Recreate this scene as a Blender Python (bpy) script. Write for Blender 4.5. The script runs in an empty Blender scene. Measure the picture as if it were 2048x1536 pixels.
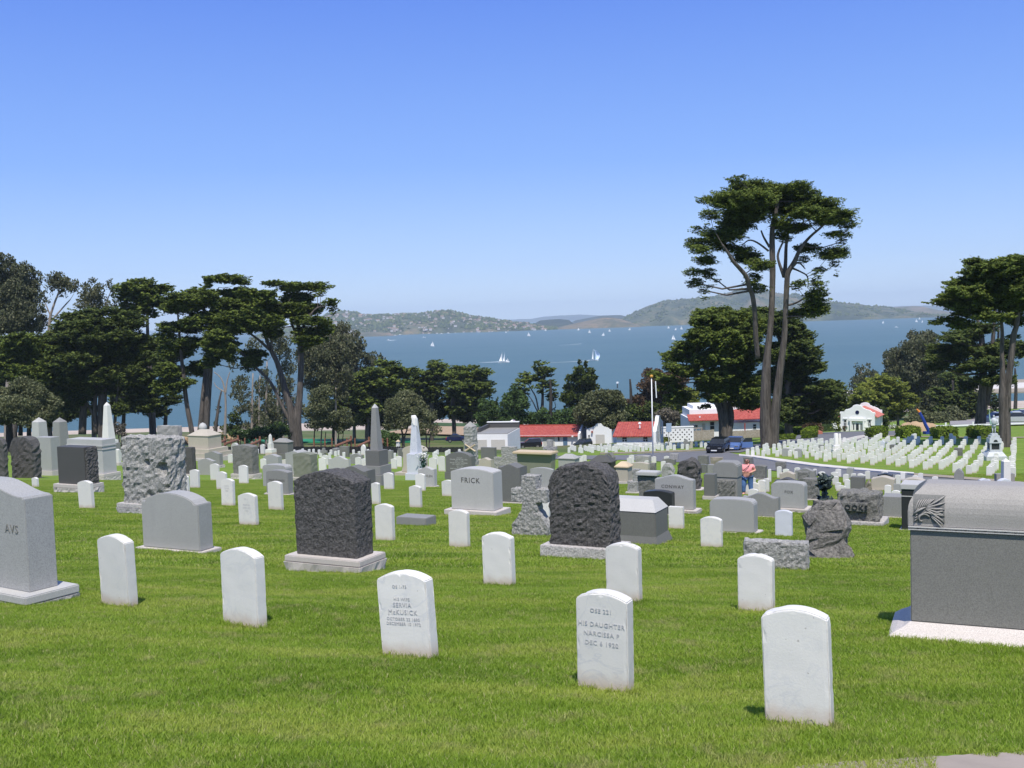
import bpy, bmesh, math, random
import numpy as np
from mathutils import Vector, Matrix, Euler, noise
SC = bpy.context.scene
COL = SC.collection
R_ = math.radians
random.seed(7); RNG = np.random.default_rng(7)
# ---------------------------------------------------------------- camera
F = 2150.0; PITCH = math.atan(131/2150); ROLL = R_(1.8); SEA = -57.0
cam_d = bpy.data.cameras.new('camera'); cam = bpy.data.objects.new('camera', cam_d); COL.objects.link(cam)
cam_d.sensor_width = 36; cam_d.lens = F/2048*36; cam_d.clip_start = .1; cam_d.clip_end = 80000
Fw = Vector((0, math.cos(PITCH), -math.sin(PITCH))); Up0 = Vector((0, math.sin(PITCH), math.cos(PITCH))); Rt0 = Vector((1, 0, 0))
Up = Up0*math.cos(ROLL) + Rt0*math.sin(ROLL); Rt = Rt0*math.cos(ROLL) - Up0*math.sin(ROLL)
m = Matrix((Rt, Up, -Fw)).transposed().to_4x4(); cam.matrix_world = m
SC.camera = cam
# ---------------------------------------------------------------- sky, sun, exposure
SUN_EL, SUN_AZ = R_(60), R_(180-5)          # azimuth clockwise from +Y: sun behind the camera, a little to the right
sd = Vector((math.sin(SUN_AZ)*math.cos(SUN_EL), math.cos(SUN_AZ)*math.cos(SUN_EL), math.sin(SUN_EL)))
w = bpy.data.worlds.new('World'); SC.world = w; w.use_nodes = True
nt = w.node_tree; bg = nt.nodes['Background']
sky = nt.nodes.new('ShaderNodeTexSky'); sky.sky_type = 'NISHITA'; sky.sun_disc = False
sky.sun_elevation = SUN_EL; sky.sun_rotation = SUN_AZ; sky.altitude = 50; sky.air_density = 1.0; sky.dust_density = .25; sky.ozone_density = 3.0
hsv = nt.nodes.new('ShaderNodeHueSaturation'); hsv.inputs['Saturation'].default_value = .9
nt.links.new(sky.outputs[0], hsv.inputs['Color']); bg.inputs[1].default_value = .1
wtc = nt.nodes.new('ShaderNodeTexCoord'); wsx = nt.nodes.new('ShaderNodeSeparateXYZ'); nt.links.new(wtc.outputs['Generated'], wsx.inputs[0])
wr = nt.nodes.new('ShaderNodeValToRGB'); nt.links.new(wsx.outputs[2], wr.inputs[0])
we = wr.color_ramp.elements; we.new(.05); we.new(.14); we.new(.28)
for e_, (p_, c_) in zip(we, ((0, (.48, .63, .84)), (.05, (.33, .50, .84)), (.14, (.17, .34, .82)), (.28, (.085, .21, .74)), (1, (.15, .21, .37)))): e_.position = p_; e_.color = (*c_, 1)
wsc = nt.nodes.new('ShaderNodeVectorMath'); wsc.operation = 'SCALE'; wsc.inputs['Scale'].default_value = 9.4; nt.links.new(wr.outputs[0], wsc.inputs[0])
wm_ = nt.nodes.new('ShaderNodeMixRGB'); wm_.inputs[0].default_value = .8; nt.links.new(hsv.outputs[0], wm_.inputs[1]); nt.links.new(wsc.outputs[0], wm_.inputs[2]); nt.links.new(wm_.outputs[0], bg.inputs[0])
sl = bpy.data.lights.new('sun', 'SUN'); sun = bpy.data.objects.new('sun', sl); COL.objects.link(sun)
sl.energy = 3.7; sl.angle = R_(.5); sl.color = (1, .955, .87); sun.rotation_euler = sd.to_track_quat('Z', 'Y').to_euler(); sun.location = (0, -30, 60)
SC.view_settings.view_transform = 'Standard'; SC.view_settings.look = 'None'; SC.view_settings.gamma = 1; SC.view_settings.exposure = 0.46
SC.cycles.max_bounces = 6; SC.cycles.diffuse_bounces = 3; SC.cycles.glossy_bounces = 2; SC.cycles.transparent_max_bounces = 8; SC.cycles.volume_bounces = 0
# ---------------------------------------------------------------- pixel <-> world (photo pixels, 2048 wide)
def ray(px, py): return Fw*F + Rt*(px-1024) - Up*(py-768)
def at(px, py, y):
    d = ray(px, py); return d*(y/d.y)
_gy = [0,3,5,8,11,17.5,27,35,45,55,65,77,90,100,107,120,150,200,230,300,400,500,560,620,700,900,1400,3000]
_gr = [1.5,1.72,1.95,2.3,2.74,3.72,4.72,None,None,None,None]
_ratio = {35:.164,45:.1575,55:.154,65:.151,77:.146,90:.1385,100:.132,107:.1295,120:.126,150:.1225,200:.120,230:.1185,300:.108,400:.1035,500:.102,560:.0985,620:.0915}
_gd = [1.5,1.72,1.95,2.3,2.74,3.72,4.72]+[_ratio[k]*k for k in _gy[7:24]]+[60,66,75,90]
def _D(y): return np.interp(y, _gy, _gd)
_K = np.linspace(-.14, .14, 7)
def ground(x, y, und=True):
    x = np.asarray(x, float); y = np.asarray(y, float)
    ya = np.maximum(y, 0)
    D = np.mean([_D(ya*(1+k)) for k in _K], axis=0)
    a = np.clip((y-40)/60, 0, 1)
    lr = .035*(1-a) - .02*a; ll = .035*(1-a) + .03*a
    D = D + np.where(x > 0, lr*np.minimum(x, 120), ll*np.maximum(x, -120))*np.clip((600-y)/250, 0, 1)
    if und:
        k = np.clip(1-y/45, 0, 1)
        D = D + k*(.018*np.sin(x*1.9+y*3.1)+.014*np.sin(x*.9-y*2.3+1.3)+.02*np.sin(y*1.15+x*.35))
        D = np.where(y < 0, D - (-y)*.05, D)
    return -D
def G(x, y): return float(ground(x, y))
_ys = np.concatenate([np.arange(3.5, 40, .02), np.arange(40, 700, .25)])
def hit(px, py):
    d = ray(px, py); x = d.x/d.y*_ys; z = d.z/d.y*_ys
    below = np.nonzero(z <= ground(x, _ys))[0]
    i = below[0] if len(below) else len(_ys)-1
    return Vector((x[i], _ys[i], float(ground(x[i], _ys[i]))))
# ---------------------------------------------------------------- object helpers
def tag(o, label=None, cat=None, group=None, kind=None):
    for k, v in (('label', label), ('category', cat), ('group', group), ('kind', kind)):
        if v: o[k] = v
    return o
def thing(name, label, cat, loc=(0, 0, 0), rz=0, group=None, kind=None):
    o = bpy.data.objects.new(name, None); COL.objects.link(o); o.location = loc; o.rotation_euler = (0, 0, rz)
    o.empty_display_size = .2
    return tag(o, label, cat, group, kind)
def mobj(name, me, mat=None, parent=None):
    o = bpy.data.objects.new(name, me); COL.objects.link(o)
    if parent is not None: o.parent = parent
    if mat is not None:
        for mm in (mat if isinstance(mat, (list, tuple)) else [mat]): me.materials.append(mm)
    return o
def npmesh(name, V, Q):
    """V (n,3), Q (m,k) same-size faces"""
    me = bpy.data.meshes.new(name); V = np.asarray(V, np.float32); Q = np.asarray(Q, np.int32)
    me.vertices.add(len(V)); me.vertices.foreach_set('co', V.ravel())
    n, k = Q.shape; me.loops.add(n*k); me.loops.foreach_set('vertex_index', Q.ravel())
    me.polygons.add(n); me.polygons.foreach_set('loop_start', np.arange(0, n*k, k, dtype=np.int32))
    try: me.polygons.foreach_set('loop_total', np.full(n, k, np.int32))
    except Exception: pass
    me.update(calc_edges=True); return me
class MB:
    def __init__(s): s.v = []; s.f = []
    def quadmesh(s, V, Fc):
        n = len(s.v); s.v += [tuple(p) for p in V]; s.f += [tuple(i+n for i in f) for f in Fc]; return s
    def box(s, x0, x1, y0, y1, z0, z1):
        return s.quadmesh([(x0,y0,z0),(x1,y0,z0),(x1,y1,z0),(x0,y1,z0),(x0,y0,z1),(x1,y0,z1),(x1,y1,z1),(x0,y1,z1)],
            [(0,3,2,1),(4,5,6,7),(0,1,5,4),(1,2,6,5),(2,3,7,6),(3,0,4,7)])
    def frus(s, a, b):      # a,b = (x0,x1,y0,y1,z)
        return s.quadmesh([(a[0],a[2],a[4]),(a[1],a[2],a[4]),(a[1],a[3],a[4]),(a[0],a[3],a[4]),(b[0],b[2],b[4]),(b[1],b[2],b[4]),(b[1],b[3],b[4]),(b[0],b[3],b[4])],
            [(0,3,2,1),(4,5,6,7),(0,1,5,4),(1,2,6,5),(2,3,7,6),(3,0,4,7)])
    def prism(s, poly, y0, y1):   # poly (x,z) counter-clockwise seen from -y
        n = len(poly); V = [(x, y0, z) for x, z in poly]+[(x, y1, z) for x, z in poly]
        return s.quadmesh(V, [tuple(range(n)), tuple(range(2*n-1, n-1, -1))]+[(i, i+n, (i+1) % n+n, (i+1) % n) for i in range(n)])
    def tube(s, pts, rad, n=8, jit=0):
        pts = [Vector(p) for p in pts]; base = len(s.v); prev = None
        for i, p in enumerate(pts):
            t = (pts[min(i+1, len(pts)-1)]-pts[max(i-1, 0)]).normalized()
            if prev is None: a = t.orthogonal().normalized()
            else: a = (prev-t*prev.dot(t)).normalized()
            prev = a; b = t.cross(a)
            for k in range(n):
                an = 2*math.pi*k/n; r = rad[i]*(1+(jit*math.sin(k*2.3+i*.35) if jit else 0))
                s.v.append(tuple(p+(a*math.cos(an)+b*math.sin(an))*r))
        for i in range(len(pts)-1):
            for k in range(n):
                s.f.append((base+i*n+k, base+i*n+(k+1) % n, base+(i+1)*n+(k+1) % n, base+(i+1)*n+k))
        s.f.append(tuple(base+k for k in range(n-1, -1, -1))); s.f.append(tuple(base+(len(pts)-1)*n+k for k in range(n)))
        return s
    def lathe(s, prof, cx=0, cy=0, n=16):
        base = len(s.v)
        for r, z in prof:
            for k in range(n):
                a = 2*math.pi*k/n; s.v.append((cx+r*math.cos(a), cy+r*math.sin(a), z))
        for i in range(len(prof)-1):
            for k in range(n): s.f.append((base+i*n+k, base+i*n+(k+1) % n, base+(i+1)*n+(k+1) % n, base+(i+1)*n+k))
        s.f.append(tuple(base+k for k in range(n-1, -1, -1))); s.f.append(tuple(base+(len(prof)-1)*n+k for k in range(n)))
        return s
    def build(s, name, mat, parent=None, bevel=0, smooth=False, seg=2):
        me = bpy.data.meshes.new(name); me.from_pydata(s.v, [], s.f); me.update()
        bm = bmesh.new(); bm.from_mesh(me); bmesh.ops.recalc_face_normals(bm, faces=bm.faces)
        if bevel:
            es = [e for e in bm.edges if len(e.link_faces) == 2 and e.calc_face_angle(0) > .35]
            if es: bmesh.ops.bevel(bm, geom=es, offset=bevel, segments=seg, affect='EDGES', clamp_overlap=True)
        bm.to_mesh(me); bm.free()
        if smooth:
            for p in me.polygons: p.use_smooth = True
        return mobj(name, me, mat, parent)
# ---------------------------------------------------------------- materials
MATS = {}
class NT:
    def __init__(s, name):
        s.m = bpy.data.materials.new(name); s.m.use_nodes = True; s.t = s.m.node_tree; s.b = s.t.nodes['Principled BSDF']
        s.b.inputs['Specular IOR Level'].default_value = .3
    def n(s, t, **kw):
        nd = s.t.nodes.new('ShaderNode'+t)
        for k, v in kw.items():
            if k.startswith('i_'): nd.inputs[k[2:].replace('_', ' ')].default_value = v
            else: setattr(nd, k, v)
        return nd
    def l(s, a, b): s.t.links.new(a, b)
    def noise(s, vec, scale, detail=4, rough=.6, dist=0):
        nd = s.n('TexNoise'); nd.inputs['Scale'].default_value = scale; nd.inputs['Detail'].default_value = detail
        nd.inputs['Roughness'].default_value = rough; nd.inputs['Distortion'].default_value = dist
        if vec is not None: s.l(vec, nd.inputs['Vector'])
        return nd.outputs['Fac']
    def ramp(s, fac, stops):
        r = s.n('ValToRGB'); e = r.color_ramp.elements
        while len(e) < len(stops): e.new(.5)
        for i, (p, c) in enumerate(stops):
            e[i].position = p; e[i].color = (*c, 1) if len(c) == 3 else c
        s.l(fac, r.inputs[0]); return r.outputs[0]
    def mix(s, fac, a, b, mode='MIX'):
        x = s.n('MixRGB', blend_type=mode)
        for k, v in ((0, fac), (1, a), (2, b)):
            if isinstance(v, (int, float)): x.inputs[k].default_value = v
            elif isinstance(v, tuple): x.inputs[k].default_value = (*v, 1)
            else: s.l(v, x.inputs[k])
        return x.outputs[0]
    def math(s, op, a, b=None, clamp=False):
        x = s.n('Math', operation=op); x.use_clamp = clamp
        for k, v in ((0, a), (1, b)):
            if v is None: continue
            if isinstance(v, (int, float)): x.inputs[k].default_value = v
            else: s.l(v, x.inputs[k])
        return x.outputs[0]
    def mapr(s, v, a, b, c=0, d=1, smooth=False):
        x = s.n('MapRange'); x.inputs[1].default_value = a; x.inputs[2].default_value = b; x.inputs[3].default_value = c; x.inputs[4].default_value = d
        if smooth: x.interpolation_type = 'SMOOTHSTEP'
        s.l(v, x.inputs[0]); return x.outputs[0]
    def bump(s, h, strength, dist):
        b = s.n('Bump'); b.inputs['Strength'].default_value = strength; b.inputs['Distance'].default_value = dist
        s.l(h, b.inputs['Height']); s.l(b.outputs[0], s.b.inputs['Normal'])
    def done(s, col, rough):
        if isinstance(col, tuple): s.b.inputs['Base Color'].default_value = (*col, 1)
        else: s.l(col, s.b.inputs['Base Color'])
        if isinstance(rough, (int, float)): s.b.inputs['Roughness'].default_value = rough
        else: s.l(rough, s.b.inputs['Roughness'])
        MATS[s.m.name] = s.m; return s.m
def objvec(t):
    tc = t.n('TexCoord'); oi = t.n('ObjectInfo'); ad = t.n('VectorMath', operation='ADD'); mu = t.n('VectorMath', operation='SCALE')
    cx = t.n('CombineXYZ'); t.l(oi.outputs['Random'], cx.inputs[0]); t.l(oi.outputs['Random'], cx.inputs[1]); t.l(oi.outputs['Random'], cx.inputs[2])
    t.l(cx.outputs[0], mu.inputs[0]); mu.inputs['Scale'].default_value = 37.0
    t.l(tc.outputs['Object'], ad.inputs[0]); t.l(mu.outputs[0], ad.inputs[1]); return ad.outputs[0], tc.outputs['Object'], oi.outputs['Random']
def marble(name, col, vein, veinamt=.5, stain=True):
    t = NT(name); v, o, rnd = objvec(t)
    big = t.noise(v, 1.6, 3); wv = t.noise(v, 3.2, 5, .55, 1.6)
    line = t.math('ABSOLUTE', t.math('SUBTRACT', wv, .5)); vm = t.mapr(line, .0, .035, 1, 0)
    gate = t.mapr(t.noise(v, 1.1, 2), .42, .66)
    c = t.mix(t.math('MULTIPLY', t.math('MULTIPLY', vm, gate), veinamt), col, vein)
    c = t.mix(t.mapr(big, .35, .75, 0, .28), c, tuple(k*.86 for k in col))
    c = t.mix(t.mapr(t.noise(v, 60, 3, .7), .5, .8, 0, .16), c, tuple(k*.7 for k in col))
    br = t.mapr(rnd, 0, 1, .9, 1.04); cb = t.n('CombineXYZ')
    for i in range(3): t.l(br, cb.inputs[i])
    c = t.mix(1.0, c, cb.outputs[0], 'MULTIPLY')
    if stain:
        sx = t.n('SeparateXYZ'); t.l(o, sx.inputs[0])
        h = t.math('ADD', sx.outputs[2], t.math('MULTIPLY', t.math('SUBTRACT', t.noise(v, 9, 3), .5), .1))
        c = t.mix(t.mapr(h, .02, .13, .75, 0, True), c, (.50, .39, .30))
        spk = t.mapr(t.noise(v, 38, 2, .5), .735, .76); c = t.mix(t.math('MULTIPLY', spk, .55), c, (.25, .22, .2))
    t.bump(t.noise(v, 90, 4, .7), .25, .004)
    return t.done(c, .62)
def granite(name, col, spk=.35, scale=140, bump=.25, rough=.6, warm=None, dist=.004):
    t = NT(name); v, o, rnd = objvec(t)
    n1 = t.noise(v, scale, 2, .7); n2 = t.noise(v, 1.3, 4, .6)
    dk = tuple(k*(1-spk) for k in col); lt = tuple(min(1, k*(1+spk*.8)) for k in col)
    c = t.ramp(n1, [(.3, dk), (.5, col), (.72, lt)])
    c = t.mix(t.mapr(n2, .38, .7, 0, .3), c, warm or tuple(k*.78 for k in col))
    st = t.n('Mapping'); t.l(v, st.inputs[0]); st.inputs['Scale'].default_value = (14, 14, 1.4)
    c = t.mix(t.mapr(t.noise(st.outputs[0], 1, 4, .7), .55, .8, 0, .2), c, tuple(k*.6 for k in col))
    t.bump(t.noise(v, scale*.6, 4, .75), bump, dist)
    return t.done(c, rough)
granite('granite_body', (.215, .207, .187), .3); granite('granite_warm_sunlit', (.33, .31, .285), .25); marble('white_marble', (.74, .715, .67), (.50, .52, .56)); marble('marble_far', (.76, .75, .72), (.55, .55, .56), .3, False); marble('grey_marble', (.62, .63, .68), (.36, .38, .46), .8, False)
granite('granite_light', (.37, .365, .35)); granite('granite_pale', (.47, .46, .44), .25); granite('granite_mid', (.27, .265, .25))
granite('granite_grey', (.165, .163, .152)); granite('granite_dark', (.085, .083, .08), .3); granite('granite_black', (.035, .037, .04), .4, rough=.35)
granite('granite_tan', (.47, .42, .345), .25); granite('tan_cap', (.58, .46, .31), .25); granite('granite_olive', (.22, .225, .17), .35)
granite('base_granite', (.55, .50, .46), .3); granite('rough_pale', (.34, .33, .31), .6, 30, 1, .85, dist=.03)
granite('rough_grey', (.19, .185, .17), .5, 30, 1, .85, dist=.03); granite('rough_dark', (.098, .093, .090), .65, 34, 1, .8, dist=.035)
granite('rough_pink', (.5, .47, .45), .5, 40, .9, .8, dist=.02); granite('boulder_stone', (.20, .185, .17), .6, 30, 1, .85, dist=.03)
granite('rough_brown', (.3, .26, .21), .5, 40, .9, .85, dist=.02)
def plain(name, col, rough=.6, var=.12, scale=6, metal=0, bump=0):
    t = NT(name); tc = t.n('TexCoord'); c = t.mix(t.mapr(t.noise(tc.outputs['Object'], scale, 4), .3, .7), tuple(k*(1-var) for k in col), tuple(min(1, k*(1+var)) for k in col))
    t.b.inputs['Metallic'].default_value = metal
    if bump: t.bump(t.noise(tc.outputs['Object'], scale*4, 3), bump, .01)
    return t.done(c, rough)
plain('stucco', (.80, .80, .80), .8, .04, .6); plain('stucco_trim', (.82, .82, .81), .7, .03); plain('garage_panel', (.52, .50, .46), .6, .05)
plain('window_glass', (.03, .035, .045), .15, .2); plain('window_frame', (.75, .75, .73), .5, .03); plain('blue_door', (.10, .17, .26), .5)
plain('car_black', (.012, .014, .02), .2, .1); plain('car_blue', (.10, .17, .38), .25, .05); plain('car_navy', (.015, .02, .07), .25, .05); plain('car_silver', (.45, .46, .48), .3, .05)
plain('car_green', (.03, .04, .04), .25, .05); plain('tyre', (.015, .015, .015), .8); plain('rim', (.4, .4, .42), .35, .05, metal=.8)
plain('white_paint', (.82, .82, .82), .5, .03); plain('lamp_red', (.5, .02, .02), .3); plain('gold', (.55, .28, .05), .4); plain('pole_grey', (.6, .62, .62), .5, .05)
plain('bronze', (.035, .05, .045), .35, .6, 25, .5, .6); plain('verdigris', (.28, .42, .36), .6, .15, 8)
plain('fence_wood', (.33, .29, .23), .85, .25, 4); plain('log_wood', (.22, .10, .06), .8, .2, 5); plain('black_fabric', (.012, .013, .016), .8)
plain('sport_green', (.02, .22, .10), .8, .15, .5); plain('skin', (.62, .31, .23), .5, .05); plain('hair_brown', (.12, .075, .05), .7, .3, 40)
plain('pink_shirt', (.9, .36, .36), .8, .05, 15); plain('denim', (.09, .17, .36), .8, .2, 12); plain('bag_black', (.02, .02, .02), .6); plain('sail', (.85, .85, .84), .8, .03)
plain('roof_edge', (.3, .06, .04), .7); plain('blue_boom', (.02, .05, .28), .5); plain('orange_paint', (.7, .25, .05), .5); plain('rope_dirt', (.4, .28, .17), .9, .25, .3)
plain('sandstone_brick', (.42, .15, .1), .8); plain('statue_zinc', (.5, .52, .53), .5, .15, 6); plain('wreath_green', (.03, .09, .06), .7, .3, 20); plain('flower_white', (.8, .8, .76), .7)
plain('text_soft', (.20, .195, .18), .7); plain('text_dark', (.10, .095, .085), .7); plain('text_light', (.5, .5, .48), .6); plain('text_marble_shade', (.50, .49, .49), .7)  # letters stand proud; shade of cut strokes put into their darker colour
def tiles():
    t = NT('roof_tiles'); tc = t.n('TexCoord'); sx = t.n('SeparateXYZ'); t.l(tc.outputs['Object'], sx.inputs[0])
    w1 = t.math('SINE', t.math('MULTIPLY', sx.outputs[0], 22)); n = t.noise(tc.outputs['Object'], 2.2, 5, .7)
    c = t.ramp(n, [(.3, (.30, .055, .045)), (.5, (.42, .085, .065)), (.7, (.52, .15, .11))])
    t.bump(w1, .8, .05); return t.done(c, .8)
tiles()
def bark(name, a, b):
    t = NT(name); tc = t.n('TexCoord'); mp = t.n('Mapping'); t.l(tc.outputs['Object'], mp.inputs[0]); mp.inputs['Scale'].default_value = (3.2, 3.2, .35)
    n = t.noise(mp.outputs[0], 1.6, 6, .7, .5); c = t.ramp(n, [(.3, a), (.68, b)]); t.bump(n, .9, .18); return t.done(c, .9)
bark('bark_grey', (.028, .024, .021), (.17, .145, .125)); bark('bark_dark', (.018, .016, .014), (.075, .065, .055)); bark('bark_pale', (.20, .17, .14), (.42, .36, .31))
def leaf(name, a, b, c3=None, sheen=.12):
    t = NT(name); g = t.n('NewGeometry'); rp = g.outputs['Random Per Island']
    c = t.ramp(rp, [(0, a), (.6, b), (1, c3 or b)])
    n = t.noise(g.outputs['Position'], .35, 3); c = t.mix(t.mapr(n, .35, .7, 0, .45), c, tuple(k*.6 for k in a))
    tr = t.n('BsdfTranslucent'); t.l(c, tr.inputs[0]); ms = t.n('MixShader'); ms.inputs[0].default_value = sheen
    t.l(t.b.outputs[0], ms.inputs[1]); t.l(tr.outputs[0], ms.inputs[2]); out = [n for n in t.t.nodes if n.type == 'OUTPUT_MATERIAL'][0]; t.l(ms.outputs[0], out.inputs[0])
    t.b.inputs['Specular IOR Level'].default_value = .15
    return t.done(c, .8)
leaf('leaf_cypress', (.04, .062, .012), (.11, .15, .026), (.20, .24, .045)); leaf('leaf_dark', (.030, .048, .012), (.080, .112, .024), (.15, .175, .04))
leaf('leaf_euc', (.045, .056, .026), (.115, .125, .062), (.21, .205, .12)); leaf('leaf_olive', (.07, .085, .035), (.15, .165, .08), (.24, .24, .13))
leaf('leaf_brown', (.06, .04, .022), (.14, .09, .05), (.20, .13, .08)); leaf('leaf_yellow', (.07, .10, .015), (.17, .20, .03), (.28, .29, .05))
leaf('leaf_mid', (.03, .055, .018), (.07, .12, .03), (.11, .17, .05)); leaf('leaf_hedge', (.05, .09, .01), (.13, .19, .015), (.22, .28, .03)); leaf('leaf_grey', (.10, .09, .07), (.18, .16, .12), (.25, .22, .17))
# ================================================================ SETTING
def grid_mesh(name, X, Y, Z):
    n, k = X.shape; V = np.stack([X, Y, Z], -1).reshape(-1, 3); i = np.arange((n-1)*(k-1)); a = i//(k-1)*k+i % (k-1)
    return npmesh(name, V, np.stack([a, a+1, a+k+1, a+k], -1))
ys = np.concatenate([np.linspace(-8, 3, 16), np.arange(3.15, 14, .15), np.arange(14, 45, .4), np.arange(45, 130, 1.2), np.arange(130, 720, 6), [800, 1000, 1400, 2200, 3000]])
ts = np.linspace(-1, 1, 300); X, Y = np.meshgrid(ts, ys); X = X*(9+.72*np.maximum(Y, 0)); Z = ground(X, Y)
gm = grid_mesh('lawn', X, Y, Z)
for p in gm.polygons: p.use_smooth = True
t = NT('lawn_ground'); g = t.n('NewGeometry'); P = g.outputs['Position']; sx = t.n('SeparateXYZ'); t.l(P, sx.inputs[0])
mp = t.n('Mapping'); t.l(P, mp.inputs[0]); mp.inputs['Scale'].default_value = (.5, 1.7, 1)
band = t.noise(mp.outputs[0], .8, 6, .68); fine = t.noise(P, 28, 5, .75)
gc = t.ramp(band, [(.32, (.12, .215, .016)), (.5, (.18, .275, .024)), (.66, (.29, .345, .06))])
gc = t.mix(t.mapr(fine, .3, .7, .6, 0), gc, (.06, .11, .010)); gc = t.mix(t.mapr(t.noise(P, 3.5, 4, .7), .58, .8, 0, .45), gc, (.30, .29, .10))
wild = t.ramp(t.noise(P, .09, 6, .7), [(.35, (.05, .085, .018)), (.5, (.10, .135, .03)), (.62, (.16, .13, .07)), (.75, (.13, .09, .06))])
tt = t.math('SUBTRACT', sx.outputs[1], t.math('MULTIPLY', t.math('MAXIMUM', t.math('SUBTRACT', sx.outputs[0], 18), 0), 1.9))
m1 = t.mapr(t.math('ADD', tt, t.math('MULTIPLY', t.noise(P, .15, 3), 6)), 117, 120)
c = t.mix(m1, gc, wild)
sand = t.ramp(t.noise(P, .05, 5, .7), [(.3, (.42, .34, .27)), (.7, (.55, .46, .38))])
c = t.mix(t.mapr(sx.outputs[1], 470, 520), c, sand)
t.bump(fine, .6, .03); t.done(c, .9); MATS['lawn_ground'] = t.m
lawn = mobj('ground', gm, t.m); tag(lawn, kind='structure')
# water
t = NT('bay_water'); g = t.n('NewGeometry'); P = g.outputs['Position']; mp = t.n('Mapping'); t.l(P, mp.inputs[0]); mp.inputs['Scale'].default_value = (1, .5, 1)
wv = t.noise(mp.outputs[0], .16, 6, .75); mp2 = t.n('Mapping'); t.l(P, mp2.inputs[0]); mp2.inputs['Scale'].default_value = (.0011, .006, 1); sw = t.noise(mp2.outputs[0], 1, 4, .6)
c = t.ramp(sw, [(.35, (.056, .120, .132)), (.65, (.074, .140, .148))])
mp3 = t.n('Mapping'); t.l(P, mp3.inputs[0]); mp3.inputs['Scale'].default_value = (.05, .02, 1)
cap = t.mapr(t.noise(mp3.outputs[0], 1, 6, .8), .80, .83); c = t.mix(t.math('MULTIPLY', cap, .7), c, (.7, .72, .72))
t.bump(wv, .9, 1.2); t.b.inputs['Specular IOR Level'].default_value = .25; t.done(c, .45)
wm = MB(); wm.quadmesh([(-30000, 450, SEA), (30000, 450, SEA), (30000, 60000, SEA), (-30000, 60000, SEA)], [(0, 1, 2, 3)])
tag(wm.build('water', t.m), kind='structure')
# draped strips: list of (px, y_far, y_near) in photo pixels
def strip(name, cols, mat, lift=.03, rows=6, sub=6, thick=0, kind='structure', label=None, cat=None):
    xs = np.array([c[0] for c in cols], float); a = np.array([c[1] for c in cols], float); b = np.array([c[2] for c in cols], float)
    xx = np.linspace(xs[0], xs[-1], (len(xs)-1)*sub+1); A = np.interp(xx, xs, a); B = np.interp(xx, xs, b)
    V = []; 
    for j in range(rows+1):
        for i, x in enumerate(xx):
            p = hit(x, B[i]+(A[i]-B[i])*j/rows); V.append((p.x, p.y, float(ground(p.x, p.y))+lift))
    n = len(xx); Fc = [(j*n+i, j*n+i+1, (j+1)*n+i+1, (j+1)*n+i) for j in range(rows) for i in range(n-1)]
    mb = MB(); mb.quadmesh(V, Fc)
    if thick:
        k = len(mb.v); mb.v += [(v[0], v[1], v[2]-thick) for v in V]
        per = [i for i in range(n)]+[j*n+n-1 for j in range(1, rows+1)]+[rows*n+i for i in range(n-2, -1, -1)]+[j*n for j in range(rows-1, 0, -1)]
        for q in range(len(per)): mb.f.append((per[q], per[q]+k, per[(q+1) % len(per)]+k, per[(q+1) % len(per)]))
    o = mb.build(name, mat); tag(o, label, cat, kind=kind); return o
def asphalt(name, col):
    t = NT(name); g = t.n('NewGeometry'); P = g.outputs['Position']
    c = t.mix(t.mapr(t.noise(P, 1.2, 5, .7), .3, .7), tuple(k*.85 for k in col), tuple(k*1.12 for k in col)); t.bump(t.noise(P, 30, 3), .3, .01); return t.done(c, .85)
asphalt('asphalt', (.155, .155, .165)); asphalt('pavement_pale', (.50, .47, .43)); asphalt('kerb_concrete', (.62, .58, .54)); asphalt('path_dirt', (.32, .27, .2)); asphalt('kerb_near_stone', (.33, .28, .24))
strip('road', [(1040, 913, 919), (1150, 912, 919), (1250, 911, 921), (1300, 907, 923), (1380, 904, 926), (1440, 901, 930), (1480, 911, 934), (1560, 921, 944), (1640, 931, 953), (1720, 938, 958), (1800, 945, 963), (1920, 954, 971), (2060, 967, 984)], MATS['asphalt'], .04)
strip('road', [(1440, 895, 905), (1480, 893, 906), (1505, 891, 900), (1540, 884, 893), (1580, 876, 889), (1600, 870, 889), (1640, 866, 888), (1680, 864, 886), (1720, 863, 882), (1760, 863, 875), (1830, 862, 866)], MATS['asphalt'], .05)
strip('kerb', [(1478, 911.5, 914), (1510, 914, 917.5), (1560, 921, 926), (1640, 932, 936.5), (1720, 940, 944), (1800, 947, 950), (1828, 949.5, 952)], MATS['kerb_concrete'], .14, 2, 8, .2)
strip('pavement', [(1828, 949.5, 954), (1900, 954.5, 959), (1980, 961, 966), (2060, 969, 974)], MATS['path_dirt'], .09, 2, 8, .2)
strip('kerb', [(1200, 907.5, 909), (1300, 905, 906.5), (1380, 902, 903.5), (1420, 899, 900.5)], MATS['path_dirt'], .12, 1, 8, .2)
strip('pavement', [(1676, 884, 888.5), (1700, 877, 886), (1716, 873.5, 880), (1735, 871, 874)], MATS['pavement_pale'], .12, 3, 4, .2)
strip('path', [(1735, 870.5, 872), (1850, 873.5, 875), (1980, 876, 877.5), (2060, 875, 876.5)], MATS['path_dirt'], .06, 1, 6)
strip('kerb', [(1590, 1538, 1600), (1680, 1529, 1600), (1750, 1524, 1600), (1860, 1518, 1600), (1960, 1512, 1600), (2070, 1506, 1600)], MATS['kerb_near_stone'], .008, 10, 6, .1)
asphalt('carpark_grey', (.30, .28, .275)); strip('path', [(1900, 826, 852), (1960, 825, 852), (2060, 823, 851)], MATS['carpark_grey'], .25, 3, 4)
strip('dirt_slope', [(780, 866, 870), (850, 854, 871), (930, 855, 874), (985, 860, 874)], MATS['rope_dirt'], .5, 5, 5)
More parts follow.
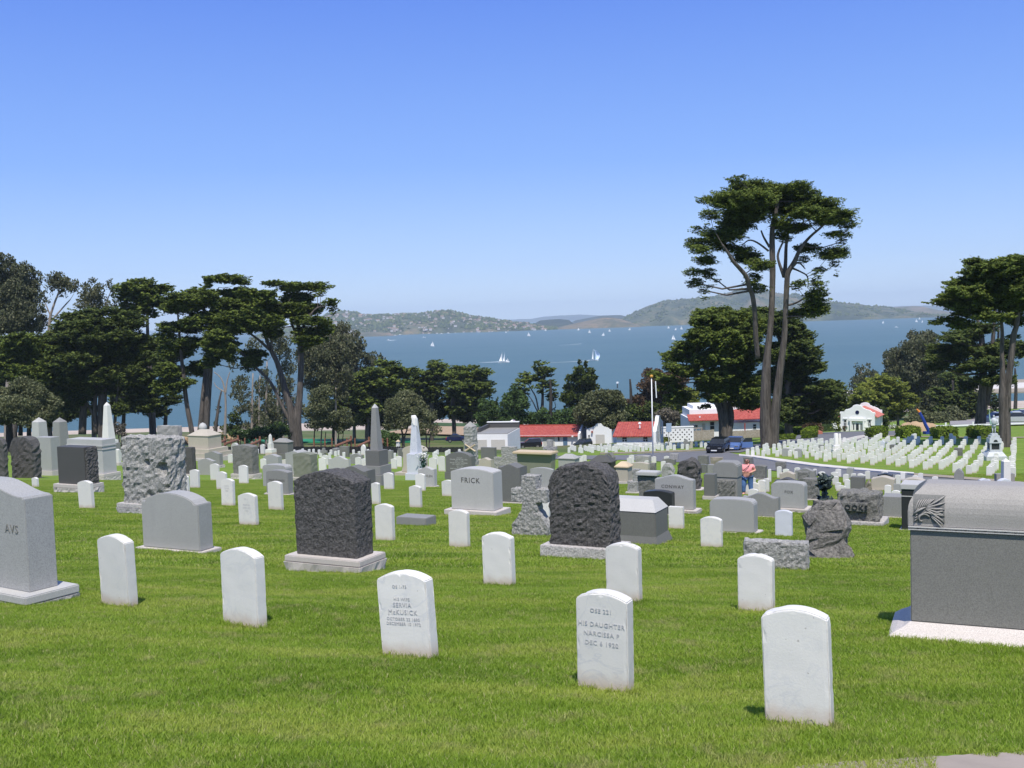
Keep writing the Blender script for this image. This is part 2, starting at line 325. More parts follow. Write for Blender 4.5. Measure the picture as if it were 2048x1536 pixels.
strip('grass_verge', [(860, 846, 852), (960, 848, 855), (1010, 850, 857)], MATS['leaf_mid'], .3, 2, 4)
# sand spit and lagoon bank at the far right
def slabsea(name, pts, z, mat, top=None):
    mb = MB(); n = len(pts); V = [(x, y, SEA-1) for x, y in pts]+[(x, y, z) for x, y in pts]
    mb.quadmesh(V, [tuple(range(n, 2*n))]+[(i, (i+1) % n, (i+1) % n+n, i+n) for i in range(n)]); return tag(mb.build(name, mat), kind='structure')
def seapt(px, py): d = ray(px, py); k = (SEA+.5)/d.z; return (d.x*k, d.y*k)
slabsea('beach', [seapt(1640, 797), seapt(1800, 791), seapt(2100, 783), seapt(2100, 757), seapt(1990, 762), seapt(1800, 775), seapt(1640, 785)], SEA+.9, MATS['path_dirt'])
slabsea('beach', [seapt(1640, 792), seapt(1800, 786), seapt(2100, 776), seapt(2100, 765), seapt(1990, 770), seapt(1800, 779), seapt(1640, 787)], SEA+1.4, MATS['kerb_concrete'])
# ---------------------------------------------------------------- far hills
def hillmat(name, a, b, c3, sc=.006):
    t = NT(name); g = t.n('NewGeometry'); P = g.outputs['Position']
    c = t.ramp(t.noise(P, sc, 6, .68, .3), [(.36, a), (.5, b), (.64, c3)]); c = t.mix(t.mapr(t.noise(P, sc*6, 4, .7), .45, .65, 0, .7), c, a)
    t.bump(t.noise(P, sc*5, 5, .7), .8, 12); return t.done(c, .95)
hillmat('hill_wooded', (.022, .036, .018), (.085, .10, .045), (.19, .15, .08)); hillmat('hill_dark', (.015, .028, .02), (.022, .038, .025), (.05, .06, .035)); hillmat('hill_tan', (.06, .07, .035), (.16, .13, .075), (.26, .18, .12))
def hill(name, sky, Y0, D, mat, seed, amp=.10, sub=8, prof=.62):
    xs = [s[0] for s in sky]; xx = np.linspace(xs[0], xs[-1], (len(xs)-1)*sub+1); yy = np.interp(xx, xs, [s[1] for s in sky]); rows = 26
    X = np.zeros((rows+6, len(xx))); Y = X*0; Z = X*0
    for i, (px, py) in enumerate(zip(xx, yy)):
        top = at(px, py, Y0+D); H = max(top.z-SEA, 1)
        for j in range(rows+6):
            tt = j/rows; yv = Y0+D*tt; s = math.sin(min(tt, 1)*math.pi/2)**prof if tt <= 1 else math.cos((tt-1)*5)
            nz = noise.fractal(Vector((px*.03+seed, tt*3, seed)), 1, 2, 5)
            edge = min(1, tt*1.5)
            X[j, i] = top.x*(yv/(Y0+D))**.5; Y[j, i] = yv+noise.noise(Vector((px*.02, seed, 0)))*D*.25*(1-min(tt, 1))
            Z[j, i] = SEA-2+H*max(0, s*(1+min(nz, .25)*amp*(1-min(1, tt)**2)*1.6))+2*min(tt, 1) + (noise.noise(Vector((px*.35, seed, 3)))*H*.018 if j >= rows-2 else 0)
    me = grid_mesh(name, X, Y, Z)
    for p in me.polygons: p.use_smooth = True
    o = mobj(name, me, mat); tag(o, kind='structure'); return X, Y, Z
hill('mountains', [(980, 643), (1010, 641), (1040, 638), (1060, 638), (1090, 633), (1120, 631), (1160, 629), (1200, 631), (1240, 634), (1300, 641)], 15000, 1500, MATS['hill_dark'], 3)
hill('mountains', [(1720, 622), (1760, 616), (1800, 612), (1850, 611), (1900, 613), (1960, 610), (2060, 606)], 14000, 1500, MATS['hill_dark'], 5)
hill('hills', [(1130, 650), (1150, 641), (1180, 635), (1205, 631), (1240, 630), (1262, 635), (1290, 645)], 7200, 700, MATS['hill_dark'], 11)
hill('hills', [(1740, 622), (1780, 615), (1830, 612), (1850, 617), (1880, 623), (1920, 628), (1990, 624), (2060, 614)], 6600, 700, MATS['hill_tan'], 9)
hill('hills', [(1052, 655), (1065, 649), (1080, 641), (1100, 639), (1120, 638), (1138, 640), (1147, 647), (1160, 655)], 5600, 300, MATS['hill_dark'], 13)
HX, HY, HZ = hill('hills', [(540, 668), (590, 650), (640, 635), (665, 628), (690, 624), (720, 627), (745, 631), (790, 630), (830, 629), (870, 625), (905, 622), (925, 627), (950, 634), (985, 637), (1010, 642), (1030, 646), (1060, 648), (1085, 652), (1110, 657)], 4850, 900, MATS['hill_wooded'], 17, .2)
hill('hills', [(640, 672), (700, 667), (735, 664), (765, 665), (785, 669), (796, 672)], 4480, 200, MATS['hill_tan'], 2, .15)
hill('hills', [(1105, 659), (1112, 655), (1150, 647), (1180, 640), (1205, 635), (1225, 635), (1245, 639), (1265, 646), (1290, 656)], 4950, 250, MATS['hill_tan'], 23, .15)
AX, AY, AZ = hill('hills', [(1190, 659), (1215, 652), (1240, 639), (1260, 629), (1290, 614), (1310, 607), (1330, 602), (1365, 599), (1400, 596), (1440, 590), (1470, 581), (1482, 578), (1500, 579), (1540, 586), (1600, 591), (1640, 601), (1660, 605), (1690, 609), (1720, 609), (1745, 614), (1765, 616), (1790, 621), (1810, 625), (1830, 630), (1860, 634), (1890, 636)], 5080, 1000, MATS['hill_wooded'], 29, .22)
# woods on the hills: uncountable
def woods(name, X, Y, Z, n, size, seed, lo=.05, dens=.5):
    rg = np.random.default_rng(seed); P = []
    R, C = X.shape; R = 27
    while len(P) < n:
        r = rg.uniform(lo, .99)*(R-2); c = rg.uniform(0, C-1.01); i, j = int(r), int(c)
        if noise.noise(Vector((j*.12, i*.25, seed))) + rg.uniform(-.3, .3) < dens-.5: continue
        a, b = r-i, c-j
        f = lambda A: A[i, j]*(1-a)*(1-b)+A[i+1, j]*a*(1-b)+A[i, j+1]*(1-a)*b+A[i+1, j+1]*a*b
        P.append((f(X), f(Y), f(Z), rg.uniform(.5, 1.3)*size))
    P = np.array(P); base = np.array([(1, 0, 0), (0, 1, 0), (-1, 0, 0), (0, -1, 0), (0, 0, 1.0), (0, 0, -.6)]); tri = np.array([(0, 1, 4), (1, 2, 4), (2, 3, 4), (3, 0, 4), (1, 0, 5), (2, 1, 5), (3, 2, 5), (0, 3, 5)])
    V = (base[None]*P[:, None, 3:4]*rg.uniform(.7, 1.3, (len(P), 6, 1))+P[:, None, :3]).reshape(-1, 3)
    Q = (tri[None]+np.arange(len(P))[:, None, None]*6).reshape(-1, 3)
    o = mobj(name, npmesh(name, V, Q), MATS['leaf_dark']); tag(o, 'dark woods covering the hillsides across the bay', 'woods', kind='stuff')
woods('hillside_woods', HX, HY, HZ, 3800, 9, 5, .04, .42); woods('hillside_woods', AX, AY, AZ, 1500, 8, 9, .04, .72)
# houses on the hillside
hm = []
for k, (wc, rc) in enumerate([((.5, .47, .44), (.28, .17, .13)), ((.38, .32, .27), (.3, .2, .15)), ((.62, .6, .58), (.2, .17, .16))]):
    b1 = plain('house_wall_%d' % k, wc, .8, .04); r1 = plain('house_roof_%d' % k, rc, .8, .1)
    mb = MB(); mb.box(-6, 6, -5, 5, -4, 4.5); me = mb.build('t', [b1, r1]).data; o = bpy.data.objects['t']; bpy.data.objects.remove(o)
    bm = bmesh.new(); bm.from_mesh(me); vs = [bm.verts.new(p) for p in ((-6.6, -5.6, 4.6), (6.6, -5.6, 4.6), (6.6, 5.6, 4.6), (-6.6, 5.6, 4.6), (-6.6, 0, 7.6), (6.6, 0, 7.6))]
    for f in ((0, 1, 5, 4), (2, 3, 4, 5), (0, 4, 3), (1, 2, 5)): fc = bm.faces.new([vs[i] for i in f]); fc.material_index = 1
    bm.to_mesh(me); bm.free(); hm.append(me)
rg = random.Random(4); cnt = 0
while cnt < 240:
    r = rg.uniform(.02, .85)**1.3*24; c = rg.uniform(.2, .965)*(HX.shape[1]-2); i, j = int(r), int(c)
    if noise.noise(Vector((j*.09, i*.3, 8))) < -.12: continue
    o = bpy.data.objects.new('hillside_house', hm[rg.choice((0, 0, 1, 2))]); COL.objects.link(o)
    o.location = (HX[i, j]+rg.uniform(-8, 8), HY[i, j]-4, HZ[i, j]+3); s = rg.uniform(.45, 1.15); o.scale = (s*rg.uniform(.8, 1.5), s, s*rg.uniform(.8, 1.1)); o.rotation_euler = (0, 0, rg.uniform(-.6, .6))
    hp_ = 1024+F*Vector((HX[i, j], HY[i, j], HZ[i, j])).dot(Rt)/Vector((HX[i, j], HY[i, j], HZ[i, j])).dot(Fw); lo_ = 'low by the water' if i < 7 else 'halfway up' if i < 15 else 'high up'
    tag(o, 'tiny house %s on the far hillside, %s' % (lo_, 'at its left end' if hp_ < 760 else 'left of its summit' if hp_ < 880 else 'under its summit' if hp_ < 960 else 'on its right slope'), 'house', 'houses on the hillside across the bay'); cnt += 1
# ---------------------------------------------------------------- boats
def seaat(px, py): d = ray(px, py); k = SEA/d.z; return Vector((d.x*k, d.y*k, SEA))
def hullmesh(L, B, H):
    mb = MB(); n = 9; V = []
    for i in range(n):
        u = i/(n-1); w = B/2*math.sin(math.pi*min(1, u*.92+.16))**.6 if u < .98 else .05; sh = H*(1+.25*(u-.4)**2*2)
        V += [(L*(u-.5), -w, sh), (L*(u-.5), -w*.55, 0), (L*(u-.5), 0, -H*.4), (L*(u-.5), w*.55, 0), (L*(u-.5), w, sh)]
    Fc = [(i*5+k, (i+1)*5+k, (i+1)*5+k+1, i*5+k+1) for i in range(n-1) for k in range(4)]+[(i*5, i*5+4, (i+1)*5+4, (i+1)*5) for i in range(n-1)]+[(0, 1, 2, 3, 4), tuple((n-1)*5+k for k in (4, 3, 2, 1, 0))]
    mb.quadmesh(V, Fc); return mb
def sailtri(mb, a, b, c, belly, thick=.05):
    a, b, c = Vector(a), Vector(b), Vector(c); n = 6; idx = {}; V = []; 
    for i in range(n+1):
        for j in range(n+1-i):
            u, v = i/n, j/n; p = a*(1-u-v)+b*u+c*v; p.y += belly*math.sin(math.pi*min(1, (1-u-v)+.1))*4*v*(1-v) if True else 0
            idx[i, j] = len(V); V.append(tuple(p))
    Fc = []
    for i in range(n):
        for j in range(n-i):
            Fc.append((idx[i, j], idx[i+1, j], idx[i, j+1]))
            if j < n-i-1: Fc.append((idx[i+1, j], idx[i+1, j+1], idx[i, j+1]))
    mb.quadmesh(V, Fc)
def sailboat(px, py, hpx, label, face=1, lean=0, group='sailing boats out on the bay'):
    p = seaat(px, py); H = hpx/F*p.y; L = H*.75
    t = thing('sailboat', label, 'sailboat', p, 0, group); t.rotation_euler = (0, R_(lean), R_(random.uniform(-25, 25)))
    if face < 0: t.scale = (-1, 1, 1)
    hullmesh(L, L*.28, L*.09).build('hull', MATS['white_paint'], t); MB().tube([(0, 0, 0), (0, 0, H)], [H*.008, H*.004], 6).build('mast', MATS['pole_grey'], t)
    mb = MB(); sailtri(mb, (-.02*L, 0, H*.97), (-.02*L, 0, H*.14), (-.46*L, 0, H*.14), .03*L); mb.build('mainsail', MATS['sail'], t)
    mb = MB(); sailtri(mb, (.03*L, 0, H*.82), (.48*L, 0, H*.1), (.05*L, 0, H*.13), .04*L); mb.build('foresail', MATS['sail'], t)
B_ = [(864.6, 693, 11, 'lone leaning sailboat left of the schooner on open water', 1, 9), (1057.6, 672.5, 9, 'white sailboat on the water above and right of the schooner', 1, 0), (1012, 665.5, 4, 'tiny sailboat near the shore left of the wooded point', 1, 0), (1091, 662, 5, 'small sailboat just off the dark wooded point', 1, 0),
 (1157, 661, 6, 'small upright sailboat off the tan headland', -1, 0), (1179, 666, 7, 'sailboat off the tan headland, lower of the two there', 1, 0), (1206, 672, 8, 'sailboat leaning hard, above the spinnaker yacht', -1, 14), (1219, 663.5, 6, 'small sailboat by the white sheds of the island shore', 1, 5), (1259, 660.5, 6, 'small leaning sailboat under the island slope', -1, 9),
 (1337, 657, 6, 'leftmost of three small sailboats left of the round cypress top', 1, 0), (1351, 660.5, 6, 'middle leaning one of three small sailboats beside the cypress', -1, 12), (1363, 659, 7, 'rightmost of three small sailboats beside the cypress', 1, 0), (1347, 680, 11, 'white sailboat with a red stripe just left of the cypress crown', 1, 0),
 (1766, 647, 6, 'small sailboat alone between the tall tree and the right cypress', -1, 6), (1833, 644.5, 7, 'larger of the sailboats left of the right cypress', 1, 0), (1839, 639, 5, 'farther sailboat close behind another by the right cypress', 1, 0), (1844.6, 645, 5, 'dim sailboat nearest the right cypress foliage', -1, 8)]
for b in B_: sailboat(*b)
def motorboat(px, py, lpx, label):
    p = seaat(px, py); L = lpx/F*p.y; t = thing('motorboat', label, 'motorboat', p, R_(random.uniform(-15, 15)), 'motorboats near the far shore')
    hullmesh(L, L*.3, L*.12).build('hull', MATS['white_paint'], t); MB().frus((-.25*L, .12*L, -.1*L, .1*L, L*.12), (-.2*L, .02*L, -.08*L, .08*L, L*.28)).build('cabin', MATS['white_paint'], t)
motorboat(777, 681, 7, 'white motorboat trailing a short wake near the left shore'); motorboat(848, 675.5, 7, 'white boat with a cabin right of the wake-trailing motorboat'); motorboat(1793, 655, 7, 'white motorboat on the open water at right')
for x, y, l in ((883, 668, 6), (897, 667, 7), (911, 666, 4), (790, 671, 5), (800, 670, 6), (812, 669, 5), (824, 668, 5), (966, 663, 6), (972, 662.5, 6), (990, 663, 3)): motorboat(x, y, l, 'small white boat moored along the far shoreline')
# schooner
p = seaat(1008, 725); k = p.y/F; t = thing('schooner', 'white two-masted schooner under sail with a white wake', 'schooner', p, 0)
L = 22*k; hullmesh(L, L*.2, L*.09).build('hull', MATS['white_paint'], t)
for mx, mh in ((-3.5*k, 22*k), (1.7*k, 20*k)): MB().tube([(mx, 0, 0), (mx, 0, mh)], [.25, .12], 6).build('mast', MATS['pole_grey'], t)
mb = MB(); sailtri(mb, (-3.6*k, 0, 19*k), (-3.6*k, 0, 2.8*k), (-10*k, 0, 3.2*k), 1.2); mb.build('mainsail', MATS['sail'], t)
mb = MB(); sailtri(mb, (1.5*k, 0, 17*k), (1.5*k, 0, 2.8*k), (-2.2*k, 0, 3*k), .8); mb.build('foresail', MATS['sail'], t)
mb = MB(); sailtri(mb, (2.6*k, 0, 16*k), (10.5*k, 0, 2.5*k), (7.5*k, 0, 5*k), .8); mb.build('jib', MATS['sail'], t)
mb = MB(); sailtri(mb, (4.5*k, 0, 6*k), (9*k, 0, 2.2*k), (4*k, 0, 2.5*k), .5); mb.build('staysail', MATS['sail'], t)
# spinnaker yacht
p = seaat(1187, 721); k = p.y/F; t = thing('racing_yacht', 'white yacht with a big curved pale blue spinnaker', 'yacht', p, 0)
L = 20*k; hullmesh(L, L*.2, L*.07).build('hull', MATS['white_paint'], t); MB().tube([(0, 0, 0), (-.3*k, 0, 23*k)], [.2, .1], 6).build('mast', MATS['pole_grey'], t)
mb = MB(); sailtri(mb, (-.3*k, 0, 22*k), (-.2*k, 0, 3*k), (-3*k, 0, 3*k), .6); mb.build('mainsail', MATS['sail'], t)
mb = MB(); n = 10; V = []
for i in range(n+1):
    for j in range(n+1):
        u, v = i/n, j/n; w = math.sin(math.pi*(.12+.88*u))**.5 if u < 1 else 0; V.append((.3*k+u**.0*(2+9.5*w*v+1.5*w)*k*(1 if u < .97 else .2), (math.sin(v*math.pi)*3)*w, (2+20.5*u)*k-v*u*2*k))
mb.quadmesh(V, [(i*(n+1)+j, i*(n+1)+j+1, (i+1)*(n+1)+j+1, (i+1)*(n+1)+j) for i in range(n) for j in range(n)]); plain('spinnaker', (.62, .72, .85), .6, .05); mb.build('spinnaker', MATS['spinnaker'], t)
plain('wake_foam', (.42, .50, .53), .8)
def wake(pts, wpx, label):
    mb = MB(); V = []
    for i, (x, y) in enumerate(pts):
        a = seaat(x, y-wpx/2*(i+1)/len(pts)); b = seaat(x, y+wpx/2*(i+1)/len(pts)); V += [(a.x, a.y, SEA+.15), (b.x, b.y, SEA+.15)]
    mb.quadmesh(V, [(2*i, 2*i+1, 2*i+3, 2*i+2) for i in range(len(pts)-1)]); o = mb.build('wake', MATS['wake_foam']); tag(o, label, 'wake', kind='stuff')
wake([(958, 725.6), (975, 724.9), (990, 724.2), (1000, 723.8)], 1.5, 'white foam trail behind the schooner'); wake([(1100, 725.5), (1130, 724.3), (1160, 722.6), (1178, 721.5)], 1.0, 'white foam trail behind the spinnaker yacht')
wake([(1118, 690.8), (1140, 689.5), (1163, 687.6)], .6, 'faint foam streak on open water'); wake([(793, 680), (785, 680.5), (779, 681)], 1.4, 'short foam trail behind the motorboat')
p = seaat(1235, 776); k = p.y/F; t = thing('channel_marker', 'dark channel marker post with a pale top standing in the water', 'channel marker', p)
MB().tube([(0, 0, -1), (0, 0, 9*k)], [.45, .4], 8).build('post', MATS['bark_dark'], t); MB().box(-2*k, 2*k, -.6, .6, 9*k, 12.5*k).build('board', MATS['white_paint'], t, .1)
# ================================================================ TREES
NL = [0]; TR = np.random.default_rng(21)
def leafcloud(blobs, Y, style, leafpx, dens, spread, seed, sc, ox, oy):
    """blobs in zoomed pixels -> many small leaf faces filling flattened pads around each blob, all in metres"""
    rg = np.random.default_rng(seed); k = Y/F
    B = np.array([(ox+b[0]/sc, oy+b[1]/sc, b[2]/sc, b[3]/sc*1.2) for b in blobs]); xc = (B[:, 0].min()+B[:, 0].max())/2; hw = (B[:, 0].max()-B[:, 0].min())/2+8
    Vs = []; cents = []; xw = at(xc, B[:, 1].mean(), Y).x
    for (cx, cy, rx, ry) in B:
        c0 = at(cx, cy, Y); dep = rg.uniform(-1, 1)*math.sqrt(max(.05, 1-((cx-xc)/hw)**2))*hw*k*spread
        cents.append((c0.x, c0.y+dep, c0.z, rx*k, ry*k))
        if style == 'round': npad = int(max(7, rx*ry*.085)); pr = (.36, .62)
        elif style == 'euc': npad = int(max(8, rx*ry*.12)); pr = (.22, .44)
        else: npad = int(max(14, rx*ry*.26)); pr = (.15, .44)
        a = rg.uniform(0, 2*math.pi, npad); r = np.sqrt(rg.uniform(0, 1, npad)); e = rg.uniform(-1, 1, npad)
        pcx = c0.x+np.cos(a)*r*rx*k*.86; pcz = c0.z+np.sin(a)*r*ry*k*.86; pcy = c0.y+dep+e*min(rx, 3.5*ry)*k*.8
        prad = rg.uniform(*pr, npad)*min(rx, 2.6*ry)*k
        for i in range(npad):
            n = int(max(8, dens*(prad[i]/k)**2*{'cyp':4.2,'spiky':3.3,'euc':2.6,'round':3.6}[style]/(leafpx**2*.35)))
            ph = rg.uniform(0, 2*math.pi, n); rr = np.sqrt(rg.uniform(0, 1, n))
            if style in ('cyp', 'spiky'):
                x = np.cos(ph)*rr*prad[i]; y = np.sin(ph)*rr*prad[i]; tl = rg.normal(0, .22, 2); z = (1-rr**2)*prad[i]*.50*rg.uniform(-.35, 1, n)-prad[i]*.08 + rg.normal(0, .07, n)*prad[i] + x*tl[0]+y*tl[1]; z = z-np.where(rg.random(n) < .12, rg.uniform(0, .5, n)*prad[i], 0)
                if style == 'cyp':
                    al = math.atan2(pcy[i]-c0.y-dep*.0, pcx[i]-xw)+rg.normal(0, .5); ca, sa = math.cos(al), math.sin(al); x, y = x*1.75, y*.62; z = z+np.maximum(x/prad[i], 0)**2*prad[i]*rg.uniform(.02, .22); x, y = x*ca-y*sa, x*sa+y*ca
                out = np.stack([np.cos(ph), np.sin(ph), rg.uniform(-.15, .55, n) if style == 'cyp' else rg.uniform(.4, 1.6, n)], 1)
                nr = np.stack([rg.normal(0, .6, n), rg.normal(-.35, .6, n), np.ones(n)], 1)
            elif style == 'euc':
                u = rg.normal(0, 1, (n, 3)); u /= np.linalg.norm(u, axis=1)[:, None]; q = rg.uniform(.3, 1, n)**.5
                x, y, z = (u*q[:, None]*prad[i]).T; z = z*.95
                out = np.stack([rg.normal(0, .5, n), rg.normal(0, .5, n), -rg.uniform(.2, 1.2, n)], 1); nr = rg.normal(0, 1, (n, 3)); nr[:, 2] += .5
            else:
                u = rg.normal(0, 1, (n, 3)); u /= np.linalg.norm(u, axis=1)[:, None]; q = rg.uniform(.35, 1, n)**.4
                x, y, z = (u*q[:, None]*prad[i]).T; z = z*.75
                out = u*.7+rg.normal(0, .5, (n, 3)); nr = u+rg.normal(0, .5, (n, 3))
            out /= np.linalg.norm(out, axis=1)[:, None]; b = np.cross(nr, out); b /= (np.linalg.norm(b, axis=1)[:, None]+1e-9)
            L = leafpx*k*rg.uniform(.6, 1.5, n)[:, None]; W = L*(.34 if style != 'euc' else .30)
            c = np.stack([pcx[i]+x, pcy[i]+y, pcz[i]+z], 1)
            Vs.append(np.stack([c-out*L*.45, c+b*W-out*L*.05, c+out*L*.55, c-b*W-out*L*.05], 1))
    V = np.concatenate(Vs); return V.reshape(-1, 3), cents
def tree(name, label, group, sc, ox, oy, base, trunks, blobs, style='cyp', mat='leaf_cypress', barkm='bark_grey', leafpx=4.2, dens=1.5, spread=.6, Y=None, limbs=.8, jit=.05, cat='tree'):
    """trunks: list of [(x,y,r),...] in zoomed pixels from the ground up"""
    bp = (ox+base[0]/sc, oy+base[1]/sc); P = hit(*bp)
    if Y is None: Y = P.y
    k = Y/F; p0 = at(bp[0], bp[1], Y); gz = G(p0.x, Y); seed = int(abs(bp[0]*7+bp[1]*3)) % 9999
    t = thing(name, label, cat, (p0.x, Y, gz), 0, group); off = Vector((p0.x, Y, gz)); rg = random.Random(seed)
    V, cents = leafcloud(blobs, Y, style, leafpx, dens, spread, seed, sc, ox, oy)
    NL[0] += len(V)//4; V = V-np.array(off)[None]; Q = np.arange(len(V)).reshape(-1, 4)
    mobj('crown', npmesh('crown', V, Q), MATS[mat], t)
    mb = MB(); nodes = []
    for ti, tr in enumerate(trunks):
        pts = []; dy = rg.uniform(-.5, .5) if ti else 0
        for j, (x, y, r) in enumerate(tr):
            q = at(ox+x/sc, oy+y/sc, Y)-off; q.y += dy*j*.8; 
            if j == 0 and ti == 0: q.z -= 0
            pts.append((q, r/sc*k))
        if pts[0][0].z < 1.5 or ti == 0:
            q0 = pts[0][0].copy(); q0.z = -.6; pts.insert(0, (q0, pts[0][1]*1.18))
        # smooth subdivision
        PP, RR = [], []
        for j in range(len(pts)-1):
            a = pts[max(j-1, 0)]; b = pts[j]; c = pts[j+1]; d = pts[min(j+2, len(pts)-1)]
            for s in range(4):
                u = s/4; pos = .5*((2*b[0])+(c[0]-a[0])*u+(2*a[0]-5*b[0]+4*c[0]-d[0])*u*u+(3*b[0]-a[0]-3*c[0]+d[0])*u**3)
                PP.append(pos); RR.append(b[1]*(1-u)+c[1]*u)
        PP.append(pts[-1][0]); RR.append(pts[-1][1]); mb.tube(PP, RR, 12 if RR[0] > .35 else 8, jit*2.2 if RR[0] > .4 else jit)
        nodes += [(p, r) for p, r in zip(PP, RR)]
    if limbs:
        for (cx, cy, cz, rx, rz) in cents:
            if rg.random() > limbs: continue
            c = Vector((cx, cy, cz))-off
            best = min(nodes, key=lambda n: (n[0]-c).length+max(0, n[0].z-c.z+rx*.3)*2.5+(3 if n[0].z < 1 else 0)) if nodes else None
            if best is None: continue
            a, r0 = best; r0 = min(r0*.5, .022*(c-a).length+.03); mid = (a+c)/2+Vector((rg.uniform(-.08, .08), rg.uniform(-.05, .05), -.10))*(c-a).length
            mb.tube([a, mid, c, c+(c-a)*.15+Vector((rg.uniform(-.4, .4)*rx, 0, rz*.4))], [r0, r0*.75, r0*.45, r0*.15], 6)
            for s in (-1, 1): mb.tube([c-(c-mid)*.3, c+Vector((s*rx*.55, rg.uniform(-.3, .3)*rx, rz*.35))], [r0*.4, r0*.12], 4)
    mb.build('trunk', MATS[barkm], t, smooth=True); return t
GC = 'Monterey cypresses around the cemetery'; GE = 'eucalyptus trees at the left edge'; GB = 'trees between the cemetery and the bay'
# tall cypress right of centre
Z1 = (5.12, 1340, 340)
tree('cypress_tree', 'tallest cypress with two bare grey trunks and a wide windswept crown', GC, *Z1, (1000, 2843),
 [[(1000, 2843, 78), (975, 2500, 56), (985, 2080, 42), (1003, 1850, 34), (1035, 1530, 31), (1050, 1100, 30), (1045, 800, 27), (1050, 600, 23), (1090, 400, 20), (1110, 270, 12)],
  [(1055, 2843, 64), (1070, 2500, 46), (1112, 2080, 34), (1152, 1750, 29), (1160, 1500, 27), (1168, 1200, 28), (1175, 1060, 24), (1235, 950, 22), (1290, 820, 18), (1380, 700, 14), (1500, 590, 11), (1570, 500, 6)],
  [(1172, 1100, 26), (1190, 950, 19), (1200, 800, 17), (1215, 700, 14), (1245, 600, 9)], [(1165, 1080, 20), (1110, 930, 13), (1105, 850, 12), (1150, 740, 9)],
  [(900, 1930, 26), (868, 1680, 26), (850, 1480, 25), (815, 1290, 24), (770, 1200, 23), (735, 1100, 22), (650, 1010, 20), (590, 960, 17), (530, 880, 14), (460, 790, 9)],
  [(1235, 1020, 14), (1320, 945, 9), (1400, 1010, 5)], [(1250, 1005, 12), (1330, 1040, 8), (1400, 1090, 7), (1405, 1200, 5)], [(1180, 1390, 12), (1290, 1360, 9), (1400, 1290, 6)], [(1010, 830, 11), (900, 740, 9), (820, 715, 7), (750, 780, 4)], [(1020, 790, 13), (960, 690, 10), (930, 620, 8)]],
 [(640,120,90,35),(850,170,180,70),(1050,200,200,90),(1270,190,150,60),(1380,130,90,25),(1200,320,240,80),(850,320,220,80),(560,340,190,70),(360,310,90,32),(480,430,110,45),(540,230,45,45),(750,450,190,70),(700,560,170,60),(600,670,140,55),(430,570,50,50),(310,600,70,40),(450,680,140,55),(310,740,130,45),(290,830,110,45),(560,760,120,50),(380,920,110,50),(250,1040,90,40),(430,1050,90,50),(280,1150,90,45),(350,1230,55,50),(340,1320,35,28),(540,1120,45,25),(480,1180,45,20),(700,810,150,35),(830,880,150,50),(880,990,120,50),(820,960,90,45),(920,1110,90,60),(900,1210,100,45),(860,1150,70,30),
  (1400,270,120,55),(1450,390,220,75),(1620,410,160,55),(1600,510,190,60),(1770,580,110,30),(1300,470,150,50),(1250,590,150,50),(1150,650,90,45),(1200,700,80,40),(1630,680,110,35),(1730,740,55,45),(1500,780,130,45),(1600,860,150,50),(1800,880,75,20),(1420,900,70,45),(1690,950,55,55),(1660,1065,28,35),(1520,1020,80,25),(1450,1100,55,75),(1250,1170,80,40),(1350,1200,55,35),(1450,1220,85,80),(1480,1320,105,85),(1450,1430,140,75),(1540,1420,80,30),(1290,1480,110,45),(1100,530,120,50),(980,440,110,50)],
 leafpx=3.4, dens=.75, spread=.5, limbs=.5)
Z2 = (4.267, 1240, 600)
tree('cypress_tree', 'broad cypress with a domed crown over the two parked cars', GC, *Z2, (888, 1215),
 [[(888, 1215, 46), (885, 1100, 42), (880, 1000, 40), (840, 900, 24), (760, 800, 16), (700, 720, 13), (640, 620, 11), (560, 560, 7)], [(900, 1150, 36), (895, 1000, 32), (890, 850, 26), (890, 600, 18), (900, 400, 12), (880, 200, 6)], [(925, 1150, 34), (950, 1000, 28), (950, 870, 20), (1010, 700, 12), (1080, 560, 8)]],
 [(870,120,210,45),(720,190,130,55),(960,200,190,75),(640,300,120,55),(790,320,170,65),(1000,330,150,75),(570,400,110,45),(640,400,90,45),(520,490,120,45),(430,570,75,38),(320,640,70,26),(560,600,110,45),(700,510,120,55),(850,470,150,65),(1020,470,150,75),(1180,440,100,38),(1290,475,110,35),(760,640,120,55),(900,640,150,55),(1050,600,120,55),(850,740,170,55),(990,740,150,55),(1090,700,90,55),(900,830,150,45),(1050,830,120,45),(800,820,80,35),(1130,790,80,45),(430,740,90,40),(480,830,100,45),(1120,900,110,35),(760,930,70,18),(420,680,90,30)], leafpx=4.0, dens=1.55, spread=.5)
tree('cypress_tree', 'dark dense cypress directly behind the tallest trunks', GC, *Z2, (1440, 1120),
 [[(1440, 1120, 36), (1430, 900, 30), (1420, 500, 22), (1300, 200, 10)]],
 [(1190,115,120,45),(1260,200,150,75),(1440,250,120,75),(1550,330,120,55),(1480,430,140,75),(1640,460,90,55),(1600,560,120,55),(1450,600,120,80),(1540,680,120,55),(1420,740,100,75),(1500,800,140,55),(1640,740,130,35),(1790,720,120,30),(1750,800,130,45),(1620,860,140,55),(1450,900,140,75),(1600,960,140,55),(1780,880,110,55),(1700,1000,110,45),(1500,1020,90,38),(1850,760,60,35),(1340,960,90,60),(1280,700,120,90),(1300,450,110,90)], mat='leaf_dark', leafpx=4.0, dens=1.5, spread=.45, Y=150)
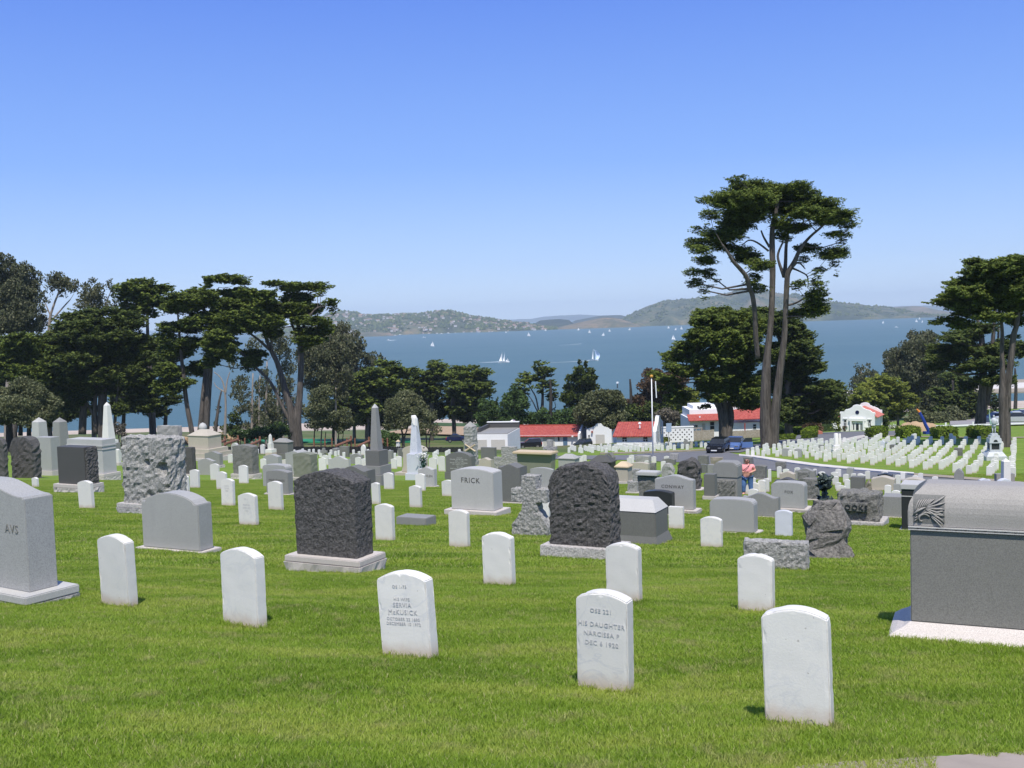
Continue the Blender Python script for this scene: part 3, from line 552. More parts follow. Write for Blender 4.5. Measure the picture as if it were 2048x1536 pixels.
tree('redwood_brown_tree', 'rusty brown bushy tree left of the flagpole top', GB, *Z2, (330, 1090), [[(330, 1090, 18), (320, 800, 10)]],
 [(280,640,75,38),(200,730,55,48),(330,700,110,55),(480,690,120,45),(120,870,65,38),(230,870,110,75),(330,820,110,55),(180,970,95,40),(95,930,55,45),(480,780,90,75),(300,950,120,60),(430,900,90,60)], 'round', 'leaf_brown', leafpx=4, dens=1.6, Y=225)
tree('yellow_green_tree', 'bright yellow-green bushy tree behind the white fence wall', GB, *Z2, (560, 1090), [[(560, 1090, 12), (565, 850, 8)]], [(580,840,80,65),(620,790,55,38),(560,920,70,60),(540,1000,60,60)], 'round', 'leaf_yellow', leafpx=4, dens=1.6, Y=205)
tree('grey_bush', 'dull grey-brown bush left of the white lattice wall', GB, *Z2, (400, 1100), [[(400, 1100, 8), (400, 980, 5)]], [(400,1000,90,50),(340,1010,60,40),(450,1020,50,50)], 'round', 'leaf_grey', leafpx=3.6, dens=1.5, Y=200, cat='bush')
# right group
Z3 = (4.04, 1648, 500)
tree('cypress_tree', 'cypress at the right edge with a forked bare trunk rising behind the soldier statue', GC, *Z3, (1462, 1592),
 [[(1462, 1592, 52), (1458, 1400, 44), (1455, 1200, 40), (1445, 1050, 24), (1438, 850, 17), (1440, 700, 15), (1430, 560, 12), (1400, 400, 8)], [(1478, 1300, 32), (1480, 1100, 28), (1500, 900, 26), (1515, 700, 24), (1535, 600, 21), (1550, 420, 16), (1560, 250, 8)]],
 [(1300,85,95,28),(1400,150,190,55),(1560,80,100,35),(1560,200,150,75),(1250,180,120,45),(1200,270,120,45),(1350,280,150,65),(1500,320,150,75),(1100,340,120,38),(1180,410,140,45),(1000,365,80,20),(980,420,85,22),(1050,460,85,26),(1320,420,150,55),(1540,430,120,65),(1180,510,130,26),(1050,560,110,22),(930,585,65,20),(1300,540,140,35),(1560,560,80,55),(1130,600,90,35),(1560,700,60,20),(1640,150,80,60),(1650,350,80,80)], leafpx=4.2, dens=1.5, spread=.5)
tree('cypress_tree', 'cypress with a thick pale trunk and drooping dark limbs behind the clipped hedges', GC, *Z3, (1262, 1425),
 [[(1262, 1425, 46), (1275, 1250, 38), (1288, 1050, 28), (1280, 850, 24), (1272, 700, 22), (1255, 600, 14), (1200, 500, 7)], [(1310, 1250, 26), (1335, 1050, 20), (1340, 800, 17), (1345, 600, 12), (1350, 450, 7)], [(1330, 1180, 18), (1375, 1000, 13), (1400, 800, 11), (1410, 620, 7)]],
 [(1100,690,120,35),(1000,720,105,26),(1200,700,75,45),(1150,790,150,36),(970,790,105,26),(1300,820,130,45),(900,870,85,26),(1050,860,130,45),(920,940,105,26),(1250,920,150,45),(1130,960,90,26),(1380,860,85,55),(1300,1040,150,35),(1230,1100,80,35),(1550,800,85,55),(1590,860,40,18),(1420,770,95,45),(1260,640,110,40)], mat='leaf_dark', leafpx=3.8, dens=1.5, spread=.4)
tree('eucalyptus_tree', 'big rounded brown-green eucalyptus behind the chapel', GB, *Z3, (820, 1400), [[(820, 1400, 26), (800, 1100, 18), (780, 850, 9)]],
 [(820,715,120,45),(700,790,120,55),(620,870,100,55),(530,900,65,55),(540,990,75,45),(700,950,140,85),(850,900,120,75),(900,1050,140,85),(760,1100,120,55),(850,1200,130,75),(960,1230,110,75),(1000,1120,90,75),(800,1300,110,60),(930,1320,100,60)], 'euc', 'leaf_euc', 'bark_pale', leafpx=4, dens=1.7, Y=255, spread=.4)
tree('eucalyptus_tree', 'small upright eucalyptus above the left corner of the chapel', GB, *Z3, (280, 1300), [[(280, 1300, 10), (290, 1100, 8), (300, 980, 4)]], [(290,970,50,50),(370,935,25,35),(270,1060,75,45),(350,1030,80,55),(230,1110,45,45),(385,1000,40,40),(240,1180,60,50)], 'euc', 'leaf_euc', 'bark_pale', leafpx=4, dens=1.2, Y=300, spread=.4)
tree('yellow_green_tree', 'spreading yellow-green tree right behind the chapel roof', GB, *Z3, (600, 1440), [[(600, 1440, 12), (590, 1300, 9), (540, 1180, 5)], [(530, 1440, 10), (500, 1280, 6)]],
 [(500,1070,110,45),(400,1125,105,45),(330,1190,110,55),(520,1180,130,45),(620,1110,85,36),(560,1270,110,55),(690,1210,70,45),(600,1340,75,36),(280,1250,90,50),(200,1270,70,50),(160,1330,60,50)], 'cyp', 'leaf_yellow', leafpx=4, dens=1.7, Y=215, spread=.4)
tree('dark_bush', 'dark rounded shrub against the right side wall of the chapel', GB, *Z3, (470, 1440), [[(470, 1440, 8), (470, 1360, 5)]], [(475,1340,60,60),(480,1400,50,40),(440,1380,30,40)], 'round', 'leaf_dark', leafpx=4, dens=1.7, Y=200, cat='bush')
tree('olive_bush', 'low olive scrub between the yellow-green tree and the pale trunk', GB, *Z3, (880, 1440), [[(880, 1440, 8), (880, 1360, 5)]], [(780,1370,90,55),(900,1380,110,45),(1050,1350,95,55),(980,1400,120,36),(700,1390,60,40)], 'round', 'leaf_olive', leafpx=3.6, dens=1.3, Y=225, cat='bush')
tree('dark_tree', 'dark cypress clump low behind the thick pale trunk', GB, *Z3, (1120, 1420), [[(1120, 1420, 16), (1110, 1200, 12)], [(1200, 1420, 12), (1200, 1200, 8)]], [(1100,1180,85,85),(1060,1280,95,75),(1170,1240,80,80),(1380,1300,45,95),(1200,1330,70,60),(1360,1200,50,60),(1040,1040,90,60),(1100,1060,110,60)], 'cyp', 'leaf_dark', leafpx=4, dens=1.1, Y=240, spread=.3)
for i, (x, y, rx) in enumerate(((1480, 858, 40), (1515, 850, 60), (1560, 845, 60), (1600, 852, 40))):
    pass
tree('shrub_row', 'green shrubs under the dark cypress left of the chapel', GB, 1, 0, 0, (1610, 862), [[(1610, 862, 2), (1610, 852, 1)]], [(1570,845,24,10),(1600,840,26,10),(1590,852,26,8),(1560,855,20,8)], 'round', 'leaf_mid', leafpx=4, dens=1.7, Y=190, cat='shrub')
tree('red_shrub', 'reddish shrub beside the clipped brown hedge near the chapel', GB, 1, 0, 0, (1630, 863), [[(1630, 863, 2), (1630, 855, 1)]], [(1628,852,16,9),(1615,856,10,6)], 'round', 'leaf_brown', leafpx=3.5, dens=1.8, Y=182, cat='shrub')
for x, lb in ((1672, 'white flowering shrub at the left corner of the chapel'), (1782, 'white flowering shrub right of the chapel beyond the hedges')):
    t = tree('flowering_shrub', lb, 'white flowering shrubs by the chapel', 1, 0, 0, (x, 862), [[(x, 862, 1), (x, 856, .6)]], [(x, 855, 9, 6), (x+7, 856, 6, 5)], 'round', 'leaf_yellow', leafpx=3, dens=1.8, Y=172, cat='shrub')
    V, _ = leafcloud([(x, 852, 8, 4), (x+6, 853, 6, 3)], 171.5, 'round', 2.2, .25, .3, x, 1, 0, 0); mobj('blossom', npmesh('blossom', V-np.array(t.location)[None], np.arange(len(V)).reshape(-1, 4)), MATS['flower_white'], t)
tree('round_shrub', 'small round rusty shrub under the left chapel window', GB, 1, 0, 0, (1689, 862), [[(1689, 862, 1), (1689, 857, .6)]], [(1689, 857, 5, 4.5)], 'round', 'leaf_brown', leafpx=2.5, dens=1.9, Y=171, cat='shrub')
# middle
Z6 = (5.12, 640, 600)
tree('eucalyptus_tree', 'tall grey-green eucalyptus mass sloping down from the left cypresses to the bay', GB, *Z6, (330, 1360), [[(350, 1360, 16), (355, 1100, 13), (350, 800, 10), (330, 500, 6)], [(180, 1360, 12), (190, 1000, 8)]],
 [(200,300,105,55),(330,360,80,55),(150,420,150,65),(60,500,110,75),(300,480,120,75),(420,480,70,45),(450,560,90,45),(200,600,170,75),(80,700,100,95),(330,620,110,55),(380,720,90,55),(250,830,110,55),(330,900,120,55),(220,950,110,45),(330,1070,55,45),(430,420,50,50),(560,570,60,35),(520,640,90,45),(620,600,60,30),(100,850,100,70)], 'euc', 'leaf_euc', 'bark_pale', leafpx=4, dens=1.5, Y=250, spread=.3)
tree('cypress_tree', 'layered dark cypress just left of the pale bushy tree by the grey obelisk', GC, *Z6, (480, 1370), [[(480, 1370, 20), (500, 1100, 16), (560, 850, 12), (600, 680, 6)]],
 [(620,650,90,35),(730,660,95,26),(560,740,120,45),(700,740,120,45),(800,720,90,45),(560,840,130,45),(720,840,140,45),(500,930,120,45),(880,770,80,36),(950,720,65,36),(650,920,140,45),(480,1020,110,45),(850,860,75,36),(560,1100,110,55),(470,1180,75,36),(400,1000,80,40),(420,1240,70,50)], leafpx=4.2, dens=1.5, Y=235, spread=.4)
tree('cypress_tree', 'dark cypress with a pointed top above the pale bushy tree', GC, *Z6, (1140, 1260), [[(1140, 1260, 18), (1150, 900, 14), (1170, 700, 7)]],
 [(1170,640,75,26),(1200,690,105,36),(1120,750,105,36),(1080,830,105,45),(1220,770,110,45),(980,800,65,45),(1150,900,120,45),(1080,960,105,45),(1200,860,75,36),(1180,1000,80,40),(960,900,60,40)], leafpx=4.2, dens=1.4, Y=255, spread=.4)
tree('cypress_tree', 'wide dark cypress clump against the water left of the white warehouse', GC, *Z6, (1370, 1255), [[(1370, 1255, 20), (1360, 1000, 16), (1400, 780, 8)], [(1560, 1250, 16), (1560, 1000, 10)]],
 [(1380,690,65,18),(1500,700,140,26),(1420,760,120,36),(1650,740,100,36),(1560,790,140,45),(1700,860,75,36),(1460,860,130,45),(1620,890,120,45),(1400,950,105,45),(1560,980,140,45),(1690,960,55,36),(1480,1060,120,45),(1620,1070,105,45),(1400,1120,95,45),(1550,1150,130,45),(1650,1140,75,45),(1380,1190,65,26),(1740,900,30,50)], leafpx=4.2, dens=1.5, Y=250, spread=.45)
tree('willow_bush_tree', 'pale olive rounded tree right behind the tall grey obelisk', GB, *Z6, (850, 1455), [[(850, 1455, 12), (840, 1350, 9), (780, 1200, 5)], [(860, 1440, 10), (900, 1300, 6), (950, 1150, 3)]],
 [(880,1000,105,45),(800,1080,120,55),(950,1080,115,55),(760,1180,115,55),(880,1190,140,65),(1020,1180,85,55),(1000,1290,85,45),(820,1270,95,45),(700,1260,60,50)], 'round', 'leaf_olive', leafpx=3.2, dens=1.15, Y=158)
tree('willow_bush_tree', 'smaller thin olive tree right of the draped white column', GB, *Z6, (1100, 1440), [[(1090, 1440, 7), (1080, 1300, 4)], [(1120, 1440, 6), (1150, 1320, 3)]], [(1120,1240,80,75),(1170,1320,65,55),(1060,1330,60,50),(1150,1180,50,60),(1110,1120,40,40)], 'round', 'leaf_olive', leafpx=3.2, dens=.8, Y=165)
tree('willow_bush_tree', 'pale olive tree right of the big double-trunked cypress', GB, *Z6, (30, 1475), [[(10, 1475, 8), (20, 1300, 5)], [(-60, 1475, 8), (-50, 1300, 5)], [(50, 1475, 6), (60, 1350, 4)]],
 [(40,940,90,55),(20,1060,110,65),(-60,1000,70,70),(60,1180,100,65),(-70,1130,80,80),(-40,1250,90,60),(80,1280,60,45)], 'round', 'leaf_olive', leafpx=3.2, dens=1.15, Y=150)
tree('willow_bush_tree', 'low pale olive tree with several thin stems near the green ground cover', GB, *Z6, (200, 1475), [[(190, 1475, 7), (190, 1330, 4)], [(230, 1475, 5), (240, 1330, 3)]], [(240,1190,85,55),(200,1260,105,50),(280,1250,60,45),(140,1210,60,45),(230,1320,70,30)], 'round', 'leaf_olive', leafpx=3.2, dens=1.15, Y=152)
tree('dark_bush', 'dark green shrub between the grey obelisk and the pale tree', GB, *Z6, (720, 1480), [[(720, 1480, 5), (720, 1420, 3)]], [(700,1400,80,55),(640,1380,50,40),(760,1420,60,45),(560,1400,50,50),(690,1450,80,40)], 'round', 'leaf_mid', leafpx=3.4, dens=1.7, Y=140, cat='bush')
tree('green_tree', 'fresh green rounded tree left of the dark conical bush near the warehouse', GB, *Z6, (1730, 1290), [[(1730, 1290, 8), (1730, 1150, 5)]], [(1700,1060,80,45),(1750,1140,100,55),(1720,1220,110,45),(1640,1200,60,45),(1810,1200,60,50),(1810,1020,12,40)], 'round', 'leaf_mid', leafpx=4, dens=1.7, Y=230)
tree('olive_tree', 'dense olive-green conical tree left of the layered cypress on the shore', GB, *Z6, (2000, 1290), [[(2000, 1290, 8), (2000, 1150, 5)]], [(1980,920,50,36),(2000,980,85,50),(1990,1060,120,75),(1950,1150,105,55),(2000,1220,115,50),(2080,1130,60,70),(2060,1210,60,50)], 'round', 'leaf_mid', leafpx=4, dens=1.8, Y=225)
Z7 = (6.4, 940, 680)
tree('cypress_tree', 'open layered cypress standing against the water behind the warehouse', GC, *Z7, (925, 1090), [[(925, 1090, 26), (925, 900, 20), (930, 700, 15), (930, 480, 11), (930, 330, 6)], [(900, 1050, 12), (850, 760, 9), (790, 640, 7), (740, 560, 5)], [(940, 1050, 12), (1020, 930, 9), (1100, 860, 6)], [(900, 1000, 9), (800, 780, 7), (740, 700, 4)]],
 [(900,295,100,26),(900,360,125,26),(960,400,115,36),(720,450,85,32),(700,520,115,32),(860,480,115,36),(1030,430,55,36),(640,570,75,22),(980,520,105,26),(880,590,115,26),(1000,590,105,32),(680,620,75,36),(640,700,115,36),(1040,660,65,45),(900,660,55,18),(1050,740,70,60),(1090,700,40,40),(660,760,90,40),(850,1000,100,50),(1000,1010,100,50),(750,1000,60,50)], leafpx=4, dens=1.5, Y=235, spread=.5)
tree('conifer_tree', 'dark spiky twin-topped conifer behind the warehouse roof', GC, *Z7, (1450, 1060), [[(1450, 1060, 16), (1430, 700, 10), (1400, 300, 4)], [(1470, 700, 8), (1480, 300, 3)]],
 [(1400,300,22,50),(1480,310,22,45),(1400,390,85,55),(1540,400,75,50),(1310,490,90,55),(1480,500,130,55),(1590,490,50,55),(1280,620,100,55),(1450,620,150,55),(1590,600,75,40),(1250,730,110,55),(1450,740,150,55),(1330,850,110,60),(1500,850,100,60),(1600,700,60,40)], 'spiky', 'leaf_dark', leafpx=5, dens=1.6, Y=232, spread=.4)
tree('willow_bush_tree', 'light olive crown peeking out behind the round tree', GB, *Z7, (1760, 900), [[(1760, 900, 6), (1760, 760, 4)]], [(1750,690,100,45),(1800,730,80,45),(1690,760,60,50)], 'round', 'leaf_olive', leafpx=4, dens=1.6, Y=228)
tree('round_tree', 'neat round-topped tree with two dark stems in front of the warehouse', GB, 1, 0, 0, (1196, 893), [[(1196, 893, 4), (1194, 872, 3.4), (1191, 852, 3)], [(1205, 886, 3.6), (1210, 868, 3), (1214, 850, 2.4)]],
 [(1195,797,22,12),(1222,796,22,12),(1180,818,26,14),(1210,812,32,16),(1236,816,18,14),(1200,836,38,13),(1170,834,14,9),(1242,832,14,10),(1222,840,24,10)], 'round', 'leaf_olive', 'bark_dark', leafpx=3.4, dens=2.0, Y=178, spread=.6, limbs=.5)
# left
Z4 = (4.042, 0, 500)
tree('eucalyptus_tree', 'tallest brown-grey eucalyptus at the left edge of the view', GE, *Z4, (60, 1490), [[(60, 1490, 26), (70, 1100, 22), (100, 700, 16), (120, 300, 8)]],
 [(60,110,85,65),(200,175,85,65),(280,225,50,55),(50,250,115,75),(180,330,140,85),(300,290,36,55),(60,430,140,95),(220,480,110,85),(100,590,140,75),(250,620,95,55),(-30,200,80,120),(-20,500,100,140)], 'euc', 'leaf_euc', 'bark_pale', leafpx=4.2, dens=1.5, Y=205, spread=.4)
tree('eucalyptus_tree', 'open-branched eucalyptus second from the left with sky between limbs', GE, *Z4, (400, 1480), [[(400, 1480, 20), (390, 1000, 16), (400, 600, 12), (430, 460, 9), (480, 330, 5)], [(400, 590, 9), (500, 470, 6), (560, 400, 4)], [(420, 560, 7), (370, 430, 4)]],
 [(480,245,90,45),(560,290,80,45),(400,290,55,36),(350,380,50,50),(340,480,50,70),(480,350,40,30),(340,580,70,50),(620,280,36,26)], 'euc', 'leaf_euc', 'bark_pale', leafpx=4, dens=1.2, Y=215, spread=.4)
tree('eucalyptus_tree', 'thin feathery eucalyptus between the open one and the layered cypress', GE, *Z4, (760, 1480), [[(760, 1480, 18), (750, 900, 13), (760, 500, 8), (770, 330, 4)], [(760, 700, 8), (850, 450, 5), (900, 320, 3)]],
 [(760,255,50,32),(700,330,75,55),(800,330,75,50),(900,275,42,42),(920,340,36,50),(780,420,95,60),(680,430,75,55),(950,440,36,50),(880,450,50,42),(960,300,20,30)], 'euc', 'leaf_euc', 'bark_pale', leafpx=4, dens=.95, Y=222, spread=.4)
tree('cypress_tree', 'flat-topped cypress rising alone above the left tree mass', GC, *Z4, (1230, 1480), [[(1235, 1480, 26), (1220, 1100, 22), (1195, 700, 14), (1190, 450, 10), (1175, 280, 5)]],
 [(1150,255,110,22),(1100,310,120,36),(1250,320,100,36),(1325,300,55,18),(1050,380,105,36),(1200,400,115,36),(1290,420,85,45),(1180,480,95,36),(1050,470,75,36),(1240,520,55,26),(1080,560,85,36),(990,450,50,35)], leafpx=4.2, dens=1.4, Y=185, spread=.5)
tree('cypress_tree', 'huge dark cypress mass behind the left white obelisk', GC, *Z4, (800, 1500), [[(835, 1500, 40), (830, 1250, 34), (840, 1000, 28), (860, 750, 18), (880, 560, 8)], [(665, 1490, 30), (668, 1250, 26), (690, 1000, 14)], [(775, 1490, 20), (770, 1250, 16), (790, 1000, 12)], [(925, 1480, 14), (945, 1250, 12), (980, 1050, 8)], [(760, 1350, 10), (700, 1230, 12), (620, 1140, 8)]],
 [(880,500,90,26),(700,520,120,36),(1000,540,120,36),(580,560,110,45),(800,600,170,45),(1050,600,110,36),(560,640,140,45),(750,700,190,55),(980,700,160,45),(460,720,110,45),(650,800,170,55),(880,800,160,55),(1100,760,120,55),(480,850,140,55),(700,900,170,55),(950,900,140,65),(1150,880,110,55),(420,950,110,55),(620,1010,140,55),(850,1020,140,55),(1080,1010,140,65),(500,1100,120,55),(720,1120,110,45),(1180,1130,120,65),(900,1120,85,45),(620,1200,105,45),(1100,1200,105,55),(1200,1250,95,55),(560,1280,75,45),(1000,1280,70,50)], mat='leaf_dark', leafpx=4.2, dens=1.25, spread=.35, Y=172)
tree('cypress_tree', 'lighter green layered cypress at the far left above the olive tree', GC, *Z4, (110, 1490), [[(110, 1490, 24), (180, 1100, 18), (210, 800, 10)], [(300, 1200, 8), (330, 1000, 5)]],
 [(200,715,140,36),(120,790,110,45),(250,790,110,45),(180,880,110,45),(100,860,85,36),(380,820,75,45),(300,900,95,45),(60,960,110,80),(200,990,120,60),(340,1000,90,60)], leafpx=4.2, dens=1.5, Y=168, spread=.4)
tree('olive_tree', 'wide rounded olive-green tree low at the far left', GB, *Z4, (150, 1510), [[(75, 1500, 26), (80, 1350, 18), (110, 1200, 8)], [(165, 1500, 20), (170, 1350, 12)], [(235, 1500, 20), (240, 1350, 12)]],
 [(200,1100,105,45),(120,1170,110,55),(300,1160,85,55),(80,1260,105,55),(220,1260,130,65),(380,1240,75,55),(100,1340,110,45),(300,1340,120,45),(430,1300,45,36),(0,1200,90,70),(0,1320,90,60)], 'round', 'leaf_olive', 'bark_dark', leafpx=3.8, dens=1.6, Y=138, spread=.5)
tree('grey_bush', 'pale grey-green bush between the white obelisk and the pitted boulder', GB, *Z4, (960, 1500), [[(960, 1500, 5), (960, 1440, 3)]], [(980,1440,45,45),(940,1460,40,30),(1010,1470,40,30)], 'round', 'leaf_grey', leafpx=3, dens=1.2, Y=130, cat='bush')
Z5 = (4.266, 320, 540)
tree('cypress_tree', 'three-stemmed cypress with a high flat plume of foliage', GC, *Z5, (330, 1390), [[(272, 1390, 20), (230, 1150, 18), (200, 900, 18), (170, 600, 12), (150, 350, 6)], [(340, 1390, 24), (360, 1100, 20), (372, 900, 15), (385, 650, 8)], [(392, 1390, 27), (410, 1050, 25), (430, 800, 20), (420, 500, 10), (500, 150, 4)]],
 [(560,75,190,30),(700,100,75,26),(420,130,55,26),(300,195,170,36),(200,240,110,36),(420,240,110,45),(300,310,120,36),(120,320,110,45),(330,385,105,36),(120,480,120,36),(330,450,120,36),(50,560,85,45),(250,510,120,26),(430,420,75,45),(480,620,110,50),(250,620,110,40),(150,680,110,50),(60,700,80,60),(80,860,90,70),(280,850,90,60),(60,1000,100,60),(240,960,70,40)], leafpx=4.2, dens=1.5, Y=160, spread=.4)
tree('cypress_tree', 'big spreading cypress with a split trunk and a crown leaning left', GC, *Z5, (1172, 1536),
 [[(1172, 1536, 50), (1165, 1380, 45), (1165, 1260, 42), (1190, 1100, 28), (1200, 850, 24), (1200, 700, 24), (1190, 520, 18), (1150, 400, 12), (1090, 300, 6)], [(1140, 1400, 34), (1110, 1180, 28), (1060, 1000, 25), (1000, 800, 22), (940, 680, 19), (890, 560, 13), (850, 450, 8)], [(935, 680, 14), (840, 590, 11), (760, 530, 7)], [(1120, 1320, 16), (1020, 1120, 14), (940, 960, 13), (830, 850, 11), (700, 720, 8), (600, 600, 6)], [(1190, 620, 12), (1130, 480, 10), (1080, 330, 5)], [(1200, 520, 12), (1320, 340, 8), (1410, 310, 5)], [(960, 680, 8), (940, 560, 6), (930, 450, 4)]],
 [(640,210,140,50),(800,200,85,36),(560,300,120,55),(760,300,160,55),(500,400,110,45),(700,420,160,55),(480,480,100,36),(650,500,120,45),(560,560,110,45),(440,580,70,50),(560,660,120,60),(480,720,100,45),(640,740,55,36),(760,725,105,36),(770,790,95,45),(740,850,45,36),(430,790,75,50),
  (960,115,105,26),(1130,140,105,36),(1300,140,105,32),(1350,190,45,36),(950,240,120,45),(1120,240,130,45),(900,330,120,55),(1080,340,130,55),(1230,330,110,45),(930,440,120,55),(1020,440,95,55),(1200,430,85,36),(800,480,105,45),(980,540,85,45),(1460,275,65,30),(1480,340,45,36),(1370,440,95,36),(1300,530,140,36),(1420,500,65,45),(1300,600,120,36),(1230,650,55,45),(860,380,95,55)], leafpx=4.2, dens=1.5, Y=158, spread=.45)
tree('dead_tree', 'pale bare dead tree with forked limbs against the water', GB, *Z5, (553, 1440), [[(553, 1440, 14), (560, 1200, 9), (555, 1050, 8), (525, 930, 5), (460, 870, 3)], [(560, 1060, 7), (570, 950, 6), (590, 870, 3)], [(550, 1040, 5), (480, 1000, 4), (450, 960, 2)]], [(600,830,40,40),(640,800,40,35)], 'euc', 'leaf_euc', 'bark_pale', leafpx=3.5, dens=.6, Y=190, limbs=0)
tree('ivy_clad_tree', 'leaning ivy-clad trunk just left of the pale dead tree', GB, *Z5, (472, 1380), [[(472, 1380, 16), (488, 1250, 12), (505, 1120, 9), (525, 1030, 6)]], [(475,1320,25,50),(490,1200,20,50),(640,1290,60,60),(600,1350,70,40)], 'round', 'leaf_dark', leafpx=3.5, dens=1.2, Y=195, limbs=0)
for i, (x, ty, r, lb) in enumerate(((785, 880, 10, 'leftmost'), (845, 900, 8, 'second'), (905, 780, 10, 'tallest'), (1000, 1000, 9, 'fourth'), (1050, 1050, 9, 'fifth'), (1100, 1100, 8, 'rightmost'))):
    fb = [[(700,960,75,55),(740,1040,50,45),(720,1180,75,45),(850,1260,60,60)], [(850,1000,60,60),(820,640,75,45),(880,1300,60,60)], [(1000,620,85,85),(900,900,60,60),(940,1150,60,70)], [(1060,700,75,75),(1100,830,85,55),(960,1250,80,80)], [(1250,720,105,85),(1300,860,95,75),(1040,1200,50,60)], [(1350,700,105,75),(1400,900,95,75),(1150,600,55,45),(1280,960,90,70)]][i]
    tree('eucalyptus_tree', lb+' slender pale trunk in the eucalyptus stand behind the big cypress', GE, *Z5, (x, 1430), [[(x, 1430, r*1.2), (x, 1200, r), (x+8, ty, r*.5)]], fb, 'euc', 'leaf_euc', 'bark_pale', leafpx=3.8, dens=.85, Y=200+i*4, spread=.25, limbs=.5)
tree('eucalyptus_tree', 'grey-green eucalyptus crown right of the big split-trunk cypress', GB, *Z5, (1500, 1430), [[(1500, 1430, 10), (1500, 1000, 7)]], [(1500,700,105,75),(1450,620,85,55),(1550,900,95,95),(1420,800,95,75),(1550,1050,75,75),(1560,760,70,80),(1600,620,60,60)], 'euc', 'leaf_euc', 'bark_pale', leafpx=4, dens=1.3, Y=225, spread=.3)
tree('undergrowth_bush', 'low green undergrowth along the slope behind the dark fabric fence', GB, 1, 0, 0, (480, 872), [[(480, 872, 1), (480, 866, .6)]], [(440,873,20,4),(475,868,16,6),(500,872,18,5),(530,868,20,7),(560,868,18,7),(590,870,14,6),(520,860,20,8),(560,856,20,9)], 'round', 'leaf_mid', leafpx=3.4, dens=1.3, Y=180, cat='bush')
# darker trees filling the belt behind the nearer crowns
def back(name, label, base, blobs, Y, style='cyp', mat='leaf_dark', dens=1.3, tr=None, group=GB):
    tree(name, label, group, 1, 0, 0, base, tr or [[(base[0], base[1], 4), (base[0]+2, base[1]-50, 3), (base[0], base[1]-90, 1.5)]], blobs, style, mat, 'bark_dark', leafpx=4.2, dens=dens, Y=Y, spread=.3, limbs=.6)
back('cypress_tree', 'shadowy cypress at the far left behind the olive tree', (30, 872), [(20,700,40,20),(60,720,40,18),(30,745,45,20),(90,750,35,18),(20,780,40,22),(70,790,45,20),(110,780,30,18),(40,820,50,20),(100,830,40,18)], 215)
back('cypress_tree', 'shadowy cypress behind the two truncated obelisk stones', (128, 872), [(120,690,35,15),(150,715,38,16),(110,735,35,15),(160,745,35,15),(130,770,40,16),(170,780,30,14),(120,800,38,15),(150,820,35,13),(105,835,25,12)], 210)
back('cypress_tree', 'shadowy cypress right behind the slim white obelisk', (246, 868), [(230,700,32,14),(265,715,34,14),(240,740,34,14),(280,750,30,13),(225,765,26,12),(260,785,34,13),(295,775,22,11),(250,810,30,10),(285,812,26,10)], 212)
back('cypress_tree', 'shadowy open cypress above the hipped tan tomb', (330, 866), [(315,690,28,13),(345,705,30,13),(320,730,30,13),(350,745,24,11),(330,770,28,12),(300,800,22,9),(345,800,22,9),(310,825,30,8)], 216)
back('eucalyptus_tree', 'grey scrubby eucalyptus filling the stand left of the spreading cypress', (540, 868), [(480,790,16,14),(500,815,18,14),(530,780,18,18),(520,830,22,14),(550,810,22,20),(570,770,20,22),(560,840,24,16),(590,815,18,22),(500,850,20,10),(470,770,14,10)], 232, 'euc', 'leaf_euc', 1.0)
back('cypress_tree', 'dark cypress in the gap right of the spreading cypress', (668, 862), [(640,720,24,16),(665,745,26,14),(690,765,26,14),(650,775,24,14),(700,800,26,14),(670,815,26,14),(720,830,22,12),(650,840,20,12),(690,845,24,10)], 242, 'cyp', 'leaf_dark', 1.1)
back('cypress_tree', 'low dark cypress behind the pale bushy tree', (742, 860), [(735,760,26,13),(765,775,26,13),(745,800,28,14),(780,805,26,14),(730,825,24,14),(765,835,28,14),(795,835,20,12)], 246)
back('cypress_tree', 'dark cypress between the pointed one and the wide clump', (832, 852), [(800,745,20,10),(830,770,24,12),(860,785,22,12),(815,790,24,12),(850,810,28,12),(820,825,26,12),(870,825,22,12),(795,815,18,12)], 262)
back('cypress_tree', 'dark cypress at the right end of the wide clump', (940, 850), [(905,750,22,10),(935,765,28,12),(960,785,24,12),(925,795,30,12),(955,815,28,12),(900,815,24,12),(930,830,30,12),(965,832,18,12)], 262)
back('green_bush', 'green scrub along the shore behind the warehouse roof', (1100, 848), [(1060,838,18,10),(1090,834,20,12),(1120,838,22,12),(1145,832,20,12),(1165,838,20,10),(1075,845,20,8),(1130,846,26,8)], 228, 'round', 'leaf_mid', 1.2)
back('green_bush', 'dark green scrub filling behind the flagpole and cottage', (1260, 848), [(1240,815,18,16),(1262,830,22,16),(1285,838,20,14),(1300,820,16,16),(1325,828,18,18),(1350,815,18,20),(1370,835,16,16),(1230,838,14,12)], 222, 'round', 'leaf_dark', 1.3)
back('green_bush', 'deep green bushes in the shade behind the long clipped hedges', (1590, 858), [(1545,830,20,18),(1570,815,22,18),(1600,825,24,18),(1630,835,22,14),(1655,830,20,18),(1560,845,24,10),(1610,848,26,8),(1660,850,18,10)], 196, 'round', 'leaf_dark', 1.3)
back('cypress_tree', 'shadowy cypress between the pale trunk and the forked right-edge trunk', (1905, 850), [(1880,790,20,14),(1905,800,22,14),(1925,780,18,14),(1890,820,22,12),(1925,815,20,14),(1950,800,18,16),(1965,825,16,14),(1910,840,24,10)], 232)
back('olive_bush', 'low grey-green scrub along the edge of the distant car park', (2030, 826), [(2010,825,10,4),(2028,826,10,3.5),(2045,823,10,5)], 330, 'round', 'leaf_olive', 1.3)
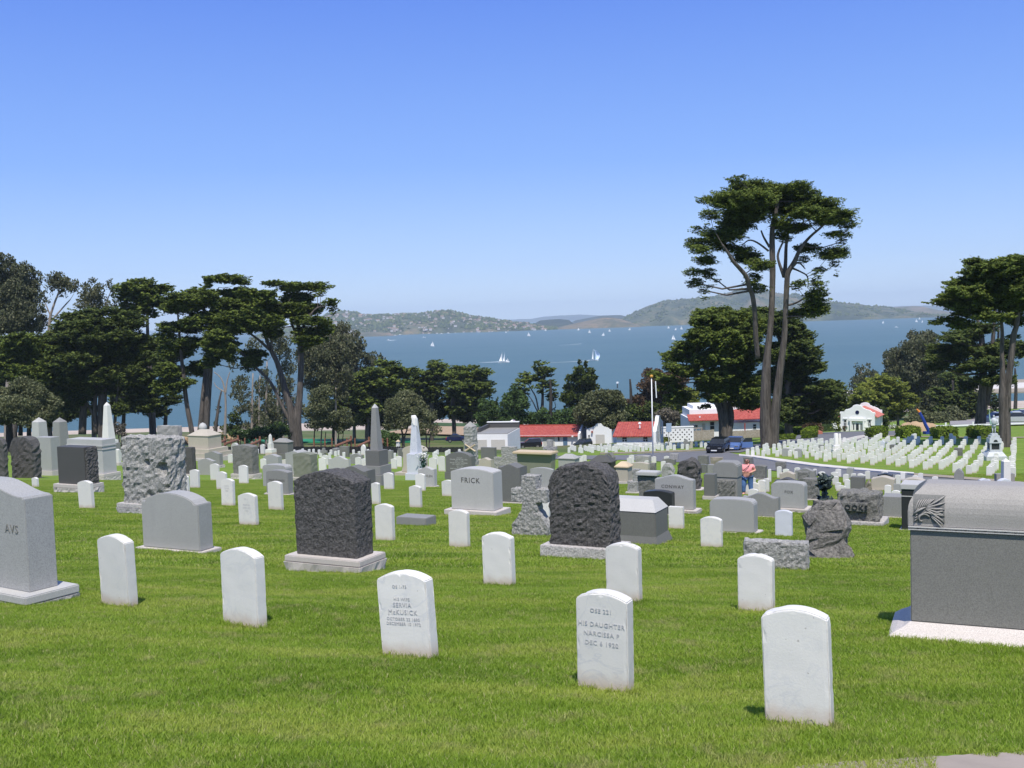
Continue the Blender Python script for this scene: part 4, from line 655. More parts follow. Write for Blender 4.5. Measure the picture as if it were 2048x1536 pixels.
# ================================================================ BUILDINGS, FENCES, HEDGES
def frame(px, py, th, y=None):
    P = hit(px, py) if y is None else Vector((at(px, py, y).x, y, at(px, py, y).z)); return P
def wid(P, pxw, pxmid, th): return pxw*P.y/(F*math.cos(th)+(pxmid-1024)*math.sin(th))
def parapet(w, h, rise, n=7):
    """curved mission-style gable profile from left shoulder to right shoulder"""
    hw = w/2; pts = [(hw, h), (hw, h+rise*.16), (hw*.86, h+rise*.16)]
    for i in range(n+1): u = i/n; pts.append((hw*(.84-.20*u), h+rise*(.20+.22*math.sin(u*math.pi/2))))
    pts.append((hw*.56, h+rise*.46))
    for i in range(n+1): u = i/n; pts.append((hw*(.54-.22*u), h+rise*(.5+.18*(1-math.cos(u*math.pi/2)))))
    for i in range(n+1): a = i/n*math.pi/2; pts.append((hw*.28*math.cos(a), h+rise*(.7+.3*math.sin(a))))
    return pts+[(-x, z) for x, z in reversed(pts[:-1])]
def roofstrip(mb, a, b, c, d, t=.12):
    V = [Vector(p) for p in (a, b, c, d)]; n = (V[1]-V[0]).cross(V[3]-V[0]).normalized()*t
    mb.quadmesh([tuple(p) for p in V]+[tuple(p-n) for p in V], [(0, 1, 2, 3), (7, 6, 5, 4), (0, 4, 5, 1), (1, 5, 6, 2), (2, 6, 7, 3), (3, 7, 4, 0)])
def window(t, x, z, w_, h_, y=-.03, cross=True, fm='window_frame'):
    fr = MB().box(x-w_/2-.08, x+w_/2+.08, y-.03, y+.02, z-.08, z+h_+.08).build('window', MATS[fm], t)
    p = MB().box(x-w_/2, x+w_/2, y-.06, y-.025, z, z+h_).build('pane', MATS['window_glass'], fr)
    mb = MB().box(x-w_/2, x+w_/2, y-.085, y-.062, z+h_*.48, z+h_*.54)
    if cross: mb.box(x-.03, x+.03, y-.085, y-.063, z, z+h_*.479)
    mb.build('glazing_bar', MATS[fm], fr)
TH = R_(12)
# warehouse: long red-tiled wing between two curved parapets
P = frame(1014, 896, TH); k = P.y/F; W = wid(P, 141, 1083, TH); D = 13; H = 25*k; RZ = 12*k+H
WHY = P.y; t = thing('warehouse', 'long white warehouse with a red tile roof between curved end gables', 'warehouse', P, -TH)
MB().box(0, W, 0, D, -1, H).build('wall', MATS['stucco'], t)
mb = MB(); roofstrip(mb, (-.1, -.5, H-.1), (W+.1, -.5, H-.1), (W+.1, D/2, RZ), (-.1, D/2, RZ)); roofstrip(mb, (W+.1, D+.5, H-.1), (-.1, D+.5, H-.1), (-.1, D/2, RZ), (W+.1, D/2, RZ))
rf = mb.build('roof', MATS['roof_tiles'], t); MB().box(-.1, W+.1, D/2-.12, D/2+.12, RZ-.02, RZ+.14).build('ridge', MATS['roof_edge'], rf)
for i, x in enumerate((-.45, W+.12)):
    pts = [(y, z) for y, z in parapet(D+.6, H-.1, (RZ-H)*2.1)]; pl = [(-(D+.6)/2, -1), ((D+.6)/2, -1)]+pts
    V = [(x, D/2-a, b) for a, b in pl]+[(x+.32, D/2-a, b) for a, b in pl]; n = len(pl)
    MB().quadmesh(V, [tuple(range(n)), tuple(range(2*n-1, n-1, -1))]+[(j, (j+1) % n, (j+1) % n+n, j+n) for j in range(n)]).build('gable', MATS['stucco_trim'], t)
for a, b in ((.17, .33), (.52, .68)): g = MB().box(W*a, W*b, -.05, .03, -.5, H*.86).build('garage_door', MATS['garage_panel'], t)
g = MB().box(W*.80, W*.86, -.06, .03, -.5, H*.84).build('door', MATS['blue_door'], t)
MB().box(W*.73, W*.75, -.1, -.02, H*.55, H*.9).build('wall_sign', MATS['car_black'], t); MB().box(W*.145, W*.16, -.06, -.02, H*.5, H*.66).build('fire_hose_box', MATS['lamp_red'], t)
mb = MB(); [mb.box(x, x+.25, -.75, -.35, H-.25, H-.05) for x in (W*.02, W*.93)]; mb.build('floodlight', MATS['white_paint'], t)
# flat annex left
P2 = frame(950, 899, TH); k = P2.y/F; W2 = wid(P2, 66, 980, TH); H2 = 30*k
t = thing('garage_annex', 'flat-roofed white garage annex left of the red-roofed warehouse', 'garage', P2, -TH)
MB().box(0, W2, 0, 9, -1, H2).build('wall', MATS['stucco'], t); MB().box(.1, W2-.1, .2, 8.8, H2+.01, H2+.12).build('roof', MATS['granite_mid'], t)
mb = MB(); mb.box(0, W2, 8.4, 8.9, H2+.13, H2+.9); mb.box(-.05, .3, 2, 8.35, H2+.02, H2+.7); mb.build('parapet', MATS['granite_dark'], t); MB().box(-.1, W2, 8.3, 9, H2+.91, H2+1.02).build('coping', MATS['stucco_trim'], t)
for a, b in ((-.02, .37), (.50, .92)): MB().box(W2*max(a, .02), W2*b, -.05, .03, -.5, H2*.66).build('garage_door', MATS['garage_panel'], t)
# middle gable with garage door
P3 = frame(1174, 896, TH, P.y-2); P3.z = G(P3.x, P3.y); k = P3.y/F; W3 = wid(P3, 50, 1200, TH); H3 = (P3.z and 0) or 33*k
t = thing('garage_building', 'white gable-front garage with a curved parapet between the two red roofs', 'garage', P3, -TH)
pf = parapet(W3, H3*.82, H3*.46); poly = [(-W3/2, -1), (W3/2, -1)]+pf; V3 = [(x+W3/2, z) for x, z in poly]
MB().prism(V3, 0, .4).build('facade', MATS['stucco'], t); MB().box(.1, W3-.1, .45, 9, -1, H3*.8).build('wall', MATS['stucco'], t)
mb = MB(); roofstrip(mb, (0, .45, H3*.78), (W3/2, .45, H3*1.12), (W3/2, 9, H3*1.12), (0, 9, H3*.78)); roofstrip(mb, (W3/2, .45, H3*1.12), (W3, .45, H3*.78), (W3, 9, H3*.78), (W3/2, 9, H3*1.12)); mb.build('roof', MATS['roof_tiles'], t)
MB().box(W3*.36, W3*.72, -.05, .05, -.5, H3*.60).build('garage_door', MATS['garage_panel'], t); window(t, W3*.10, H3*.28, W3*.05, H3*.3, cross=False)
MB().box(W3*.2, W3*.26, -.4, -.01, H3*.72, H3*.82).build('canopy', MATS['roof_edge'], t)
# right cottage
P4 = frame(1234, 897, TH); k = P4.y/F; W4 = wid(P4, 72, 1270, TH); H4 = 31*k; D4 = 11; R4 = H4+13*k
t = thing('cottage', 'white cottage with a red tile roof and curved gable beside the flagpole', 'cottage', P4, -TH)
MB().box(0, W4, 0, D4, -1, H4-.28).build('wall', MATS['stucco'], t); MB().box(-.02, W4+.02, -.12, -.01, -1, H4*.45).build('plinth', MATS['stucco_trim'], t)
mb = MB(); roofstrip(mb, (-.4, -.5, H4-.3), (W4, -.5, H4-.3), (W4, D4/2, R4), (-.4, D4/2, R4)); roofstrip(mb, (W4, D4+.5, H4-.2), (-.4, D4+.5, H4-.2), (-.4, D4/2, R4), (W4, D4/2, R4)); rf = mb.build('roof', MATS['roof_tiles'], t)
MB().tube([(W4*.6, 2.2, H4+.3), (W4*.6, 2.2, H4+.85)], [.09, .09], 6).frus((W4*.6-.18, W4*.6+.18, 2.02, 2.38, H4+.85), (W4*.6-.06, W4*.6+.06, 2.14, 2.26, H4+1.0)).build('vent', MATS['white_paint'], rf)
pts = [(y, z) for y, z in parapet(D4+.8, H4-.1, (R4-H4)*2.1)]; pl = [(-(D4+.8)/2, -1), ((D4+.8)/2, -1)]+pts; n = len(pl); x = W4
g = MB().quadmesh([(x, D4/2-a, b) for a, b in pl]+[(x+.4, D4/2-a, b) for a, b in pl], [tuple(range(n)), tuple(range(2*n-1, n-1, -1))]+[(j, (j+1) % n, (j+1) % n+n, j+n) for j in range(n)]).build('gable', MATS['stucco_trim'], t)
for yy in (D4*.25, D4*.72): MB().box(x+.39, x+.45, yy-.4, yy+.4, H4*.4, H4*.95).build('gable_window', MATS['window_glass'], g)
window(t, W4*.22, H4*.40, W4*.12, H4*.38); window(t, W4*.80, H4*.40, W4*.12, H4*.38)
# lattice wall, timber fences
P5 = frame(1322, 886, 0); k = P5.y/F; W5 = 66*k
t = thing('lattice_wall', 'white garden wall pierced with diamond holes behind the timber fence', 'wall', P5, 0)
mb = MB(); Hl = 30*k; mb.box(0, W5, 0, .3, -1, Hl); mb.build('wall_panel', MATS['stucco'], t); MB().box(-.05, W5+.05, -.06, .36, Hl+.002, Hl+.14).build('coping', MATS['stucco_trim'], t)
mb = MB(); r = 5; dz = Hl*.16; dx = dz*.95; n = int(W5/dx)
for j in range(r):
    for i in range(n):
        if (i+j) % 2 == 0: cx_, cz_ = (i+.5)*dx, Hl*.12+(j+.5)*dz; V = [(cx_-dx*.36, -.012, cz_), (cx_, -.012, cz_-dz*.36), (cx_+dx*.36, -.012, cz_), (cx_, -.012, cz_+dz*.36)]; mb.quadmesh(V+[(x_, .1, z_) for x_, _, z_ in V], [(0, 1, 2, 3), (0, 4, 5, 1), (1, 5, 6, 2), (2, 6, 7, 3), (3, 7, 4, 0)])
mb.build('lattice_dark_tiles', MATS['bark_dark'], t)  # dark tiles on a solid wall; darkness of the holes put in as colour
P = at(1337, 864, P5.y-3); t = thing('solar_panel', 'small tilted solar panel on a post by the lattice wall', 'solar panel', (P.x, P.y, G(P.x, P.y)), 0); q = P.z-G(P.x, P.y)
MB().tube([(0, 0, 0), (0, 0, q)], [.05, .05], 6).build('post', MATS['pole_grey'], t); MB().frus((-.3, .35, -.1, 0, q), (-.2, .5, .5, .6, q+1.1)).build('panel', MATS['blue_door'], t)
def fence(px0, px1, pyb0, pyb1, hpx, label, mat='fence_wood', y0=None, y1=None, post=2.2, rail=False):
    a = hit(px0, pyb0) if y0 is None else Vector((at(px0, pyb0, y0).x, y0, 0)); b = hit(px1, pyb1) if y1 is None else Vector((at(px1, pyb1, y1).x, y1, 0))
    a.z = G(a.x, a.y); b.z = G(b.x, b.y); L = (b.xy-a.xy).length; ang = math.atan2(b.y-a.y, b.x-a.x); H = hpx*a.y/F
    t = thing('fence', label, 'fence', a, ang); sl = (b.z-a.z)/L; mb = MB(); n = int(L/.16)
    for i in range(n):
        x = i*L/n; z = sl*x; mb.box(x, x+L/n-.012, 0, .03, z-.4, z+H+.05*random.uniform(-.6, .6))
    mb.build('boards', MATS[mat], t); np_ = int(L/post)
    for i in range(np_+1): x = i*L/max(1, np_); MB().box(x-.05, x+.05, .035, .13, sl*x-.5, sl*x+H+.02).build('post', MATS[mat], t)
    return t
fence(1340, 1428, 893, 889, 20, 'weathered grey-brown board fence in front of the lattice wall', y0=150, y1=150)
fence(1460, 1530, 886, 884, 15, 'grey paling fence between the double trunk and the tallest tree', y0=152, y1=152)
P = at(1345, 872, 149.5)
t = thing('timber_ramp', 'timber stair landing with sloping handrails above the board fence', 'stair', (at(1387, 880, 149.3).x, 151.5, G(at(1387, 880, 149.3).x, 151.5)), 0); k = 151.5/F; z0 = at(1400, 870, 151.5).z-t.location.z
mb = MB()
for x in (0, 11, 22): mb.box(x*k-.08, x*k+.08, 0, .16, -.3, z0+13*k)
mb.box(-2*k, 24*k, -.02, .18, z0+13*k, z0+13*k+.12); mb.build('frame', MATS['fence_wood'], t)
mb = MB(); mb.tube([(-8*k, 0, z0+2*k), (-.2, 0, z0+10*k)], [.06, .06], 4); mb.tube([(23*k, 0, z0+11*k), (35*k, 0, z0+2*k)], [.06, .06], 4); mb.build('handrail', MATS['log_wood'], t)
t = fence(1358, 1372, 880, 880, 12, 'sloping boarded side of the ramp by the lattice wall', y0=151, y1=151)
# house behind the trees
P6 = Vector((at(1380, 880, 185).x, 185, 0)); P6.z = G(P6.x, 185); k = 185/F; bz = at(1380, 872, 185).z-P6.z
t = thing('house', 'white two-level house with red tile eaves behind the double trunks', 'house', P6, 0)
zf = lambda py: at(1384, py, 185).z-P6.z
MB().box(0, 62*k, 0, 10, -1, zf(838)).build('wall', MATS['stucco'], t); MB().box(4*k, 66*k, 2.2, 10, zf(838)+.01, zf(822)).build('upper_wall', MATS['stucco'], t); MB().box(14*k, 60*k, 3.5, 9.5, zf(822)+.01, zf(815)).build('parapet', MATS['stucco_trim'], t)
mb = MB(); roofstrip(mb, (-4*k, -1.2, zf(840)), (64*k, -1.2, zf(840)), (64*k, 2.2, zf(831)), (-1*k, 2.2, zf(831))); rf = mb.build('roof', MATS['roof_tiles'], t); MB().box(20*k, 22.5*k, .2, .6, zf(836), zf(833.5)).build('vent', MATS['white_paint'], rf)
window(t, 11*k, zf(855), 9*k, 4.5*k); window(t, 45*k, zf(860), 8*k, 15*k, cross=False); MB().box(25*k, 31*k, -.05, .03, zf(862), zf(848)).build('door', MATS['garage_panel'], t)
MB().box(74*k, 160*k, -2, 9, -1, zf(846)).build('wall', MATS['stucco'], t); MB().box(66*k, 74*k, -2.6, 6, -1, zf(842)).build('wall', MATS['stucco_trim'], t)
mb = MB(); roofstrip(mb, (74*k, -3, zf(838)), (165*k, -3, zf(838)), (150*k, 3, zf(818)), (88*k, 3, zf(826))); mb.build('roof', MATS['roof_tiles'], t); MB().box(88*k, 150*k, 3.2, 9, zf(846)+.02, zf(811)).build('upper_wall', MATS['stucco'], t)
window(t, 68*k, zf(860), 6*k, 13*k, -2.63, False); window(t, 125*k, zf(859), 6*k, 9*k, -2.03, False); MB().box(102*k, 104*k, -3.2, -3, -1, zf(846)).build('downpipe', MATS['roof_edge'], t)
# chapel
THC = R_(30); P7 = frame(1681.5, 863, THC); k = P7.y/F; W7 = wid(P7, 67.5, 1715, THC); H7 = 37*k; D7 = 5.6
t = thing('chapel', 'little white mission-style chapel with curved gables and red roof', 'chapel', P7, -THC)
def fac(w, h, rise): return [(-w/2, -1), (w/2, -1)]+parapet(w, h, rise)
MB().prism([(x+W7/2, z) for x, z in fac(W7, H7*.96, 17.5*k)], 0, .45).build('facade', MATS['stucco'], t)
mb = MB(); pf = [(x+W7/2, z) for x, z in parapet(W7+.1, H7*.96, 17.5*k)]
for a, b in zip(pf, pf[1:]): mb.tube([(a[0], .1, a[1]+.02), (b[0], .1, b[1]+.02)], [.11, .11], 5)
mb.build('coping', MATS['stucco_trim'], t)
MB().box(.15, W7-.15, .5, D7, -1, H7*.86).build('wall', MATS['stucco'], t)
MB().prism([(x+W7/2, z) for x, z in fac(W7*1.02, H7*.96, 17.5*k)], D7, D7+.4).build('rear_gable', MATS['stucco'], t)
mb = MB(); rz = H7*.86+15*k; roofstrip(mb, (W7/2, .5, rz), (W7+.5, .5, H7*.80), (W7+.5, D7-.02, H7*.80), (W7/2, D7-.02, rz)); roofstrip(mb, (-.5, .5, H7*.80), (W7/2, .5, rz), (W7/2, D7-.02, rz), (-.5, D7-.02, H7*.80)); plain('chapel_tiles', (.50, .16, .12), .8, .1, 2); mb.build('roof', MATS['chapel_tiles'], t)
MB().box(W7*.31, W7*.69, .30, .46, -.5, H7*.60).build('porch_recess', MATS['blue_door'], t)
mb = MB(); mb.box(W7*.26, W7*.74, -.35, -.01, H7*.60, H7*.74); mb.build('lintel', MATS['stucco_trim'], t)
for s in (.29, .67): MB().box(W7*s, W7*(s+.05), -.34, -.02, -.5, H7*.598).build('pillar', MATS['stucco_trim'], t)
d = MB().box(W7*.35, W7*.65, -.06, .04, -.5, H7*.54).build('door', MATS['white_paint'], t); MB().box(W7*.46, W7*.54, -.1, -.062, H7*.10, H7*.46).build('glass_panel', MATS['window_glass'], d); mb = MB(); [mb.box(W7*a, W7*(a+.03), -.1, -.063, H7*.12, H7*.46) for a in (.375, .595)]; mb.build('sidelight', MATS['window_glass'], d)
mb = MB(); n = 20; V = [(W7/2+.32*math.cos(2*math.pi*i/n)*k/.085, -.06, H7*1.06+.32*math.sin(2*math.pi*i/n)*k/.085) for i in range(n)]; mb.quadmesh(V, [tuple(range(n))]); mb.quadmesh([(a, 0, c) for a, b, c in V], [tuple(range(n))]); mb.build('round_window', MATS['car_navy'], t)
for s in (.14, .86):
    f = MB().box(W7*s-W7*.07, W7*s+W7*.07, -.18, -.01, H7*.24, H7*.29).build('window_sill', MATS['stucco_trim'], t); MB().box(W7*s-W7*.065, W7*s+W7*.065, -.14, -.01, H7*.68, H7*.73).build('hood', MATS['stucco_trim'], t)
    window(t, W7*s, H7*.34, W7*.065, H7*.31, cross=True)
P = at(1758, 852, 190); t = thing('white_arch', 'small white arched wall behind the clipped hedge right of the chapel', 'arch', (P.x, 190, G(P.x, 190)), 0); q = P.z-t.location.z
MB().prism([(-.5, -.3), (.5, -.3), (.5, q+.3)]+[(.5*math.cos(a), q+.3+.5*math.sin(a)) for a in np.linspace(.2, math.pi-.2, 8)]+[(-.5, q+.3)], 0, .3).build('arch', MATS['stucco'], t)
P = at(1694, 862, 200); t = thing('utility_pole', 'thin pale pole behind the chapel', 'pole', (P.x, 200, G(P.x, 200)), 0); MB().tube([(0, 0, 0), (0, 0, at(1694, 788, 200).z-t.location.z)], [.12, .09], 8).build('pole', MATS['pole_grey'], t)
# flagpole
P = hit(1306, 912); t = thing('flagpole', 'tall white flagpole with a gold ball beside the cottage gable', 'flagpole', P, 0); q = at(1303, 756, P.y)-P
MB().tube([(0, 0, -.2), tuple(q)], [.075, .04], 10).build('pole', MATS['white_paint'], t, smooth=True); MB().lathe([(.001, q.z), (.13, q.z+.06), (.16, q.z+.16), (.12, q.z+.26), (.001, q.z+.31)], q.x, q.y, 10).build('ball', MATS['gold'], t, smooth=True)
MB().tube([(q.x+.35, 0, q.z-.3), (q.x+.4, 0, q.z-1.8)], [.05, .05], 5).build('halyard', MATS['white_paint'], t)
# clipped hedges
def hedge(px0, px1, pyb, hpx, dep, label, rz=0, mat='leaf_hedge', name='hedge', cat='hedge', group='clipped box hedges on the lawn', y=None):
    P = hit((px0+px1)/2, pyb) if y is None else Vector((at((px0+px1)/2, pyb, y).x, y, 0)); P.z = G(P.x, P.y); k = P.y/F; w_ = (px1-px0)*k; h_ = hpx*k
    t = thing(name, label, cat, P, rz, group); rg = np.random.default_rng(int(px0*3+pyb)); A = 2*w_*h_+2*dep*h_+w_*dep; n = int(A/(.012))
    pr = np.array([w_*h_, w_*h_, dep*h_, dep*h_, w_*dep]); f = rg.choice(5, n, p=pr/pr.sum()); u, v = rg.uniform(0, 1, (2, n)); x = np.where(f < 2, (u-.5)*w_, np.where(f == 2, -w_/2, np.where(f == 3, w_/2, (u-.5)*w_)))
    yv = np.where(f == 0, 0, np.where(f == 1, dep, np.where(f == 4, v*dep, u*dep))); z = np.where(f == 4, h_, v*h_); nn = np.array([(0, -1, .3), (0, 1, .3), (-1, 0, .3), (1, 0, .3), (0, 0, 1)])[f]+rg.normal(0, .35, (n, 3))
    c = np.stack([x, yv, z], 1)+rg.normal(0, .035, (n, 3)); o = rg.normal(0, 1, (n, 3)); b = np.cross(nn, o); b /= np.linalg.norm(b, axis=1)[:, None]; a = np.cross(b, nn); a /= np.linalg.norm(a, axis=1)[:, None]; s = rg.uniform(.06, .12, n)[:, None]
    V = np.stack([c-a*s, c+b*s*.7, c+a*s, c-b*s*.7], 1).reshape(-1, 3)
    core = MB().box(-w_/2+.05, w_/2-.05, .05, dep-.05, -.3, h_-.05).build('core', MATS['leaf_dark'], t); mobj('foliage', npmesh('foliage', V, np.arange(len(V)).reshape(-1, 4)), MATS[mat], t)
for a, b, py, h, lb in ((1744, 1776, 875, 16, 'front clipped box hedge nearest the chapel'), (1807, 1842, 876, 17, 'front clipped box hedge second from the chapel'), (1878, 1917, 877, 18, 'front clipped box hedge third from the chapel'), (1953, 1983, 877, 18, 'front clipped box hedge beside the soldier statue')): hedge(a, b, py, h, 2.2, lb)
for a, b, py, h, lb in ((1753, 1777, 869, 14, 'rear clipped hedge behind the one nearest the chapel'), (1815, 1842, 868, 13, 'rear clipped hedge behind the second front one'), (1889, 1916, 869, 13, 'rear clipped hedge behind the third front one'), (1955, 1983, 869, 14, 'rear clipped hedge behind the one by the statue'), (1986, 2000, 868, 10, 'short hedge stub between the statue and the dark trunk')): hedge(a, b, py, h, 2.2, lb)
hedge(1572, 1634, 866, 11, 2, 'long bright clipped hedge at the back of the left group'); hedge(1558, 1622, 870, 11, 2, 'long clipped hedge in front of the brick step'); hedge(1602, 1622, 878, 16, 5, 'short deep hedge at the corner of the drive', R_(-25)); hedge(1560, 1592, 880, 9, 1.5, 'dim low hedge in the tree shade')
hedge(1626, 1666, 863, 12, 2, 'brown-green clipped hedge left of the chapel', mat='leaf_mid'); hedge(1326, 1340, 886, 9, 2, 'small yellow-green bush at the end of the board fence', mat='leaf_yellow')
P = hit(1636, 869); t = thing('brick_step', 'low red brick edging at the end of the long hedge', 'brick step', P, 0); MB().box(-.4, .5, -.5, 1.4, -.2, .45).build('brickwork', MATS['sandstone_brick'], t)
# blue boom, excavation, barrier
P = hit(1861, 868); t = thing('blue_boom', 'slanted blue boom with an orange tip in front of the dark trees', 'boom lift', P, 0); k = P.y/F
pts = [(0, 0, 0), (-9*k, 0, 17*k), (-16*k, 0, 33*k), (-22*k, 0, 45*k)]; MB().tube(pts, [.20, .18, .16, .14], 8).build('arm', MATS['blue_boom'], t); MB().tube([pts[-1], (-27*k, 0, 51*k)], [.14, .07], 8).build('tip', MATS['orange_paint'], t); MB().box(-.6, 1.2, -.3, .6, -.3, .25).build('base', MATS['blue_boom'], t)
P = hit(1850, 864); t = thing('dirt_mound', 'sandy dirt mound behind the blue boom', 'mound', P, 0); mb = MB(); V = []; n = 24
for i in range(n):
    for j in range(10): u, v = i/(n-1)*2-1, j/9*2-1; V.append((u*2.5, v*1.4+2, 1.1*max(0, 1-u*u*.8-v*v)**.6*(1+.3*noise.noise(Vector((u*4, v*3, 1))))-.1))
mb.quadmesh(V, [(i*10+j, i*10+j+1, (i+1)*10+j+1, (i+1)*10+j) for i in range(n-1) for j in range(9)]); mb.build('soil', MATS['rope_dirt'], t, smooth=True)
# left: log-rail fence, dark fabric fence, green mats, boulders
fx = [(476, 905), (560, 906), (640, 906), (720, 907), (760, 907)]
t = fence(378, 470, 899, 903, 13, 'black fabric fence behind the left monuments', 'black_fabric', 126, 126); t = fence(470, 800, 903, 905, 13, 'long black fabric fence behind the small white stones', 'black_fabric', 126, 126)
t = fence(800, 925, 901, 897, 10, 'dark low screen fence right of the draped column', 'black_fabric', 130, 130)
for i, (x0, y0, x1, y1) in enumerate(((435, 887, 450, 881), (450, 888, 476, 879), (500, 890, 520, 881), (672, 892, 702, 880), (715, 893, 738, 882), (755, 893, 765, 885))):
    a = at(x0, y0, 128); b = at(x1, y1, 132); g0 = G(a.x, 128); t = thing('log_rail', 'rust-brown sloping log rail above the black fence, number %s from the left' % ('one', 'two', 'three', 'four', 'five', 'six')[i], 'log rail', (a.x, 128, g0), 0, 'brown log rails above the black fence')
    MB().tube([(0, 0, a.z-g0), (b.x-a.x, 4, b.z-g0)], [.17, .17], 8).build('log', MATS['log_wood'], t); MB().tube([(b.x-a.x, 4, -1), (b.x-a.x, 4, b.z-g0+.5)], [.13, .13], 6).build('post', MATS['log_wood'], t)
for i, x in enumerate((420, 463, 490, 512, 548, 628, 650, 664, 694, 710, 748, 775)):
    a = at(x, 890-i*.2, 133); g0 = G(a.x, 133); t = thing('fence_post', 'short rusty brown post behind the black fabric fence', 'post', (a.x, 133, g0), 0, 'rusty brown posts behind the black fence'); MB().tube([(0, 0, -.3), (0, 0, at(x, 876, 133).z-g0)], [.1, .1], 6).build('post', MATS['log_wood'], t)
def mat_(x0, x1, yf, yn, label):
    o = strip('ground_mat', [(x0, yf, yn), ((x0+x1)/2, yf, yn), (x1, yf+.5, yn)], MATS['sport_green'], .35, 2, 4, .3, None, label, 'ground cover')
mat_(490, 536, 881.5, 886, 'green ground cover strip left of the big cypress'); mat_(600, 678, 880.5, 886.5, 'green ground cover strip right of the big cypress'); mat_(690, 728, 881.5, 886, 'small green ground cover strip near the grey obelisk'); mat_(800, 832, 882, 886, 'green ground cover patch left of the draped column')
def rock(name, P, sx, sy, sz, mat, label, seed, cat='boulder', amp=.28, group=None, lev=3, rz=0):
    t = thing(name, label, cat, P, rz, group); bm = bmesh.new(); bmesh.ops.create_icosphere(bm, subdivisions=lev, radius=1)
    for v in bm.verts:
        p = v.co; d = noise.fractal(p*1.3+Vector((seed, 0, 0)), 1, 2, 4); q = Vector([math.copysign(abs(c)**.7, c) for c in p]); v.co = Vector((q.x*sx, q.y*sy, (q.z*.5+.45)*sz*1.05))*(1+amp*d)
    me = bpy.data.meshes.new('rock'); bm.to_mesh(me); bm.free(); mobj('stone', me, MATS[mat], t); return t
for i, (x, y, w_, h_) in enumerate(((372, 888, 14, 14), (442, 880, 16, 14), (460, 881, 18, 12), (478, 882, 14, 6))):
    P = hit(x, y); k = P.y/F; rock('sandy_boulder', P, w_/2*k, 1, h_*k, 'rope_dirt', ('tan boulder left of the hipped tomb', 'tan boulder right of the hipped tomb', 'tan boulder at the foot of the dead tree', 'flat pale rock right of the dead tree')[i], i*3)
# ================================================================ VEHICLES
def car(P, rz, L, Wd, H, kind, paint, label, opend=False, scale=1, group=None, face=1, detail=True):
    t = thing('car' if kind != 'suv' else 'suv', label, 'car' if kind != 'suv' else 'suv', P, rz, group); hl = L/2; g = .30*H/1.5
    if kind == 'suv': body = [(-hl, g), (hl, g), (hl, H*.55), (hl*.93, H*.62), (hl*.42, H*.66), (-hl*.97, H*.66), (-hl, H*.5)]; cab = [(hl*.45, H*.66), (hl*.10, H*.985), (-hl*.86, H*.985), (-hl*.97, H*.66)]
    else: body = [(-hl, g), (hl, g), (hl, H*.48), (hl*.92, H*.56), (hl*.38, H*.66), (-hl*.72, H*.68), (-hl*.98, H*.62), (-hl, H*.45)]; cab = [(hl*.42, H*.66), (hl*.05, H*.99), (-hl*.42, H*.99), (-hl*.78, H*.68)]
    MB().prism(body, -Wd/2, Wd/2).build('body', MATS[paint], t, .06*H)
    mb = MB(); n = len(cab); V = [(x, -Wd/2*(.96 if z < H*.8 else .80), z) for x, z in cab]+[(x, Wd/2*(.96 if z < H*.8 else .80), z) for x, z in cab]; mb.quadmesh(V, [tuple(range(n)), tuple(range(2*n-1, n-1, -1))]+[(i, i+n, (i+1) % n+n, (i+1) % n) for i in range(n)]); mb.build('window', MATS['window_glass'], t, .03)
    MB().box(cab[2][0]*.98, cab[1][0]*.9, -Wd*.41, Wd*.41, H*.975, H*1.005).build('roof', MATS[paint], t, .01)
    if not detail: return t
    for sx in (-.62, .60):
        for s in (-1, 1):
            wv = MB(); r = H*.225; 
            wh = bpy.data.objects.new('wheel', None); COL.objects.link(wh); wh.parent = t; wh.location = (sx*hl, s*Wd*.46, r); wh.rotation_euler = (math.pi/2, 0, 0)
            MB().lathe([(r*.6, -.11), (r, -.1), (r, .1), (r*.6, .11)], n=16).build('tyre', MATS['tyre'], wh); MB().lathe([(.01, -.115), (r*.58, -.115), (r*.58, .115), (.01, .115)], n=10).build('rim', MATS['rim'], wh)
    for s in (-1, 1):
        MB().box(hl-.08, hl+.015, s*Wd*.34-.16, s*Wd*.34+.16, H*.42, H*.51).build('headlight', MATS['rim'], t, .02); MB().box(-hl-.015, -hl+.08, s*Wd*.4-.1, s*Wd*.4+.1, H*.42, H*.62).build('tail_light', MATS['lamp_red'], t, .02)
        MB().box(hl*.36, hl*.42, s*Wd*.54-.08, s*Wd*.54+.08, H*.64, H*.72).build('mirror', MATS[paint], t, .01)
    MB().box(hl-.01, hl+.02, -.26, .26, H*.27, H*.34).build('number_plate', MATS['white_paint'], t)
    if opend:
        d = bpy.data.objects.new('open_door', None); COL.objects.link(d); d.parent = t; d.location = (hl*.28, Wd/2, 0); d.rotation_euler = (0, 0, R_(-62)*1)
        MB().box(-1.05, 0, 0, .07, H*.22, H*.66).build('door_panel', MATS[paint], d, .02); MB().prism([(-1.0, H*.665), (-.05, H*.665), (-.35, H*.97), (-.98, H*.97)], .02, .05).build('door_glass', MATS['window_glass'], d)
    return t
P = hit(1437, 905); car(P, R_(-90-24), 3.5, 1.45, 1.28, 'suv', 'car_black', 'dark suv facing the viewer, parked in the tree shade')
P = hit(1470, 900); car(P, R_(-90-24), 3.5, 1.45, 1.2, 'car', 'car_blue', 'blue car with its door open behind the dark suv', True)
YC = WHY-6; P = Vector((at(1060, 893, YC).x, YC, at(1060, 897, YC).z)); print('WHY', WHY); car(P, R_(180), 3.9, 1.7, 1.6, 'suv', 'car_black', 'black suv with a red tail light in front of the warehouse')
P2_ = Vector((at(1166, 897, P.y).x, P.y, at(1166, 895, P.y).z)); car(P2_, R_(235), 3.6, 1.6, 1.35, 'suv', 'car_green', 'dark green suv beside the gable-front garage')
